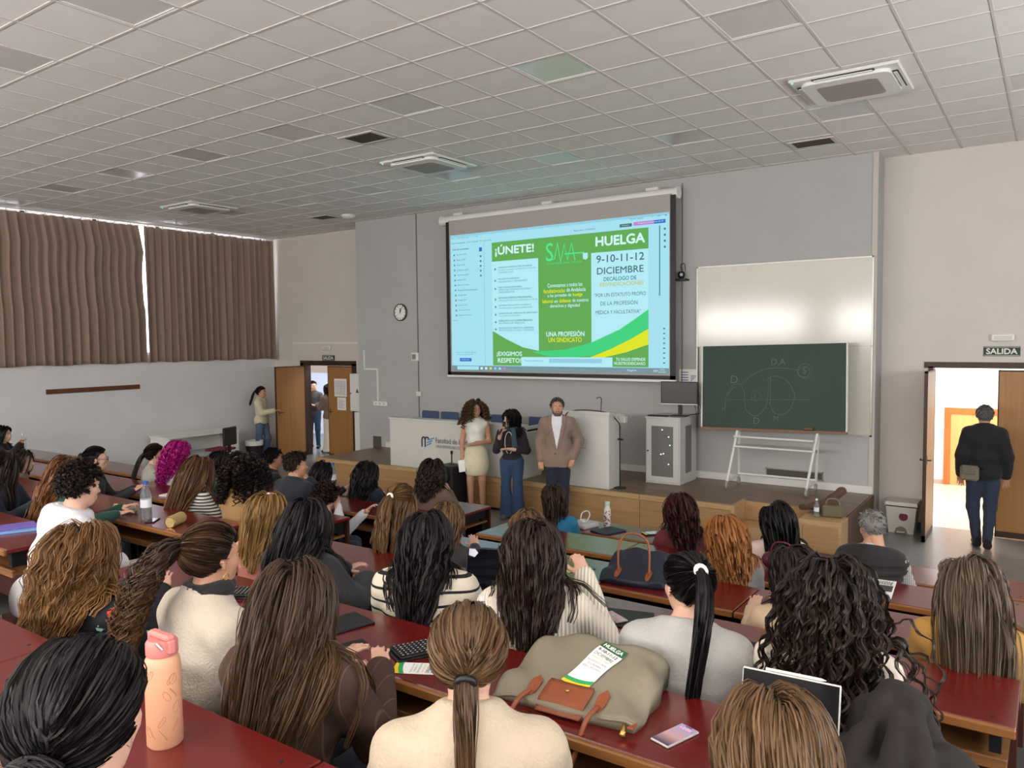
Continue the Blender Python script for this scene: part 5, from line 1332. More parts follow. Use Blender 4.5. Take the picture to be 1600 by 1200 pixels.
def arm_prims(J, n, f=1.0, end=1.0):
    wr = J['el' + n] + (J['wr' + n] - J['el' + n]) * end
    return [rcone(J['sh' + n], J['el' + n], 0.050 * f, 0.041 * f), rcone(J['el' + n], wr, 0.041 * f, (0.041 + (0.027 - 0.041) * end) * f)]
def leg_prims(J, n, f=1.0, end=1.0):
    an = J['kn' + n] + (J['an' + n] - J['kn' + n]) * end
    return [rcone(J['hip' + n], J['kn' + n], 0.088 * f, 0.058 * f), rcone(J['kn' + n], an, 0.056 * f, 0.040 * f)]
N_PEOPLE = [0]
def person(label, loc, yaw, J, top, hair=None, q=1.0, fem=True, w=1.0, fat=0.0, skn='light', bottom=None, head_yaw=0.0, head_pitch=0.0, head_roll=0.0, face=False, sleeves=1.0, fine=False,
           hands=('relax', 'relax'), hand_up=None, collar=0.035, loose=0.016, res=0.018, trousers_flare=0.0, skirt=None, shoes=None, group='seated audience', noise=0.0035, top_low=None, extra=None, thickhead=1.0, hair_label=None, hood=None, hem=None):
    """origin on the floor below the hips; +y is where the person faces"""
    N_PEOPLE[0] += 1; seed = 100 + N_PEOPLE[0]
    t = thing('person', label, 'person', loc, yaw, group=group)
    f = 1.0 if fem else 1.1
    tp = torso_prims(J, w, fem, fat)
    body = tp + arm_prims(J, 'L', f) + arm_prims(J, 'R', f) + leg_prims(J, 'L', f) + leg_prims(J, 'R', f)
    for n in 'LR': body += [rcone(J['an' + n] + np.array((0, -0.03, -0.04)), J['toe' + n], 0.038, 0.026)]
    Rh = rotz(head_yaw) @ rotx(head_pitch) @ roty(head_roll); oh = J['head']
    body.append(rcone(J['neck'], oh + Rh @ np.array((0, -0.02, -0.06)), 0.052 * f, 0.05 * f))
    parts = [blob(body, 0.034 if group != 'standing people' else 0.02, 0.03)]
    hv, hf = HEADS[(0.0068 if face else 0.014, 0 if fem else 1)]
    parts.append((hv * thickhead @ Rh.T + oh, hf))
    for n, s in (('L', -1), ('R', 1)):
        st = hands[0 if n == 'L' else 1]
        if st is None: continue
        fw = J['wr' + n] - J['el' + n]; up = (hand_up or {}).get(n, (0, 0.0, 1.0)); fwd = (hand_up or {}).get('f' + n, fw)
        v, fc = HANDS[st]; v = v * (0.92 if fem else 1.05)
        if n == 'L': v = v * np.array((-1, 1, 1)); fc = fc[:, ::-1]
        M = frame_from(fwd, up); parts.append((v @ M.T + J['wr' + n] + 0.012 * fw / np.linalg.norm(fw), fc))
    V, F = merge(parts)
    bo = link('body', np_mesh('body', V, F, skin(skn)), t)
    # upper garment
    zc = J['neck'][2] + collar; nk = J['neck']
    g = tp + arm_prims(J, 'L', f, sleeves) + arm_prims(J, 'R', f, sleeves) if sleeves > 0 else list(tp)
    lowz = J['pel'][2] - 0.06 if hem is None else hem
    def cut(G):
        e = zc - 0.35 * (G[..., 1] - nk[1]) - G[..., 2]           # collar plane, lower in front
        near = np.linalg.norm(G[..., :2] - nk[:2], axis=-1) - 0.13
        c = np.maximum(-e, -9) * (near < 0.0) + (-1.0) * (near >= 0.0)
        c = np.where(near < 0, -e, -1.0)
        low = np.where(np.abs(G[..., 0]) < 0.30, lowz - G[..., 2], -1.0)
        armz = np.where((G[..., 1] > J['pel'][1] + 0.16) & (G[..., 2] < J['ab'][2]), -1.0, low)
        return np.maximum(c, armz)
    ex = list(extra) if extra else []
    gv = blob(g + ex, res, 0.035, inflate=loose, cut=cut, noise=noise)
    to = link('top', np_mesh('top', gv[0], gv[1], top), t)
    if top_low is not None: pass
    if hood:
        hz = zc - 0.01; hp = []
        for k in range(9):
            a = PI * k / 8; hp.append((0.11 * math.cos(a), nk[1] - 0.0 - 0.11 * math.sin(a), hz + 0.012 * math.sin(a) - 0.03))
        pr = [rcone(hp[k], hp[k + 1], 0.036 + 0.018 * math.sin(PI * k / 8), 0.036 + 0.018 * math.sin(PI * (k + 1) / 8)) for k in range(8)]
        pr.append(ell((0, nk[1] - 0.135, hz - 0.10), (0.125, 0.055, 0.11)))
        v = blob(pr, res * 0.8, 0.02, noise=0.003); link('hood', np_mesh('hood', v[0], v[1], hood), to)
    # lower garment
    bm = bottom or cloth('dark_jeans', (38, 44, 58))
    if skirt:
        z0, z1, r0, r1 = skirt; pr = [ell(J['pel'] + np.array((0, -0.005, 0.03)), (0.165, 0.125, 0.12)), ell((0, J['pel'][1], (z0 + J['pel'][2]) / 2), (r0, r0 * 0.75, (J['pel'][2] - z0) * 0.75))]
        def c2(G): return np.maximum(z0 - G[..., 2], G[..., 2] - z1)
        v = blob(pr, 0.012, 0.08, cut=c2); link('skirt', np_mesh('skirt', v[0], v[1], bm), t)
    else:
        lp = leg_prims(J, 'L', f, 0.98) + leg_prims(J, 'R', f, 0.98) + [tp[0]]
        if trousers_flare:
            for n in 'LR': lp.append(rcone(J['kn' + n], J['an' + n] + np.array((0, 0.01, -0.02)), 0.06, 0.06 + trousers_flare))
        wz = J['pel'][2] + 0.085
        def c3(G): return np.maximum(G[..., 2] - wz, 0.035 - G[..., 2])
        v = blob(lp, 0.033 if group != 'standing people' else 0.015, 0.03, inflate=0.010, cut=c3, noise=0.003); link('trousers', np_mesh('trousers', v[0], v[1], bm), t)
    sm = shoes or cloth('dark_shoe', (34, 32, 32), bump=0)
    for n in 'LR':
        pr = [rcone(J['an' + n] + np.array((0, -0.035, -0.042)), J['toe' + n] + np.array((0, 0.012, 0.0)), 0.046, 0.036), rcone(J['an' + n] + np.array((0, -0.03, 0.0)), J['an' + n] + np.array((0, -0.03, -0.04)), 0.045, 0.046)]
        zf = J['an' + n][2] - 0.083
        v = blob(pr, 0.03 if group != 'standing people' else 0.014, 0.02, cut=lambda G: zf - G[..., 2]); link('shoe', np_mesh('shoe', v[0], v[1], sm), t)
    # hair
    if hair:
        coll = [(p[0], p[1], p[2], *(p[3:])) for p in tp + arm_prims(J, 'L', f) + arm_prims(J, 'R', f)]
        infl = []
        for p in coll:
            if p[0] == 'c': infl.append(('c', p[1], p[2], p[3] + loose, p[4] + loose))
            else: infl.append(('e', p[1], p[2] + loose, p[3]))
        Hh = Hair(Rh, oh, infl, seed, hair['c'], hair.get('tip'), hair.get('var', 0.2))
        st = dict(hair); st['q'] = hair.get('q', 1.0) * q
        style_hair(Hh, st); ho = Hh.obj(t, hair_label)
        if 'band' in hair:       # hair tie
            tie = np.array(hair.get('tie', (0, -0.92, 0.15))); tie = tie / np.linalg.norm(tie); c = Rh @ (tie * (HR + 0.012) + HC) + oh; ax = frame_from(tie @ Rh.T, (0, 0, 1))
            pts = [tuple(c + ax @ np.array((0.0205 * math.cos(a), 0.010, 0.0205 * math.sin(a)))) for a in np.linspace(0, 2 * PI, 13)[:-1]]
            MB().tube(pts, 0.0095, 6, closed=True).build('hair_tie', hair['band'], ho, smooth=True)
    if face:
        for s in (-1, 1):
            e = link('eye', EYE, t); p = Rh @ np.array((s * 0.031, 0.0765, 0.004)) + oh; M4 = Matrix.Identity(4)
            for i in range(3):
                for j in range(3): M4[i][j] = Rh[i, j]
                M4[i][3] = p[i]
            e.matrix_local = M4
            br = [tuple(Rh @ np.array((s * x, y, z)) + oh) for x, y, z in ((0.014, 0.0905, 0.026), (0.030, 0.089, 0.031), (0.048, 0.077, 0.027))]
            MB().tube(br, [0.003, 0.004, 0.002], 5).build('eyebrow', mat('eyebrow_dark', (46, 34, 28), 0.8), t)
        lp = [tuple(Rh @ np.array((x, y, -0.066)) + oh) for x, y in ((-0.023, 0.083), (-0.010, 0.0945), (0.0, 0.0965), (0.010, 0.0945), (0.023, 0.083))]
        MB().tube(lp, [0.002, 0.006, 0.0065, 0.006, 0.002], 6).build('lips', mat('lips', (160, 84, 78), 0.45), t)
    return t, Rh, oh, J, to
def local_part(t, name, prims, m, h=0.012, k=0.02, inflate=0.0, cut=None, noise=0.0, label=None):
    v = blob(prims, h, k, inflate=inflate, cut=cut, noise=noise); return link(name, np_mesh(name, v[0], v[1], m), t, label=label)
# ------------------------------------------------------------------ the audience
BLK, DBR, BRN, LBR, GIN, ASH = (20, 17, 17), (42, 30, 24), (74, 52, 36), (112, 82, 54), (158, 98, 50), (112, 94, 76)
QROW = [dict(r=0.0048, m=4, q=0.75, n=8), dict(r=0.0048, m=4, q=0.8, n=8), dict(r=0.0044, m=4, q=0.85, n=8), dict(r=0.0032, m=6, q=0.95, n=9, fillr=1.5), dict(r=0.0019, m=11, q=1.1, n=11, fillr=1.1, spread=0.012), dict(r=0.0015, m=16, q=1.2, n=9, fillr=1.0)]
RES = [0.026, 0.026, 0.023, 0.019, 0.014, 0.0125]
def to_speaker(x, y): return math.atan2(-(-6.5 - x), 9.3 - y)
def seat(label, row, x, z, top, hair, hy=None, turn=None, head=0.0, pitch=-0.05, lean=0.10, level=None, yref=None, arms=None, wd=1.0, **kw):
    y0 = ROW_N[row] - 0.3 if yref is None else yref; hy = y0 if hy is None else hy
    x = x * hy / y0; z = CAM_Z - (CAM_Z - z) * hy / y0
    lev = LEV[row] if level is None else level; H = z - lev - 0.015
    sp = to_speaker(x, hy); yaw = sp * 0.75 if turn is None else turn
    hyaw = sp - yaw + head
    d = (-math.sin(yaw), math.cos(yaw)); l = lean + 0.02
    J = seated_joints(H, lean, arms, wd)
    hh = None
    if hair:
        hh = dict(QROW[row]); base_q = hh['q']; hh.update(hair); hh['q'] = base_q * hair.get('q', 1.0)
    kw.setdefault('res', RES[row]); kw.setdefault('fine', row >= 4)
    return person(label, (x - d[0] * l, hy - d[1] * l, lev), yaw, J, top, hh, w=wd, head_yaw=hyaw, head_pitch=pitch, **kw)

# row nearest the stage
seat('seated woman with a brown bob in a bright blue top, front row', 0, -3.87, 1.26, cloth('bright_blue', (28, 104, 140)), dict(k='bob', c=(58, 40, 32), L=0.21, vol=0.02))
seat('seated woman with dark red wavy hair in the front row', 0, -2.60, 1.30, cloth('maroon', (88, 22, 34)), dict(k='long', c=(56, 22, 20), L=0.34, vol=0.04, wave=0.010, freq=0.9), hy=6.2)
p27 = seat('seated woman with long black hair and a pale pink jacket, front row', 0, -1.79, 1.32, cloth('pale_pink', (206, 182, 172)), dict(k='long', c=BLK, L=0.40, vol=0.03), turn=0.55, head=0.2, hy=6.2)
pv = seat('grey haired balding man in a dark padded vest, front row by the exit', 0, -1.08, 1.35, stripes('checked_shirt', (206, 204, 198), (120, 118, 116), 0, 0.012, 0.35, second=2), dict(k='short', c=(150, 146, 142), L=0.022, q=0.5, back=-0.85, vol=0.004, lift=0.05, front=0.55), fem=False, turn=0.05, head=-0.35, pitch=-0.25, lean=0.14, skn='mid', wd=1.12)
tpv = torso_prims(pv[3], 1.12, False)
pvv = local_part(pv[0], 'padded_vest', tpv, cloth('vest_black', (34, 31, 31), bump=0.05), 0.016, 0.04, 0.036, cut=lambda G: np.maximum(G[..., 2] - (pv[3]['neck'][2] + 0.06 - 0.3 * G[..., 1]), 0.45 - G[..., 2]), noise=0.0)
for k in range(8):
    z = 0.56 + k * 0.06
    pr = [(p[0], p[1], p[2], *p[3:]) for p in tpv]
    v = blob(tpv, 0.016, 0.04, inflate=0.043, cut=lambda G: np.abs(G[..., 2] - z) - 0.022); link('vest_quilting', np_mesh('vest_quilting', v[0], v[1], MATS['cloth_vest_black']), pvv)
seat('seated man with dark hair and black shirt in the front row near the tan door', 0, -8.01, 1.31, cloth('black_shirt', (26, 25, 27)), dict(k='short', c=BLK, L=0.04), fem=False, skn='tan', wd=1.1)
seat('seated person with straight black hair behind a water bottle, front row', 0, -7.09, 1.22, cloth('charcoal', (48, 46, 48)), dict(k='long', c=BLK, L=0.30, vol=0.02))
seat('seated woman with long wavy black hair and navy top, front row', 0, -6.35, 1.28, cloth('navy_top', (28, 36, 56)), dict(k='long', c=BLK, L=0.42, vol=0.03, wave=0.008, freq=1.0))
seat('seated woman with dark wavy hair in a brown coat, front row end seat', 0, -5.38, 1.37, cloth('brown_coat', (98, 76, 66)), dict(k='long', c=(44, 30, 26), L=0.28, vol=0.05, wave=0.012, freq=1.2), wd=1.1, loose=0.024, turn=0.0, arms=dict(elR=(0.24, 0.22, 0.80), wrR=(0.10, 0.26, 1.0)))
# second row
seat('dark haired person at the picture edge with hands clasped before the face', 1, -13.02, 1.42, cloth('black_top', (28, 26, 28)), dict(k='long', c=BLK, L=0.30, vol=0.02), face=True, arms=dict(elL=(-0.2, 0.26, 0.83), elR=(0.2, 0.26, 0.83), wrL=(-0.03, 0.34, 0.98), wrR=(0.03, 0.34, 0.98)))
seat('seated woman with a low dark ponytail and light grey top, second row', 1, -8.89, 1.43, cloth('light_grey_top', (150, 148, 140)), dict(k='tail', c=DBR, L=0.34, tie=(0, -0.9, -0.2), band=M_black), turn=-0.2)
seat('seated woman with curly magenta hair and white top', 1, -8.38, 1.50, cloth('white_top', (214, 212, 208)), dict(k='long', c=(176, 18, 118), tip=(198, 30, 140), L=0.40, vol=0.04, wave=0.012, freq=1.6, curl=True, q=1.2), turn=-0.1)
seat('seated person with short dark hair and green top, second row', 1, -7.58, 1.44, cloth('green_top', (24, 58, 46)), dict(k='bob', c=BLK, L=0.16), skn='mid', turn=-0.6, face=True, arms=dict(wrR=(0.04, 0.26, 0.99), elR=(0.2, 0.24, 0.82)))
seat('brown haired man in a dark navy jacket, hand at his chin', 1, -6.31, 1.52, cloth('navy_jacket', (32, 36, 48)), dict(k='short', c=(58, 44, 36), L=0.045), fem=False, wd=1.16, loose=0.026, skn='mid', head=-0.5, arms=dict(elR=(0.25, 0.26, 0.86), wrR=(0.07, 0.22, 1.06)))
by = seat('young man with curly dark hair and white hoodie, hand at his mouth by the aisle', 1, -5.86, 1.245, cloth('white_hoodie', (204, 204, 210)), dict(k='short', c=(48, 34, 28), L=0.075, wave=0.008, freq=3, curl=True, vol=0.02, lift=0.6), fem=False, hy=4.98, turn=-0.75, head=-0.1, lean=0.16, face=True, hood=MATS['cloth_white_hoodie'], arms=dict(elR=(0.2, 0.30, 0.76), wrR=(0.05, 0.27, 0.93)))
seat('seated woman with thick ginger shoulder length hair and grey top', 1, -1.83, 1.40, cloth('mid_grey', (112, 110, 108)), dict(k='bob', c=GIN, tip=(168, 112, 60), L=0.30, vol=0.055, wave=0.006, freq=0.8, q=1.3), hy=5.12, wd=1.1, loose=0.024)
# third row
seat('seated woman with dark brown hair and khaki top near the picture edge', 2, -9.74, 1.43, cloth('khaki', (120, 108, 82)), dict(k='bob', c=DBR, L=0.26, vol=0.03), turn=-0.5)
p4 = seat('dark haired woman with hair tied back and glasses, near the white wall', 2, -8.07, 1.59, cloth('dark_jumper', (40, 36, 38)), dict(k='bun', c=(30, 24, 24), tie=(0, -1, 0.0), bun=0.03), turn=-0.7, head=-0.2, face=True)
st9 = seat('seated woman with long straight brown hair and striped shirt, third row', 2, -6.26, 1.63, stripes('thin_stripes', (206, 200, 192), (44, 44, 50), 2, 0.028, 0.45), dict(k='long', c=(86, 58, 38), tip=(128, 88, 54), L=0.56, vol=0.03, q=1.2), hy=4.03, turn=-0.2)
seat('seated woman with dark curly hair and tan suede jacket', 2, -5.59, 1.67, cloth('tan_suede', (150, 116, 74)), dict(k='afro', c=(40, 30, 27), L=0.24, vol=0.07, wave=0.013, q=1.1), hy=4.03, wd=1.15, loose=0.03)
seat('woman with half-up brown hair, pearl clip and dark top', 2, -3.81, 1.62, cloth('black_knit', (30, 30, 34)), dict(k='halfup', c=(92, 66, 44), tip=(142, 106, 66), L=0.42, tie=(0.1, -0.95, 0.25), wave=0.004, vol=0.03, band=mat('pearl', (226, 218, 206), 0.25), q=1.2), hy=4.03, head=-0.5, wd=0.92)
seat('light brown haired woman with a short bob just beyond the striped sweater', 2, -3.38, 1.53, cloth('dark_grey_top', (58, 56, 60)), dict(k='bob', c=LBR, tip=(136, 104, 74), L=0.20, vol=0.02), head=-0.4, hy=4.1, wd=0.9)
seat('light brown haired person mostly hidden behind the white ribbed sweater', 2, -2.72, 1.56, cloth('grey_blue_top', (84, 92, 104)), dict(k='bob', c=(104, 78, 54), L=0.2, vol=0.02))
seat('seated woman with dark straight hair and beige blouse, third row', 2, -1.08, 1.57, cloth('beige_blouse', (196, 170, 140)), dict(k='long', c=(40, 30, 28), L=0.30, vol=0.02), hy=4.03)
seat('woman with very long straight ash brown hair and mustard top', 2, -0.29, 1.63, cloth('mustard', (186, 140, 70)), dict(k='long', c=(92, 76, 62), tip=(124, 104, 82), L=0.58, vol=0.03, q=1.5, m=7, r=0.0028, fillr=1.2, pull=1.0), hy=4.03, turn=0.1, head=0.1, wd=1.05)
# fourth row
seat('young woman in profile with long dark hair and navy jacket at the picture edge', 3, -7.48, 1.72, cloth('navy_coat', (26, 30, 44)), dict(k='long', c=(40, 28, 24), L=0.40, vol=0.02), turn=-0.9, pitch=-0.3, face=True, wd=1.05, loose=0.024)
seat('woman with long auburn hair and dark green sweater', 3, -6.30, 1.77, cloth('dark_green', (20, 58, 46)), dict(k='long', c=(112, 70, 40), tip=(150, 98, 54), L=0.58, vol=0.03, wave=0.005, freq=0.8), hy=3.0, turn=-0.5, head=-0.1, arms=dict(elR=(0.30, 0.20, 0.80), wrR=(0.20, 0.42, 0.83)))
p18 = seat('blond woman with a white hairband and pink top', 3, -3.89, 1.73, cloth('pink_top', (222, 140, 130)), dict(k='long', c=(122, 90, 52), tip=(190, 148, 88), L=0.30, vol=0.028), hy=3.0)
seat('woman with long straight black hair and black jacket writing at her desk', 3, -3.54, 1.73, cloth('black_jacket', (30, 31, 36)), dict(k='long', c=(22, 19, 20), L=0.46, vol=0.03, q=1.2), hy=2.80, turn=0.0, head=0.25, pitch=-0.2, lean=0.16, wd=1.2, loose=0.04, arms=dict(elR=(0.36, 0.16, 0.80), wrR=(0.2, 0.42, 0.83)))
seat('woman with long wavy black hair and striped white knit sweater', 3, -2.62, 1.77, stripes('striped_knit', (216, 206, 188), (30, 28, 30), 2, 0.062, 0.2, bump=0.1), dict(k='long', c=(28, 22, 22), L=0.52, vol=0.02, wave=0.008, freq=0.9, q=1.15, pull=3.6), hy=2.82, wd=1.18, loose=0.03)
wk = seat('woman with long dark brown hair and white ribbed sweater, one hand raised', 3, -1.96, 1.80, stripes('ribbed_white_knit', (220, 212, 198), (196, 184, 166), 0, 0.016, 0.4, bump=0.35), dict(k='long', c=(44, 30, 27), tip=(58, 40, 34), L=0.40, vol=0.035, wave=0.006, freq=0.9, q=1.15), hy=2.82, wd=1.08, loose=0.026, arms=dict(elR=(0.30, 0.20, 0.84), wrR=(0.21, 0.36, 1.06)), hands=('relax', 'fist'))
seat('woman with a sleek black ponytail, white hair tie and light grey sweater', 3, -1.21, 1.77, cloth('light_grey_knit', (176, 174, 170), bump=0.3, bscale=90), dict(k='tail', c=(22, 19, 20), L=0.56, tie=(0, -0.86, 0.5), fan=0.12, band=mat('white_scrunchie', (226, 222, 214), 0.6), stiff=0.45, spread=0.006), hy=2.80, turn=0.2, head=0.15, wd=1.12, loose=0.028)
seat('woman with very long curly black hair and white top', 3, -0.66, 1.83, cloth('white_cotton', (222, 208, 192)), dict(k='long', c=(34, 26, 24), tip=(58, 40, 32), L=0.62, vol=0.055, wave=0.015, freq=1.0, up=5, curl=True, q=1.3, m=4, pull=0.35, r=0.0030, spread=0.008), hy=2.84, turn=0.1, wd=1.1)
# the young man on the chair in the aisle
bh = seat('young man with dark curly hair and white hoodie sitting sideways in the aisle', 3, -6.16, 1.72, cloth('white_fleece', (216, 216, 222), bump=0.1), dict(k='short', c=(40, 30, 26), L=0.055, wave=0.006, freq=3, vol=0.016, lift=0.35, q=1.2, r=0.0032, m=5), fem=False, hy=2.25, level=LEV[4], turn=-0.35, head=-0.15, lean=0.2, wd=1.12, loose=0.04, hood=MATS['cloth_white_fleece'], res=0.014, pitch=-0.15, face=True, bottom=cloth('white_trousers', (206, 202, 194)), arms=dict(elL=(-0.25, 0.2, 0.80), elR=(0.27, 0.22, 0.78), wrL=(-0.02, 0.36, 0.70), wrR=(0.10, 0.38, 0.70)))
# fifth row
seat('woman with thick curly golden brown hair and floral black jacket', 4, -3.62, 1.81, None or mat('floral_cloth', (24, 26, 34), 0.8), dict(k='long', c=(104, 70, 40), tip=(152, 108, 62), L=0.40, vol=0.06, wave=0.013, freq=0.95, q=1.1, m=12, n=9, pull=3.0, var=0.25), hy=1.66, wd=1.15, loose=0.022)
p34 = seat('woman with a curly brown ponytail, gold earring and cream fleece jacket', 4, -2.62, 1.96, cloth('cream_fleece', (188, 176, 160), bump=0.35, bscale=120), dict(k='tail', c=(42, 30, 26), tip=(108, 76, 48), L=0.42, tie=(-0.45, -0.85, 0.25), fan=0.7, wave=0.014, freq=1.35, curl=True, m=9, spread=0.016, stiff=0.32, q=1.2, n=9), hy=1.72, turn=-0.1, head=-0.45, wd=1.15, loose=0.032, skn='mid')
seat('woman with very long brown hair and dark brown striped shirt', 4, -2.14, 1.89, stripes('brown_pinstripe', (62, 42, 32), (92, 68, 54), 0, 0.055, 0.06), dict(k='long', c=(54, 39, 29), tip=(104, 74, 46), L=0.56, vol=0.03, q=1.2, n=12, wander=0.008), hy=1.60, turn=0.25, head=0.1, wd=1.1, loose=0.026)
seat('woman with a low brown ponytail, black hair tie and beige sweater', 4, -1.38, 1.88, cloth('beige_knit', (184, 168, 146), bump=0.3, bscale=110), dict(k='tail', c=(84, 62, 46), tip=(130, 98, 66), L=0.36, tie=(0, -0.93, -0.5), fan=0.10, band=M_black, spread=0.008, q=1.0), hy=1.52, turn=0.62, wd=1.08, loose=0.024, collar=0.05, arms=None)
seat('light brown haired woman seated behind the tablet, cut by the picture edge', 4, -0.50, 1.85, cloth('oatmeal', (168, 146, 120)), dict(k='long', c=(94, 68, 46), tip=(150, 116, 76), L=0.44, vol=0.02, q=1.4, r=0.0014, m=14, n=16, fillr=1.1, spread=0.011), hy=1.56, turn=0.3)
# sixth row
seat('black haired woman with a low bun beside the orange bottle, nearest the viewer', 5, -1.06, 2.25, cloth('charcoal_knit', (52, 50, 52)), dict(k='bun', c=(26, 22, 23), tie=(0.1, -0.8, -0.45), bun=0.042, q=1.1), hy=0.60, turn=0.3, head=0.0)

# ------------------------------------------------------------------ standing people
def stand(label, x, y, yaw, J, top, hair, **kw):
    kw.setdefault('res', 0.013); kw.setdefault('fine', True); kw.setdefault('group', 'standing people')
    if hair: hh = dict(r=0.005, m=5, q=1.0); hh.update(hair); hair = hh
    return person(label, (x, y, 0), yaw, J, top, hair, **kw)
# speaker with curly hair, white top, cream skirt
J = standing_joints(1.70, 0.0, 0.95, dict(elL=(-0.205, -0.01, 1.09), wrL=(-0.10, 0.15, 1.03), elR=(0.215, -0.02, 1.10), wrR=(0.215, 0.02, 0.86)))
J['wrL'] = np.array((0.06, 0.17, 1.06))
w1 = stand('speaker with big curly brown hair, white sleeveless top and cream skirt', -7.22, 9.36, R(212), J, cloth('white_satin', (214, 210, 198), rough=0.4, bump=0.05), dict(k='afro', c=(74, 52, 38), tip=(124, 92, 62), L=0.30, vol=0.06, wave=0.014, freq=2.0, q=1.2, r=0.0045), skn='mid', face=True, sleeves=0, head_yaw=R(24), hands=('relax', 'relax'), bottom=cloth('cream_wool', (214, 206, 176)), skirt=(0.57, 1.07, 0.20, 0.2), shoes=cloth('black_shoe', (26, 24, 24), bump=0), loose=0.012, noise=0.002, hem=1.02)
MB().box(-0.05, 0.05, -0.004, 0.004, -0.09, 0.09).build('folded_paper', M_paper, None, label='folded white sheet in the hand of the curly haired speaker', cat='paper', loc=(0, 0, 0))
pap = bpy.data.objects['folded_paper']; wl = w1[0].matrix_basis @ Vector(tuple(J['wrR'] + np.array((0.0, 0.06, -0.14)))); pap.location = wl; pap.rotation_euler = (R(15), R(10), R(205))
gl = MB()
for s in (-1, 1): gl.tube([tuple(w1[1] @ np.array((s * 0.031 + 0.021 * math.cos(a), 0.104, 0.004 + 0.016 * math.sin(a))) + w1[2]) for a in np.linspace(0, 2 * PI, 13)[:-1]], 0.0022, 5, closed=True); gl.tube([tuple(w1[1] @ np.array(q) + w1[2]) for q in ((s * 0.052, 0.102, 0.008), (s * 0.078, 0.0, 0.008))], 0.002, 5)
gl.build('glasses', mat('red_glasses', (90, 30, 34), 0.4), w1[0])
# speaker holding the microphone
J = standing_joints(1.60, 0.02, 0.95, dict(elR=(0.22, 0.03, 1.02), wrR=(0.10, 0.22, 1.30), elL=(-0.23, 0.02, 1.02), wrL=(-0.03, 0.22, 1.06)))
M_jean = cloth('blue_jeans', (42, 66, 96), bump=0.2)
w2 = stand('speaker with black hair, scarf and flared jeans holding a microphone', -6.50, 9.28, R(200), J, cloth('plum_black', (34, 22, 28)), dict(k='long', c=(26, 20, 22), L=0.30, vol=0.03, fringe=True, wave=0.004), face=True, sleeves=0.55, head_yaw=R(-42), head_pitch=0.02, hands=('relax', 'fist'), bottom=M_jean, trousers_flare=0.035, shoes=cloth('taupe_shoe', (86, 76, 68), bump=0), hem=0.88)
nk = w2[3]['neck']
ring = [rcone((0.085 * math.cos(a), nk[1] + 0.012 + 0.075 * math.sin(a), nk[2] + 0.01 - 0.02 * math.sin(a)), (0.085 * math.cos(a + 0.7), nk[1] + 0.012 + 0.075 * math.sin(a + 0.7), nk[2] + 0.01 - 0.02 * math.sin(a + 0.7)), 0.034, 0.034) for a in np.arange(0, 6.3, 0.7)]
local_part(w2[0], 'scarf', ring + [rcone((-0.06, nk[1] + 0.10, nk[2] - 0.03), (-0.085, nk[1] + 0.125, nk[2] - 0.26), 0.035, 0.04)], cloth('teal_scarf', (44, 66, 76), bump=0.2), 0.011, 0.02, noise=0.005)
nl = [(0.06 * math.sin(a) - 0.0, nk[1] + 0.135, nk[2] - 0.20 - 0.16 * math.cos(a)) for a in np.linspace(0.3, 2 * PI - 0.3, 20)]
MB().tube(nl, 0.006, 5).build('necklace', mat('pale_beads', (190, 180, 168), 0.4), w2[0])
b = MB(); b.tube([(0, 0, -0.09), (0, 0, 0.06)], 0.013, 8); b.lathe([(0.014, 0.06), (0.026, 0.075), (0.026, 0.1), (0.012, 0.118)], 12)
mic = b.build('microphone', M_black, label='black hand-held microphone of the dark haired speaker', cat='microphone', smooth=40)
mic.location = w2[0].matrix_basis @ Vector(tuple(J['wrR'] + np.array((-0.028, 0.05, 0.055)))); mic.rotation_euler = (R(30), R(-10), R(180))
# man in the blazer
J = standing_joints(1.80, 0.0, 1.1, dict(elR=(0.25, -0.05, 1.19), wrR=(0.235, 0.06, 0.95), elL=(-0.29, -0.09, 1.20), wrL=(-0.225, 0.07, 0.98)))
m1 = stand('bearded man in a taupe blazer with a hand in his pocket', -5.72, 9.30, R(206), J, cloth('taupe_blazer', (132, 110, 98)), dict(k='short', c=(104, 97, 91), L=0.026, vol=0.008, q=1.0, r=0.0035, front=0.5), fem=False, w=1.12, skn='mid', face=True, head_yaw=R(8), bottom=cloth('navy_trousers', (34, 38, 56)), shoes=cloth('dark_leather', (36, 28, 26), bump=0), loose=0.026, hem=0.84, collar=0.02, hands=('relax', 'relax'), extra=[rcone((s_ * 0.065, -0.005, 1.12), (s_ * 0.078, -0.005, 0.78), 0.100, 0.112) for s_ in (-1, 1)])
nk = m1[3]['neck']
tpm = torso_prims(m1[3], 1.12, False)
local_part(m1[0], 'shirt', tpm, cloth('white_shirt', (214, 214, 218), bump=0.05), 0.011, 0.035, 0.031, cut=lambda G: np.maximum.reduce([np.abs(G[..., 0]) - np.clip((G[..., 2] - 1.08) * 0.20, 0.010, 0.075), 0.03 - G[..., 1], 1.0 - G[..., 2], G[..., 2] - (nk[2] + 0.045)]))
for s in (-1, 1):
    local_part(m1[4], 'lapel', tpm, MATS['cloth_taupe_blazer'], 0.010, 0.035, 0.037, cut=lambda G: np.maximum.reduce([np.abs(G[..., 0] * s - np.clip((G[..., 2] - 1.08) * 0.20, 0.010, 0.075) - 0.026) - 0.026, 0.02 - G[..., 1], 1.1 - G[..., 2], G[..., 2] - (nk[2] + 0.03)]))
MB().tube([(0.02, nk[1] + 0.148, 1.04), (0.02, nk[1] + 0.158, 1.04)], 0.01, 8).build('button', M_black, m1[4])
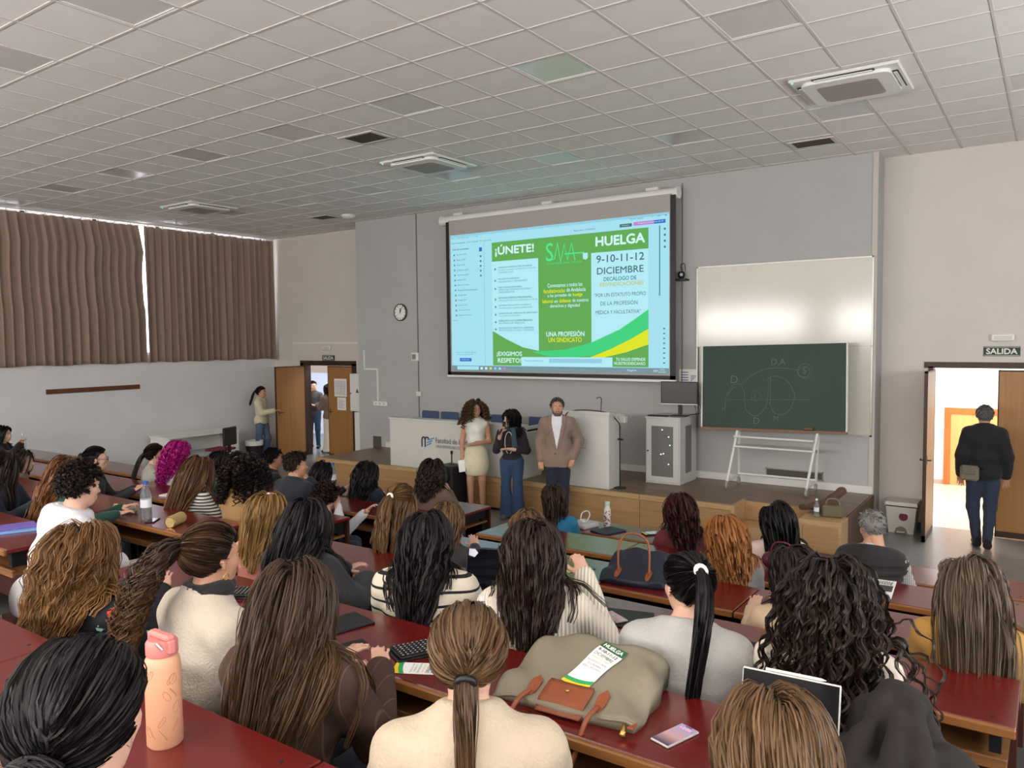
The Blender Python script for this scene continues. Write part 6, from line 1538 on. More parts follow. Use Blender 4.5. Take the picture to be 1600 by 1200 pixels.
bp = [ell((0, 0.055, -0.085), (0.046, 0.046, 0.034)), rcone((-0.055, 0.03, -0.06), (-0.03, 0.07, -0.095), 0.018, 0.02), rcone((0.055, 0.03, -0.06), (0.03, 0.07, -0.095), 0.018, 0.02), rcone((-0.024, 0.092, -0.053), (0.024, 0.092, -0.053), 0.006, 0.006)]
v, fc = blob(bp, 0.006, 0.012, inflate=0.002); link('beard', np_mesh('beard', v @ m1[1].T + m1[2], fc, mat('grey_beard', (92, 82, 76), 0.9, bump=0.4, bscale=300)), m1[0])
# man leaving through the open door
J = standing_joints(1.76, 0.0, 1.0, dict(elL=(-0.235, -0.03, 1.15), wrL=(-0.24, 0.04, 0.91), elR=(0.24, -0.03, 1.15), wrR=(0.245, 0.04, 0.91), knR=(0.085, 0.05, 0.50), anR=(0.05, -0.10, 0.10), knL=(-0.10, 0.07, 0.50), anL=(-0.05, 0.05, 0.085)))
J['toeR'] = J['anR'] + np.array((0.02, 0.14, -0.05)); J['toeL'] = J['anL'] + np.array((-0.02, 0.15, -0.05))
m2 = stand('grey haired man in a black sweater and jeans walking out of the open door', -0.68, 11.12, R(8), J, cloth('black_sweater', (20, 20, 23)), dict(k='short', c=(132, 128, 124), L=0.028, vol=0.006, r=0.004), fem=False, w=1.06, fat=0.012, skn='mid', bottom=cloth('indigo_jeans', (38, 48, 68), bump=0.2), loose=0.03, hem=0.86, shoes=cloth('black_boot', (24, 22, 22), bump=0))
J = m2[3]
bg = thing('waist_bag', 'small olive grey bag hanging at the hip of the man at the door', 'bag', m2[0].matrix_basis @ Vector((-0.16, -0.185, 0.86)), R(-8))
MB().box(-0.10, 0.10, -0.045, 0.045, 0.0, 0.18, b=0.02).build('pouch', cloth('olive_canvas', (112, 106, 88)), bg); MB().box(-0.075, 0.075, -0.055, -0.04, 0.08, 0.185, b=0.008).build('flap', cloth('olive_flap', (104, 98, 82)), bg)
MB().tube([(0.09, 0.02, 0.17), (0.13, 0.0, 0.17), (0.15, 0.05, 0.14)], 0.009, 6).build('strap', M_black, bg)
# girl pushing the left-hand door
J = standing_joints(1.63, 0.0, 0.95, dict(elR=(0.2, 0.10, 1.06), wrR=(0.12, 0.34, 1.10), knL=(-0.09, 0.10, 0.46), anL=(-0.09, -0.02, 0.10), knR=(0.09, -0.02, 0.46), anR=(0.09, -0.16, 0.12)))
J['toeL'] = J['anL'] + np.array((0, 0.15, -0.05)); J['toeR'] = J['anR'] + np.array((0, 0.14, -0.06))
stand('young woman with a dark ponytail, cream sweater and jeans by the tan door', -14.62, 11.05, R(-62), J, cloth('cream_sweater', (206, 196, 168)), dict(k='tail', c=(44, 32, 28), L=0.36, tie=(0, -0.95, 0.1), band=M_black), face=True, skn='mid', bottom=cloth('light_jeans', (84, 102, 128)), trousers_flare=0.05, loose=0.03, hem=0.80)
# two women in the lobby
J = standing_joints(1.66, 0.0, 1.0, dict(elR=(0.22, 0.06, 1.10), wrR=(0.02, 0.22, 1.10), elL=(-0.22, 0.06, 1.10), wrL=(0.0, 0.2, 1.05)))
stand('woman in a grey jacket with folded arms in the lobby behind the tan door', -14.95, 12.85, R(215), J, cloth('grey_jacket', (70, 68, 70)), dict(k='tail', c=BLK, L=0.2, tie=(0, -1, 0)), face=True, bottom=M_jean, head_yaw=R(40))
J = standing_joints(1.62, 0.0, 1.0, dict(elR=(0.22, 0.08, 1.08), wrR=(0.05, 0.24, 1.10), elL=(-0.22, 0.08, 1.08), wrL=(-0.02, 0.26, 1.10)))
stand('woman in a taupe jacket and white trousers in the lobby behind the tan door', -14.05, 12.55, R(95), J, cloth('taupe_jacket', (112, 98, 88)), dict(k='long', c=BLK, L=0.25), bottom=cloth('white_wide_trousers', (214, 206, 196)), trousers_flare=0.05, loose=0.03)
# ------------------------------------------------------------------ floral jacket pattern
def floral():
    m = MATS['floral_cloth']; nt = m.node_tree; b = nt.nodes['Principled BSDF']
    tc = nt.nodes.new('ShaderNodeTexCoord'); vo = nt.nodes.new('ShaderNodeTexVoronoi'); vo.inputs['Scale'].default_value = 13
    nz = nt.nodes.new('ShaderNodeTexNoise'); nz.inputs['Scale'].default_value = 40; ad = nt.nodes.new('ShaderNodeMix'); ad.data_type = 'VECTOR'; ad.inputs['Factor'].default_value = 0.06
    nt.links.new(tc.outputs['Object'], ad.inputs['A']); nt.links.new(nz.outputs['Color'], ad.inputs['B']); nt.links.new(tc.outputs['Object'], nz.inputs['Vector']); nt.links.new(ad.outputs['Result'], vo.inputs['Vector'])
    lt = nt.nodes.new('ShaderNodeMath'); lt.operation = 'LESS_THAN'; lt.inputs[1].default_value = 0.33; nt.links.new(vo.outputs['Distance'], lt.inputs[0])
    sp = nt.nodes.new('ShaderNodeSeparateColor'); nt.links.new(vo.outputs['Color'], sp.inputs[0])
    rp = nt.nodes.new('ShaderNodeValToRGB'); rp.color_ramp.interpolation = 'CONSTANT'; E = rp.color_ramp.elements
    E[0].position = 0; E[0].color = (*lin((150, 196, 170)), 1); E[1].position = 0.3; E[1].color = (*lin((196, 70, 56)), 1)
    for p, c in ((0.55, (178, 146, 84)), (0.75, (24, 26, 34))): e = E.new(p); e.color = (*lin(c), 1)
    nt.links.new(sp.outputs[0], rp.inputs[0]); mx = nt.nodes.new('ShaderNodeMix'); mx.data_type = 'RGBA'; mx.inputs['A'].default_value = (*lin((24, 26, 34)), 1)
    nt.links.new(lt.outputs[0], mx.inputs['Factor']); nt.links.new(rp.outputs[0], mx.inputs['B']); nt.links.new(mx.outputs['Result'], b.inputs['Base Color'])
floral()
# ------------------------------------------------------------------ bottles
M_pet = glass('clear_plastic', (228, 238, 246), 0.06); M_label = mat('bottle_label', (226, 228, 236), 0.5); M_bcap = mat('blue_cap', (60, 96, 170), 0.4)
def pet(x, y, z, label, h=0.24, cap=M_bcap):
    t = thing('water_bottle', label, 'bottle', (x, y, z), group='clear water bottles'); k = h / 0.24
    MB().lathe([(0.028 * k, 0), (0.033 * k, 0.006 * k), (0.033 * k, 0.05 * k), (0.030 * k, 0.06 * k), (0.033 * k, 0.07 * k), (0.033 * k, 0.14 * k), (0.028 * k, 0.17 * k), (0.014 * k, 0.205 * k), (0.0125 * k, 0.22 * k)], 18).build('shell', M_pet, t, smooth=40)
    MB().lathe([(0.0336 * k, 0.075 * k), (0.0336 * k, 0.125 * k)], 18).build('label_band', M_label, t, smooth=40); MB().lathe([(0.015 * k, 0.218 * k), (0.015 * k, 0.24 * k)], 14).build('cap', cap, t, smooth=40)
pet(-1.87, 2.45, ROW_Z[4], 'clear water bottle with white cap behind the beige sweater ponytail', 0.22, M_white)
pet(-6.04, 3.42, ROW_Z[3], 'tall clear water bottle with blue cap beside the pencil case', 0.31)
pet(-13.75, 5.75, ROW_Z[1], 'clear water bottle on the desk by the white side wall', 0.30, M_white)
pet(-7.62, 6.84, ROW_Z[0], 'clear water bottle on the front desk behind the navy jacket', 0.32)
pet(-2.26, 9.50, SZ + 0.003, 'clear water bottle standing on the end of the stage', 0.22, M_white)
pet(-7.35, 4.75, ROW_Z[2], 'small clear bottle with blue cap beside the khaki top', 0.2)
t = thing('insulated_bottle', 'orange insulated bottle with pink carry-loop lid on the nearest desk', 'bottle', (-1.91, 1.11, ROW_Z[5]))
M_or = mat('orange_bottle_coat', (206, 152, 120), 0.5, var=0.02); M_pk = mat('pink_lid', (200, 122, 116), 0.5)
MB().lathe([(0.040, 0.0), (0.045, 0.006), (0.045, 0.215), (0.042, 0.232), (0.036, 0.242)], 32).build('body', M_or, t, smooth=40)
MB().lathe([(0.038, 0.242), (0.040, 0.246), (0.040, 0.275), (0.034, 0.285)], 28).build('lid', M_pk, t, smooth=40)
b = MB(); b.box(-0.046, 0.046, -0.013, 0.013, 0.283, 0.300, b=0.006); b.box(-0.05, -0.036, -0.012, 0.012, 0.245, 0.296, b=0.004); b.build('carry_loop', M_pk, t)
MB().box(0.034, 0.052, -0.010, 0.010, 0.252, 0.288, b=0.004).build('latch', M_pk, t); MB().tube([(0.03, -0.032, 0.286), (0.044, -0.024, 0.27)], 0.004, 6).build('latch_pin', mat('steel', (190, 190, 190), 0.25, metal=0.9), t)
b = MB(); rr = random.Random(5)
for k in range(26):
    a0 = rr.uniform(0, 6.28); z0 = rr.uniform(0.02, 0.21); pts = []
    for j in range(9):
        a = a0 + 0.32 * math.cos(j * 0.8 + k) * 0.7; z = z0 + 0.014 * math.sin(j * 0.75 + k * 2); pts.append((0.0452 * math.cos(a), 0.0452 * math.sin(a), z))
    b.tube(pts, 0.0007, 4)
b.build('line_drawings', mat('brown_line', (170, 112, 74), 0.6), t, kind='stuff')
t = thing('steel_bottle', 'white steel bottle with dark speckles beside the navy tablet, front desk', 'bottle', (-3.64, 6.86, ROW_Z[0])); MB().lathe([(0.03, 0), (0.034, 0.006), (0.034, 0.17), (0.024, 0.20), (0.022, 0.215)], 20).build('body', mat('speckled_coat', (214, 206, 204), 0.4), t, smooth=40)
MB().lathe([(0.025, 0.213), (0.026, 0.25), (0.02, 0.255)], 16).build('lid', mat('mint_lid', (170, 200, 186), 0.4), t, smooth=40)
b = MB()
for k in range(90):
    a = rr.uniform(0, 6.28); z = rr.uniform(0.015, 0.165); b.box(-0.005, 0.005, -0.001, 0.001, -0.006, 0.006, T=Matrix.Rotation(a, 4, 'Z') @ Matrix.Translation((0, -0.0345, z)) @ Matrix.Rotation(rr.uniform(0, 3), 4, 'Y'))
b.build('speckles', mat('plum_speckle', (96, 50, 70), 0.5), t, kind='stuff')
# ------------------------------------------------------------------ leaflets
P_green = mat('print_green', (44, 92, 56), 0.6); P_bright = mat('print_bright_green', (52, 160, 92), 0.6); P_yel = mat('print_yellow', (240, 204, 30), 0.6); P_dark = mat('print_dark', (70, 76, 78), 0.7); P_gold = mat('print_gold', (210, 170, 70), 0.7); P_white = mat('print_white', (240, 240, 236), 0.7)
def leaflet(label, loc, rz, w=0.10, l=0.21, fn=None, tilt=0.0):
    """strike leaflet lying flat; fn lifts the sheet onto a curved surface"""
    t = thing('leaflet', label, 'leaflet', loc, group='green and white strike leaflets', rot=(tilt, 0, rz))
    def patch(name, poly_or_mesh, m, dz):
        if isinstance(poly_or_mesh, bpy.types.Mesh): me = poly_or_mesh
        else:
            x0, x1, y0, y1 = poly_or_mesh; n = 9; bb = MB(); vs = []; fs = []
            for i in range(n):
                for j in range(n): vs.append((x0 + (x1 - x0) * j / (n - 1), y0 + (y1 - y0) * i / (n - 1), 0))
            for i in range(n - 1):
                for j in range(n - 1): fs.append((i * n + j, i * n + j + 1, (i + 1) * n + j + 1, (i + 1) * n + j))
            bb.add(vs, fs); me = bb.mesh(name, m)
        co = np.empty(len(me.vertices) * 3, np.float32); me.vertices.foreach_get('co', co); co = co.reshape(-1, 3)
        co[:, 2] += dz + (np.array([fn(a, b_) for a, b_ in co[:, :2]]) if fn else 0); me.vertices.foreach_set('co', co.ravel()); me.update()
        link(name, me, t)
    patch('sheet', (-w / 2, w / 2, -l / 2, l / 2), P_white, 0.0015); patch('header', (-w / 2, w / 2, l / 2 - 0.035, l / 2), P_green, 0.0025)
    for k in range(2):
        n = 12; bb = MB(); vs = []; fs = []
        for i in range(n):
            u = i / (n - 1); x = -w / 2 + w * u; c = l * (0.10 * u * u); a0 = -l / 2 + 0.012 + c - k * 0.018; vs += [(x, max(a0, -l / 2), 0), (x, max(a0 + 0.018, -l / 2), 0)]
        for i in range(n - 1): fs.append((2 * i, 2 * i + 2, 2 * i + 3, 2 * i + 1))
        bb.add(vs, fs); patch('swoosh', bb.mesh('swoosh', (P_bright, P_yel)[k]), None, 0.0026 + 0.0003 * k)
    def tx(s_, y, wd, h, m, bold=0.0):
        me = text_mesh(s_, m, wd, h, bold, align='CENTER'); co = np.empty(len(me.vertices) * 3, np.float32); me.vertices.foreach_get('co', co); co = co.reshape(-1, 3); co[:, 1] += y; me.vertices.foreach_set('co', co.ravel()); patch('print_lettering', me, m, 0.0032)
    tx('HUELGA', l / 2 - 0.027, w * 0.8, 0.018, P_white, 0.03); tx('9-10-11-12', l / 2 - 0.058, w * 0.8, 0.015, P_dark, 0.01); tx('DICIEMBRE', l / 2 - 0.080, w * 0.8, 0.015, P_dark, 0.0); tx('REIVINDICACIONES', l / 2 - 0.095, w * 0.7, 0.007, P_gold)
    for k, s_ in enumerate(('POR UN ESTATUTO PROPIO', 'DE LA PROFESIÓN', 'MÉDICA Y FACULTATIVA')): tx(s_, l / 2 - 0.113 - 0.014 * k, w * (0.85, 0.6, 0.8)[k], 0.008, P_dark)
    return t
leaflet('strike leaflet half under the black folding keyboard', (-1.95, 2.165, ROW_Z[4]), R(-62)); leaflet('strike leaflet on the third row desk beside the raised hand', (-2.66, 4.60, ROW_Z[2]), R(-35)); leaflet('strike leaflet beside the black folder, fourth row desk', (-2.03, 3.58, ROW_Z[3]), R(-50))
leaflet('strike leaflet near the dark red haired woman, front desk', (-3.13, 6.84, ROW_Z[0] + 0.012), R(-40)); leaflet('strike leaflet lying on the open laptop', (-2.70, 3.42, ROW_Z[3] + 0.016), R(-30), tilt=0.0)
# ------------------------------------------------------------------ shopper bags
M_hide = mat('tan_leather', (138, 74, 46), 0.45, var=0.08, bump=0.1, bscale=120); M_gold = mat('brass', (206, 168, 92), 0.25, metal=0.9)
def shopper(label, loc, rz, m, W_=0.27, D_=0.19, hh=0.14, handles_up=False, flap=True):
    t = thing('shopper_bag', label, 'bag', loc, rz)
    def hf(x, y):
        u, v = x / W_, y / D_
        p = np.interp(v, [-1, -0.85, 0.78, 0.92, 1], [0.24, 0.30, 1.0, 0.94, 0.7]); s = max(0.0, 1 - abs(u) ** 8)
        e = np.clip((abs(u) - 0.45) / 0.4, 0, 1)
        return hh * p * (0.62 + 0.38 * s) - 0.016 * e * math.sin(6 * v + 5 * u) + 0.004 * math.sin(7 * u + 4 * v) * (1 + v)
    n = 36; mm = 26; vs = []; fs = []
    for i in range(mm):
        v = -1 + 2 * i / (mm - 1)
        for j in range(n):
            u = -1 + 2 * j / (n - 1); wx = W_ * (1 - 0.10 * max(v, 0) + 0.02 * math.sin(7 * v)); vs.append((u * wx, v * D_ - 0.02 * (1 - abs(u)) * (v < -0.9), hf(u * W_, v * D_)))
    for i in range(mm - 1):
        for j in range(n - 1): fs.append((i * n + j, i * n + j + 1, (i + 1) * n + j + 1, (i + 1) * n + j))
    per = [j for j in range(n)] + [i * n + n - 1 for i in range(1, mm)] + [(mm - 1) * n + j for j in range(n - 2, -1, -1)] + [i * n for i in range(mm - 2, 0, -1)]
    base = len(vs); 
    for k in per: vs.append((vs[k][0] * 0.97, vs[k][1] * 0.97, 0.001))
    for a in range(len(per)): c = (a + 1) % len(per); fs.append((per[a], base + a, base + c, per[c]))
    fs.append([base + a for a in range(len(per))])
    b = MB(); b.add(vs, fs); b.build('body', m, t, smooth=True)
    MB().tube([(x, -D_ - 0.004, hf(x, -D_) * 0.8 + 0.004) for x in np.linspace(-W_ * 0.96, W_ * 0.96, 20)], 0.006, 6).build('zip_edge', m, t, smooth=True)
    if flap:
        fp = []
        for i in range(8):
            y = -D_ - 0.03 + 0.125 * i / 7
            for j in range(9):
                x = -0.085 + 0.17 * j / 8; cut = 0.012 if (i in (0, 7) and j in (0, 8)) else 0; fp.append((x * (1 - cut * 4), y, (hf(x, max(y, -D_)) + 0.006) if y > -D_ else max(0.012, hf(x, -D_) - (-D_ - y) * 1.2)))
        ff = [(i * 9 + j, i * 9 + j + 1, (i + 1) * 9 + j + 1, (i + 1) * 9 + j) for i in range(7) for j in range(8)]
        b = MB(); b.add(fp, ff); o = b.build('leather_flap', M_hide, t, smooth=True); md = o.modifiers.new('thick', 'SOLIDIFY'); md.thickness = 0.005; md.offset = 1
        MB().lathe([(0.008, 0), (0.008, 0.004), (0.003, 0.006)], 12, (0, -D_ + 0.055, hf(0, -D_ + 0.055) + 0.011)).build('snap', M_gold, t, smooth=True)
    for s_ in (-1, 1):
        x = s_ * W_ * 0.47; pts = [(x - 0.02, -D_ + 0.075), (x, -D_ + 0.10), (x + 0.02, -D_ + 0.075), (x + 0.018, -D_ + 0.03), (x + 0.008, -D_ + 0.005), (x - 0.008, -D_ + 0.005), (x - 0.018, -D_ + 0.03)]
        zt = max(hf(a, c) for a, c in pts) + 0.005; b = MB(); q = [(a, c, hf(a, max(c, -D_)) + 0.004) for a, c in pts]; q2 = [(a, c, z + 0.004) for a, c, z in q]; k = len(q)
        b.add(q + q2, [list(range(k))[::-1], [k + i for i in range(k)]] + [(i, (i + 1) % k, k + (i + 1) % k, k + i) for i in range(k)]); b.build('handle_tab', M_hide, t)
    if handles_up:
        MB().tube(spl([(-W_ * 0.47, -D_ + 0.06, hf(-W_ * 0.47, -D_ + 0.06)), (-W_ * 0.5, -D_ + 0.1, hh + 0.07), (-0.05, -D_ + 0.14, hh + 0.14), (W_ * 0.35, -D_ + 0.12, hh + 0.10), (W_ * 0.47, -D_ + 0.06, hf(W_ * 0.47, -D_ + 0.06))]), 0.008, 8).build('handle', M_hide, t, smooth=True)
    else:
        MB().tube(spl([(-W_ * 0.47, -D_ + 0.02, 0.05), (-W_ * 0.52, -D_ - 0.05, 0.035), (-W_ * 0.56, -D_ - 0.11, -0.06), (-0.03, -D_ - 0.13, -0.20), (W_ * 0.30, -D_ - 0.12, -0.12), (W_ * 0.44, -D_ - 0.06, 0.03), (W_ * 0.47, -D_ + 0.02, 0.05)]), 0.0085, 8).build('handle', M_hide, t, smooth=True)
        MB().tube([(W_ * 0.86, -D_ - 0.01, 0.035), (W_ * 0.88, -D_ - 0.03, 0.02), (W_ * 0.88, -D_ - 0.045, 0.012)], [0.006, 0.009, 0.011], 8).build('zip_pull', M_gold, t, smooth=True); MB().box(W_ * 0.92, W_ * 1.0, -D_ - 0.03, -D_ + 0.012, 0.03, 0.036, b=0.002).build('zip_tab', M_hide, t)
    return t, hf
bagloc = (-1.33, 2.335, ROW_Z[4]); bagrz = R(4)
bag, bhf = shopper('slumped taupe nylon bag with tan leather flap and handles, fifth row desk', bagloc, bagrz, mat('taupe_nylon', (128, 120, 102), 0.5, var=0.04, bump=0.15, bscale=25))
lr = R(-17); lc = (0.035, 0.012)
def on_bag(a, c): return bhf(lc[0] + a * math.cos(lr) - c * math.sin(lr), lc[1] + a * math.sin(lr) + c * math.cos(lr)) + 0.004
cx_, sx_ = math.cos(bagrz), math.sin(bagrz)
leaflet('strike leaflet lying on top of the taupe bag', (bagloc[0] + lc[0] * cx_ - lc[1] * sx_, bagloc[1] + lc[0] * sx_ + lc[1] * cx_, bagloc[2]), bagrz + lr, 0.105, 0.235, fn=on_bag)
shopper('navy blue bag with tan leather handles, third row desk', (-2.22, 4.62, ROW_Z[2]), R(8), mat('navy_nylon', (32, 36, 50), 0.5, bump=0.15, bscale=25), 0.22, 0.17, 0.17, True, False)
t = thing('handbag', 'maroon soft handbag behind the ginger hair, second row desk', 'bag', (-1.62, 5.80, ROW_Z[1])); local_part(t, 'pouch', [ell((0, 0, 0.07), (0.15, 0.09, 0.075)), ell((0.06, 0.02, 0.10), (0.07, 0.06, 0.06)), ell((-0.08, -0.02, 0.09), (0.06, 0.06, 0.05))], mat('maroon_leather', (92, 28, 50), 0.4), 0.012, 0.03, noise=0.006, cut=lambda G: 0.0 - G[..., 2]); MB().tube(spl([(-0.09, 0, 0.13), (-0.05, 0, 0.21), (0.05, 0, 0.21), (0.09, 0, 0.13)]), 0.007, 6).build('handle', MATS['maroon_leather'], t)
# coat heap on the desk at the right
t = thing('coat', 'dark brown hooded coat heaped on the desk beside the tablet', 'coat', (-0.34, 2.26, ROW_Z[4]))
local_part(t, 'cloth', [ell((0, 0.04, 0.14), (0.12, 0.09, 0.13)), ell((0.02, 0.05, 0.24), (0.075, 0.06, 0.06)), ell((0.12, -0.02, 0.09), (0.11, 0.10, 0.09)), ell((-0.09, -0.05, 0.08), (0.08, 0.10, 0.08)), ell((0.03, -0.12, 0.07), (0.15, 0.10, 0.07)), rcone((-0.02, 0.0, 0.26), (-0.09, -0.12, 0.1), 0.028, 0.035), rcone((0.06, 0.0, 0.25), (0.10, -0.13, 0.1), 0.028, 0.035), rcone((0.02, -0.02, 0.24), (0.03, -0.18, 0.08), 0.025, 0.04)], cloth('coat_brown', (34, 29, 26), bump=0.1, sheen=0.0, rough=0.95), 0.009, 0.012, noise=0.007, cut=lambda G: 0.001 - G[..., 2])
# ------------------------------------------------------------------ electronics
def phone(label, loc, rz, screen, case=M_black, text=None, back=None):
    t = thing('phone', label, 'phone', loc, rz); MB().box(-0.037, 0.037, -0.075, 0.075, 0, 0.009, b=0.004).build('case', case, t); MB().box(-0.033, 0.033, -0.071, 0.071, 0.009, 0.0096).build('display', screen, t)
    return t
def grad(name, c0, c1, c2, e):
    m = mat(name, c0, 0.15, emit=e); nt = m.node_tree; b = nt.nodes['Principled BSDF']; tc = nt.nodes.new('ShaderNodeTexCoord'); sp = nt.nodes.new('ShaderNodeSeparateXYZ'); nt.links.new(tc.outputs['Object'], sp.inputs[0])
    mr = nt.nodes.new('ShaderNodeMapRange'); mr.inputs[1].default_value = -0.07; mr.inputs[2].default_value = 0.07; nt.links.new(sp.outputs[1], mr.inputs[0]); rp = nt.nodes.new('ShaderNodeValToRGB'); el = rp.color_ramp.elements
    el[0].color = (*lin(c0), 1); el[1].color = (*lin(c2), 1); e_ = el.new(0.4); e_.color = (*lin(c1), 1); nt.links.new(mr.outputs[0], rp.inputs[0]); nt.links.new(rp.outputs[0], b.inputs['Emission Color']); b.inputs['Base Color'].default_value = (0.01, 0.01, 0.01, 1)
    return m
t = phone('lit phone with a sunset lock screen reading 12:05 beside the taupe bag', (-0.945, 2.225, ROW_Z[4]), R(-18), grad('sunset_screen', (70, 62, 84), (208, 160, 158), (170, 160, 200), 0.45), mat('silver_edge', (190, 186, 184), 0.3, metal=0.5))
me = text_mesh('12:05', mat('lock_screen_clock', (236, 150, 160), 0.5, emit=0.5), 0.04, 0.012, align='CENTER'); link('clock_lettering', me, t, (0, 0.045, 0.0099))
MB().box(-0.012, 0.012, 0.064, 0.068, 0.0096, 0.0099).build('camera_notch', M_black, t)
M_off = mat('dark_glass', (24, 25, 28), 0.12)
phone('dark phone with a pale edge beside the long brown hair', (-2.335, 2.16, ROW_Z[4]), R(-20), M_off, mat('pale_phone_edge', (170, 172, 176), 0.3, metal=0.4))
phone('phone in a clear case with pink flowers on the black folder', (-1.80, 3.46, ROW_Z[3] + 0.012), R(60), mat('floral_case', (176, 150, 156), 0.35, var=0.4, vscale=45), mat('case_edge', (150, 140, 138), 0.3))
phone('phone in a bright pink case beside the folding keyboard', (-3.05, 2.20, ROW_Z[4]), R(-50), M_off, mat('hot_pink', (206, 52, 130), 0.4))
phone('dark phone near the blue capped bottle, fourth row', (-5.92, 3.40, ROW_Z[3]), R(40), M_off)
def keyb(label, loc, rz, w=0.13, d=0.19):
    t = thing('folding_keyboard', label, 'keyboard', loc, rz)
    MB().box(-w / 2, w / 2, -d / 2, d / 2, 0, 0.010, b=0.003).build('lower_case', M_black, t); MB().box(-w / 2 + 0.004, w / 2 + 0.004, -d / 2 + 0.01, d / 2 + 0.01, 0.014, 0.022, b=0.003).build('upper_case', M_black, t)
    km = MB().box(-0.0075, 0.0075, -0.0075, 0.0075, 0, 0.003, b=0.001).mesh('key', mat('key_black', (34, 34, 36), 0.5)); gm = MB().box(-0.002, 0.002, -0.003, 0.003, 0, 0.0004).mesh('key_legend', mat('key_legend_white', (210, 210, 210), 0.6))
    for i in range(6):
        for j in range(9):
            q = (-w / 2 + 0.016 + i * 0.02, -d / 2 + 0.026 + j * 0.0195, 0.022); link('key', km, t, q); link('key_legend', gm, t, (q[0], q[1], q[2] + 0.003))
keyb('black folding keyboard in front of the beige sweater', (-2.07, 2.265, ROW_Z[4]), R(-26)); keyb('black folding keyboard in front of the cream fleece jacket', (-3.25, 2.34, ROW_Z[4]), R(-55))
def slab(name, label, cat, loc, rz, w, d, h, m, edge=None):
    t = thing(name, label, cat, loc, rz); MB().box(-w / 2, w / 2, -d / 2, d / 2, 0, h, b=min(0.003, h / 3)).build('body', m, t)
    if edge: MB().box(-w / 2 + 0.004, w / 2 - 0.004, -d / 2 - 0.0005, d / 2 + 0.0005, h * 0.3, h * 0.7).build('page_block', edge, t)
    return t
slab('tablet', 'closed black tablet behind the long brown hair, fifth row desk', 'tablet', (-2.55, 2.31, ROW_Z[4]), R(-15), 0.18, 0.25, 0.010, M_off)
slab('tablet', 'closed navy tablet beside the speckled bottle, front desk', 'tablet', (-3.54, 6.69, ROW_Z[0]), R(-20), 0.22, 0.28, 0.014, mat('navy_case', (30, 40, 58), 0.5))
slab('folder', 'black folder under the floral phone, fourth row desk', 'folder', (-1.80, 3.49, ROW_Z[3]), R(14), 0.34, 0.24, 0.010, mat('black_folder', (28, 29, 31), 0.5))
slab('folder', 'black folder in front of the light grey sweater, fourth row desk', 'folder', (-0.98, 3.46, ROW_Z[3]), R(10), 0.30, 0.22, 0.010, MATS['black_folder'])
t = thing('stylus', 'white stylus pen on the desk beside the floral phone', 'pen', (-1.80, 3.345, ROW_Z[3])); MB().tube([(-0.07, 0, 0.005), (0.06, 0.01, 0.005), (0.075, 0.011, 0.005)], [0.0045, 0.0045, 0.001], 8).build('barrel', M_white, t)
t = thing('charger_case', 'pale grey charger box with a white looped cable, front desk', 'charger', (-3.84, 6.74, ROW_Z[0]), R(-15)); MB().box(-0.11, 0.11, -0.11, 0.11, 0, 0.05, b=0.01).build('box', mat('pale_grey_box', (190, 190, 186), 0.5), t); MB().tube(spl([(-0.05, 0.0, 0.05), (-0.06, 0.03, 0.12), (0.0, 0.05, 0.15), (0.05, 0.03, 0.12), (0.03, 0.0, 0.055), (0.0, -0.03, 0.06)]), 0.006, 6).build('cable', M_white, t); MB().box(-0.02, 0.03, -0.05, -0.01, 0.05, 0.075, b=0.006).build('plug', M_white, t)
slab('notepad', 'small dark notepad under a leaflet, front desk', 'notepad', (-3.13, 6.84, ROW_Z[0]), R(-40), 0.13, 0.2, 0.011, M_off)
lp = thing('laptop', 'open black laptop with stickers in front of the striped sweater, fourth row', 'laptop', (-2.52, 3.36, ROW_Z[3]), R(22)); MB().box(-0.17, 0.17, -0.12, 0.12, 0, 0.014, b=0.003).build('base', M_black, lp)
b = MB()
for i in range(12):
    for j in range(4): b.box(-0.145 + i * 0.0245, -0.125 + i * 0.0245, 0.0 + j * 0.024, 0.018 + j * 0.024, 0.014, 0.0155)
b.build('keys', mat('laptop_keys', (40, 40, 44), 0.5), lp)
TL = Matrix.Translation((0, 0.12, 0.012)) @ Matrix.Rotation(R(-14), 4, 'X'); MB().box(-0.17, 0.17, -0.004, 0.004, 0, 0.235, b=0.002, T=TL).build('lid', M_black, lp); MB().box(-0.162, 0.162, -0.0052, -0.004, 0.01, 0.227, T=TL).build('display', mat('laptop_display', (12, 14, 22), 0.06), lp)
b = MB(); b.prism([(-0.155, 0.19), (-0.12, 0.18), (-0.10, 0.205), (-0.12, 0.226), (-0.155, 0.226)], -0.0062, -0.0052, axis=1, T=TL); b.build('sticker', mat('white_sticker', (206, 214, 226), 0.5), lp); b = MB(); b.prism([(-0.155, 0.02), (-0.12, 0.02), (-0.11, 0.04), (-0.13, 0.06), (-0.155, 0.055)], -0.0062, -0.0052, axis=1, T=TL); b.build('sticker', MATS['white_sticker'], lp)
ip = thing('tablet', 'tablet propped upright with a white pencil on its upper edge', 'tablet', (-0.59, 2.16, ROW_Z[4]), R(4)); TI = Matrix.Rotation(R(-14), 4, 'X')
MB().box(-0.135, 0.135, -0.005, 0.005, 0.0, 0.29, b=0.003, T=TI).build('casing', mat('pale_tablet_edge', (200, 200, 198), 0.4), ip); MB().box(-0.131, 0.131, -0.0062, -0.005, 0.004, 0.286, T=TI).build('display', M_off, ip); MB().tube([tuple(TI @ Vector((-0.07, 0, 0.295))), tuple(TI @ Vector((0.08, 0, 0.295))), tuple(TI @ Vector((0.095, 0, 0.295)))], [0.0045, 0.0045, 0.001], 8).build('pencil', M_white, ip); MB().box(-0.10, 0.10, 0.06, 0.075, 0, 0.12).build('prop_stand', mat('prop_grey', (90, 90, 92), 0.5), ip)
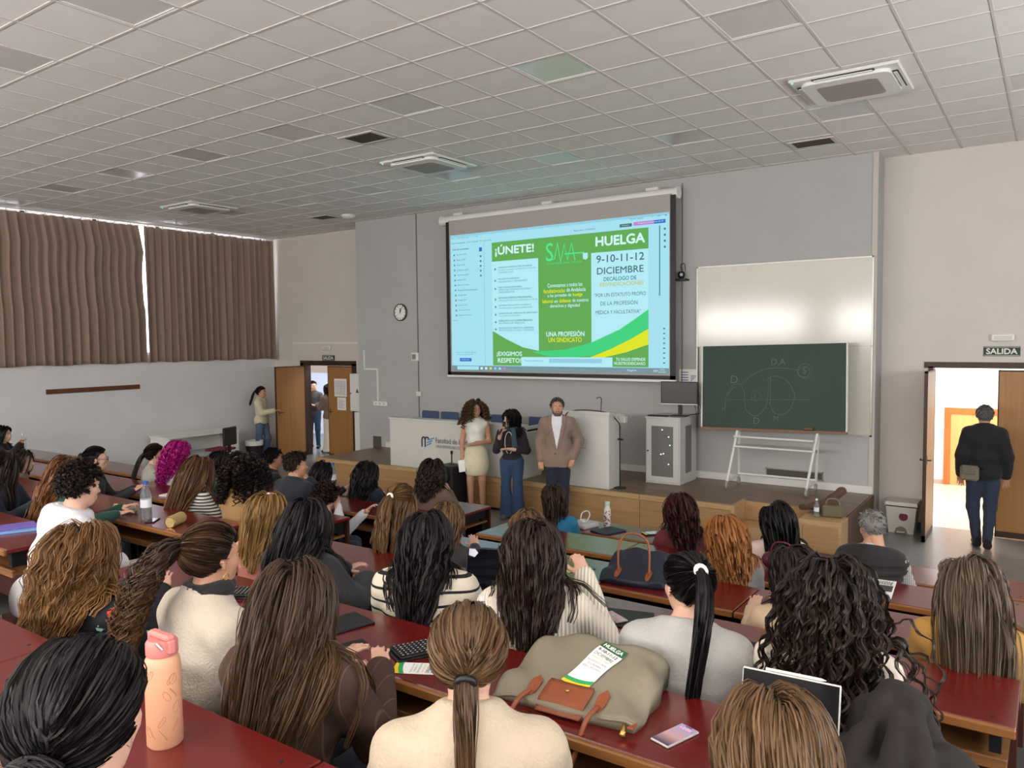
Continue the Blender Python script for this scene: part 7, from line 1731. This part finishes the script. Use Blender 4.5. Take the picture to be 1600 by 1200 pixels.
# ------------------------------------------------------------------ stationery
t = slab('newspaper_sheet', 'printed white sheet with blue headline, second row desk', 'sheet', (-0.97, 5.77, ROW_Z[1]), R(4), 0.22, 0.42, 0.003, M_paper)
for s_, y, h, m in (('ESTACIÓN', 0.14, 0.04, M_navy), ('GRADOS', 0.095, 0.04, M_navy)): link('headline_lettering', text_mesh(s_, m, 0.18, h, 0.02, align='CENTER'), t, (0, y, 0.0036))
MB().box(-0.10, 0.10, -0.06, 0.08, 0.003, 0.0036).build('printed_photo', mat('printed_car_photo', (70, 66, 60), 0.6, var=0.5, vscale=30), t); MB().box(-0.09, 0.09, -0.18, -0.13, 0.003, 0.0036).build('printed_box', mat('printed_blue', (50, 58, 110), 0.6), t)
t = thing('pencil_case', 'patterned cream pencil case beside the tall water bottle', 'pencil case', (-6.42, 3.45, ROW_Z[3]), R(20)); MB().box(-0.12, 0.12, -0.035, 0.035, 0, 0.065, b=0.02).build('pouch', mat('patterned_canvas', (150, 148, 124), 0.8, var=0.45, vscale=50), t); MB().tube([(-0.11, 0, 0.066), (0.11, 0, 0.066)], 0.004, 6).build('zip', M_gold, t)
t = thing('glasses_case', 'tan round roll case near the desk corner at the aisle', 'case', (-5.62, 3.42, ROW_Z[3]), R(-60)); MB().lathe([(0.04, -0.09), (0.045, -0.085), (0.045, 0.085), (0.04, 0.09)], 18, T=Matrix.Translation((0, 0, 0.045)) @ Matrix.Rotation(PI / 2, 4, 'Y')).build('barrel', mat('tan_case', (178, 152, 104), 0.6), t, smooth=40); MB().tube([(0.088, 0.04 * math.cos(a), 0.045 + 0.04 * math.sin(a)) for a in np.linspace(0, 6.28, 17)[:-1]], 0.004, 6, closed=True).build('zip', M_gold, t)
slab('notebook', 'blue notebook at the picture edge, fifth row desk', 'notebook', (-5.72, 2.30, ROW_Z[4]), R(-25), 0.21, 0.29, 0.012, mat('blue_cover', (110, 150, 200), 0.5), M_paper); slab('notebook', 'purple notebook on top of the blue one at the picture edge', 'notebook', (-5.75, 2.33, ROW_Z[4] + 0.012), R(-18), 0.17, 0.24, 0.012, mat('purple_cover', (110, 90, 170), 0.5), M_paper)
slab('notebook', 'white notebook beside the woman with glasses, third row desk', 'notebook', (-7.55, 4.62, ROW_Z[2]), R(10), 0.21, 0.29, 0.012, M_paper); slab('paper_packet', 'white and green snack packet on the front desk by the black hair', 'packet', (-6.78, 6.78, ROW_Z[0]), R(20), 0.16, 0.12, 0.04, mat('packet_print', (206, 214, 206), 0.4, var=0.2, vscale=30))
slab('notepad', 'cream printed notepad beside the black jacket, fourth row desk', 'notepad', (-3.02, 3.35, ROW_Z[3]), R(-30), 0.16, 0.22, 0.01, mat('printed_cream', (196, 190, 172), 0.7, var=0.2, vscale=60))
# notebook on the lap of the young man in the aisle
q = bh[0].matrix_basis @ Vector((0.10, 0.46, 0.655)); nb = slab('notebook', 'open white ring notebook on the lap of the young man in the aisle', 'notebook', q, bh[0].rotation_euler.z + R(10), 0.24, 0.30, 0.022, mat('pale_cover', (206, 196, 186), 0.5, var=0.08, vscale=9), M_paper)
# chair in the aisle
o = bh[0].matrix_basis; ac = thing('aisle_chair', 'plain dark chair in the aisle under the young man in the white hoodie', 'chair', bh[0].location, bh[0].rotation_euler.z)
MB().box(-0.21, 0.21, -0.2, 0.24, 0.40, 0.43, b=0.008).build('seat', M_panel, ac); MB().box(-0.2, 0.2, -0.24, -0.215, 0.5, 0.72, b=0.006).build('backrest', M_panel, ac)
for sx in (-0.18, 0.18):
    MB().tube([(sx, -0.23, 0.0), (sx, -0.23, 0.7)], 0.011, 6).build('leg', M_blackmetal, ac); MB().tube([(sx, 0.2, 0.0), (sx, 0.2, 0.41)], 0.011, 6).build('leg', M_blackmetal, ac)
# ------------------------------------------------------------------ bags on the end of the stage
t = thing('coat', 'brown jacket slung over the end of the stage', 'coat', (-2.28, 9.80, SZ + 0.003), R(0)); local_part(t, 'cloth', [rcone((-0.22, -0.02, 0.04), (0.02, 0.0, 0.08), 0.035, 0.06), rcone((0.02, 0.0, 0.08), (0.22, 0.12, 0.26), 0.06, 0.05), ell((0.05, 0.02, 0.06), (0.16, 0.09, 0.06)), rcone((0.15, 0.05, 0.12), (0.12, 0.1, 0.02), 0.06, 0.07)], cloth('brown_suede', (84, 62, 44)), 0.012, 0.03, noise=0.008, cut=lambda G: 0.0 - G[..., 2])
t = thing('handbag', 'small olive handbag on the end of the stage', 'bag', (-2.10, 9.60, SZ + 0.003), R(10)); MB().box(-0.12, 0.12, -0.06, 0.06, 0, 0.14, b=0.02).build('pouch', mat('olive_leather', (104, 96, 72), 0.5), t); MB().tube(spl([(-0.08, 0, 0.13), (-0.05, 0, 0.21), (0.05, 0, 0.21), (0.08, 0, 0.13)]), 0.008, 6).build('handle', mat('grey_strap', (120, 112, 100), 0.6), t)
# ------------------------------------------------------------------ accessories that belong to people
def head_pt(P, q): return tuple(P[1] @ np.array(q, float) + P[2])

MB().tube([head_pt(p18, (0.088 * math.cos(a), 0.012, 0.035 + 0.092 * math.sin(a))) for a in np.linspace(0.05, PI - 0.05, 17)], 0.009, 6).build('hairband', mat('white_hairband', (222, 218, 212), 0.6), p18[0], smooth=True)
g = MB()
for s_ in (-1, 1):
    g.tube([head_pt(p4, (s_ * 0.033 + 0.024 * math.cos(a), 0.105, 0.002 + 0.021 * math.sin(a))) for a in np.linspace(0, 6.283, 15)[:-1]], 0.003, 5, closed=True); g.tube([head_pt(p4, (s_ * 0.057, 0.103, 0.006)), head_pt(p4, (s_ * 0.082, 0.0, 0.006))], 0.0025, 5)
g.build('glasses', M_black, p4[0])
MB().tube([head_pt(p34, (0.086 + 0.002 * math.sin(a), -0.004 + 0.012 * math.cos(a), -0.058 + 0.012 * math.sin(a))) for a in np.linspace(0, 6.283, 15)[:-1]], 0.0016, 5, closed=True).build('earring', M_gold, p34[0], smooth=True)
nk = p34[3]['neck']
local_part(p34[0], 'scarf', [rcone((0.07 * math.cos(a), nk[1] + 0.01 + 0.065 * math.sin(a), nk[2] + 0.035), (0.07 * math.cos(a + 0.7), nk[1] + 0.01 + 0.065 * math.sin(a + 0.7), nk[2] + 0.035), 0.03, 0.03) for a in np.arange(0, 6.3, 0.7)], cloth('black_scarf', (26, 25, 27)), 0.011, 0.02, noise=0.004)
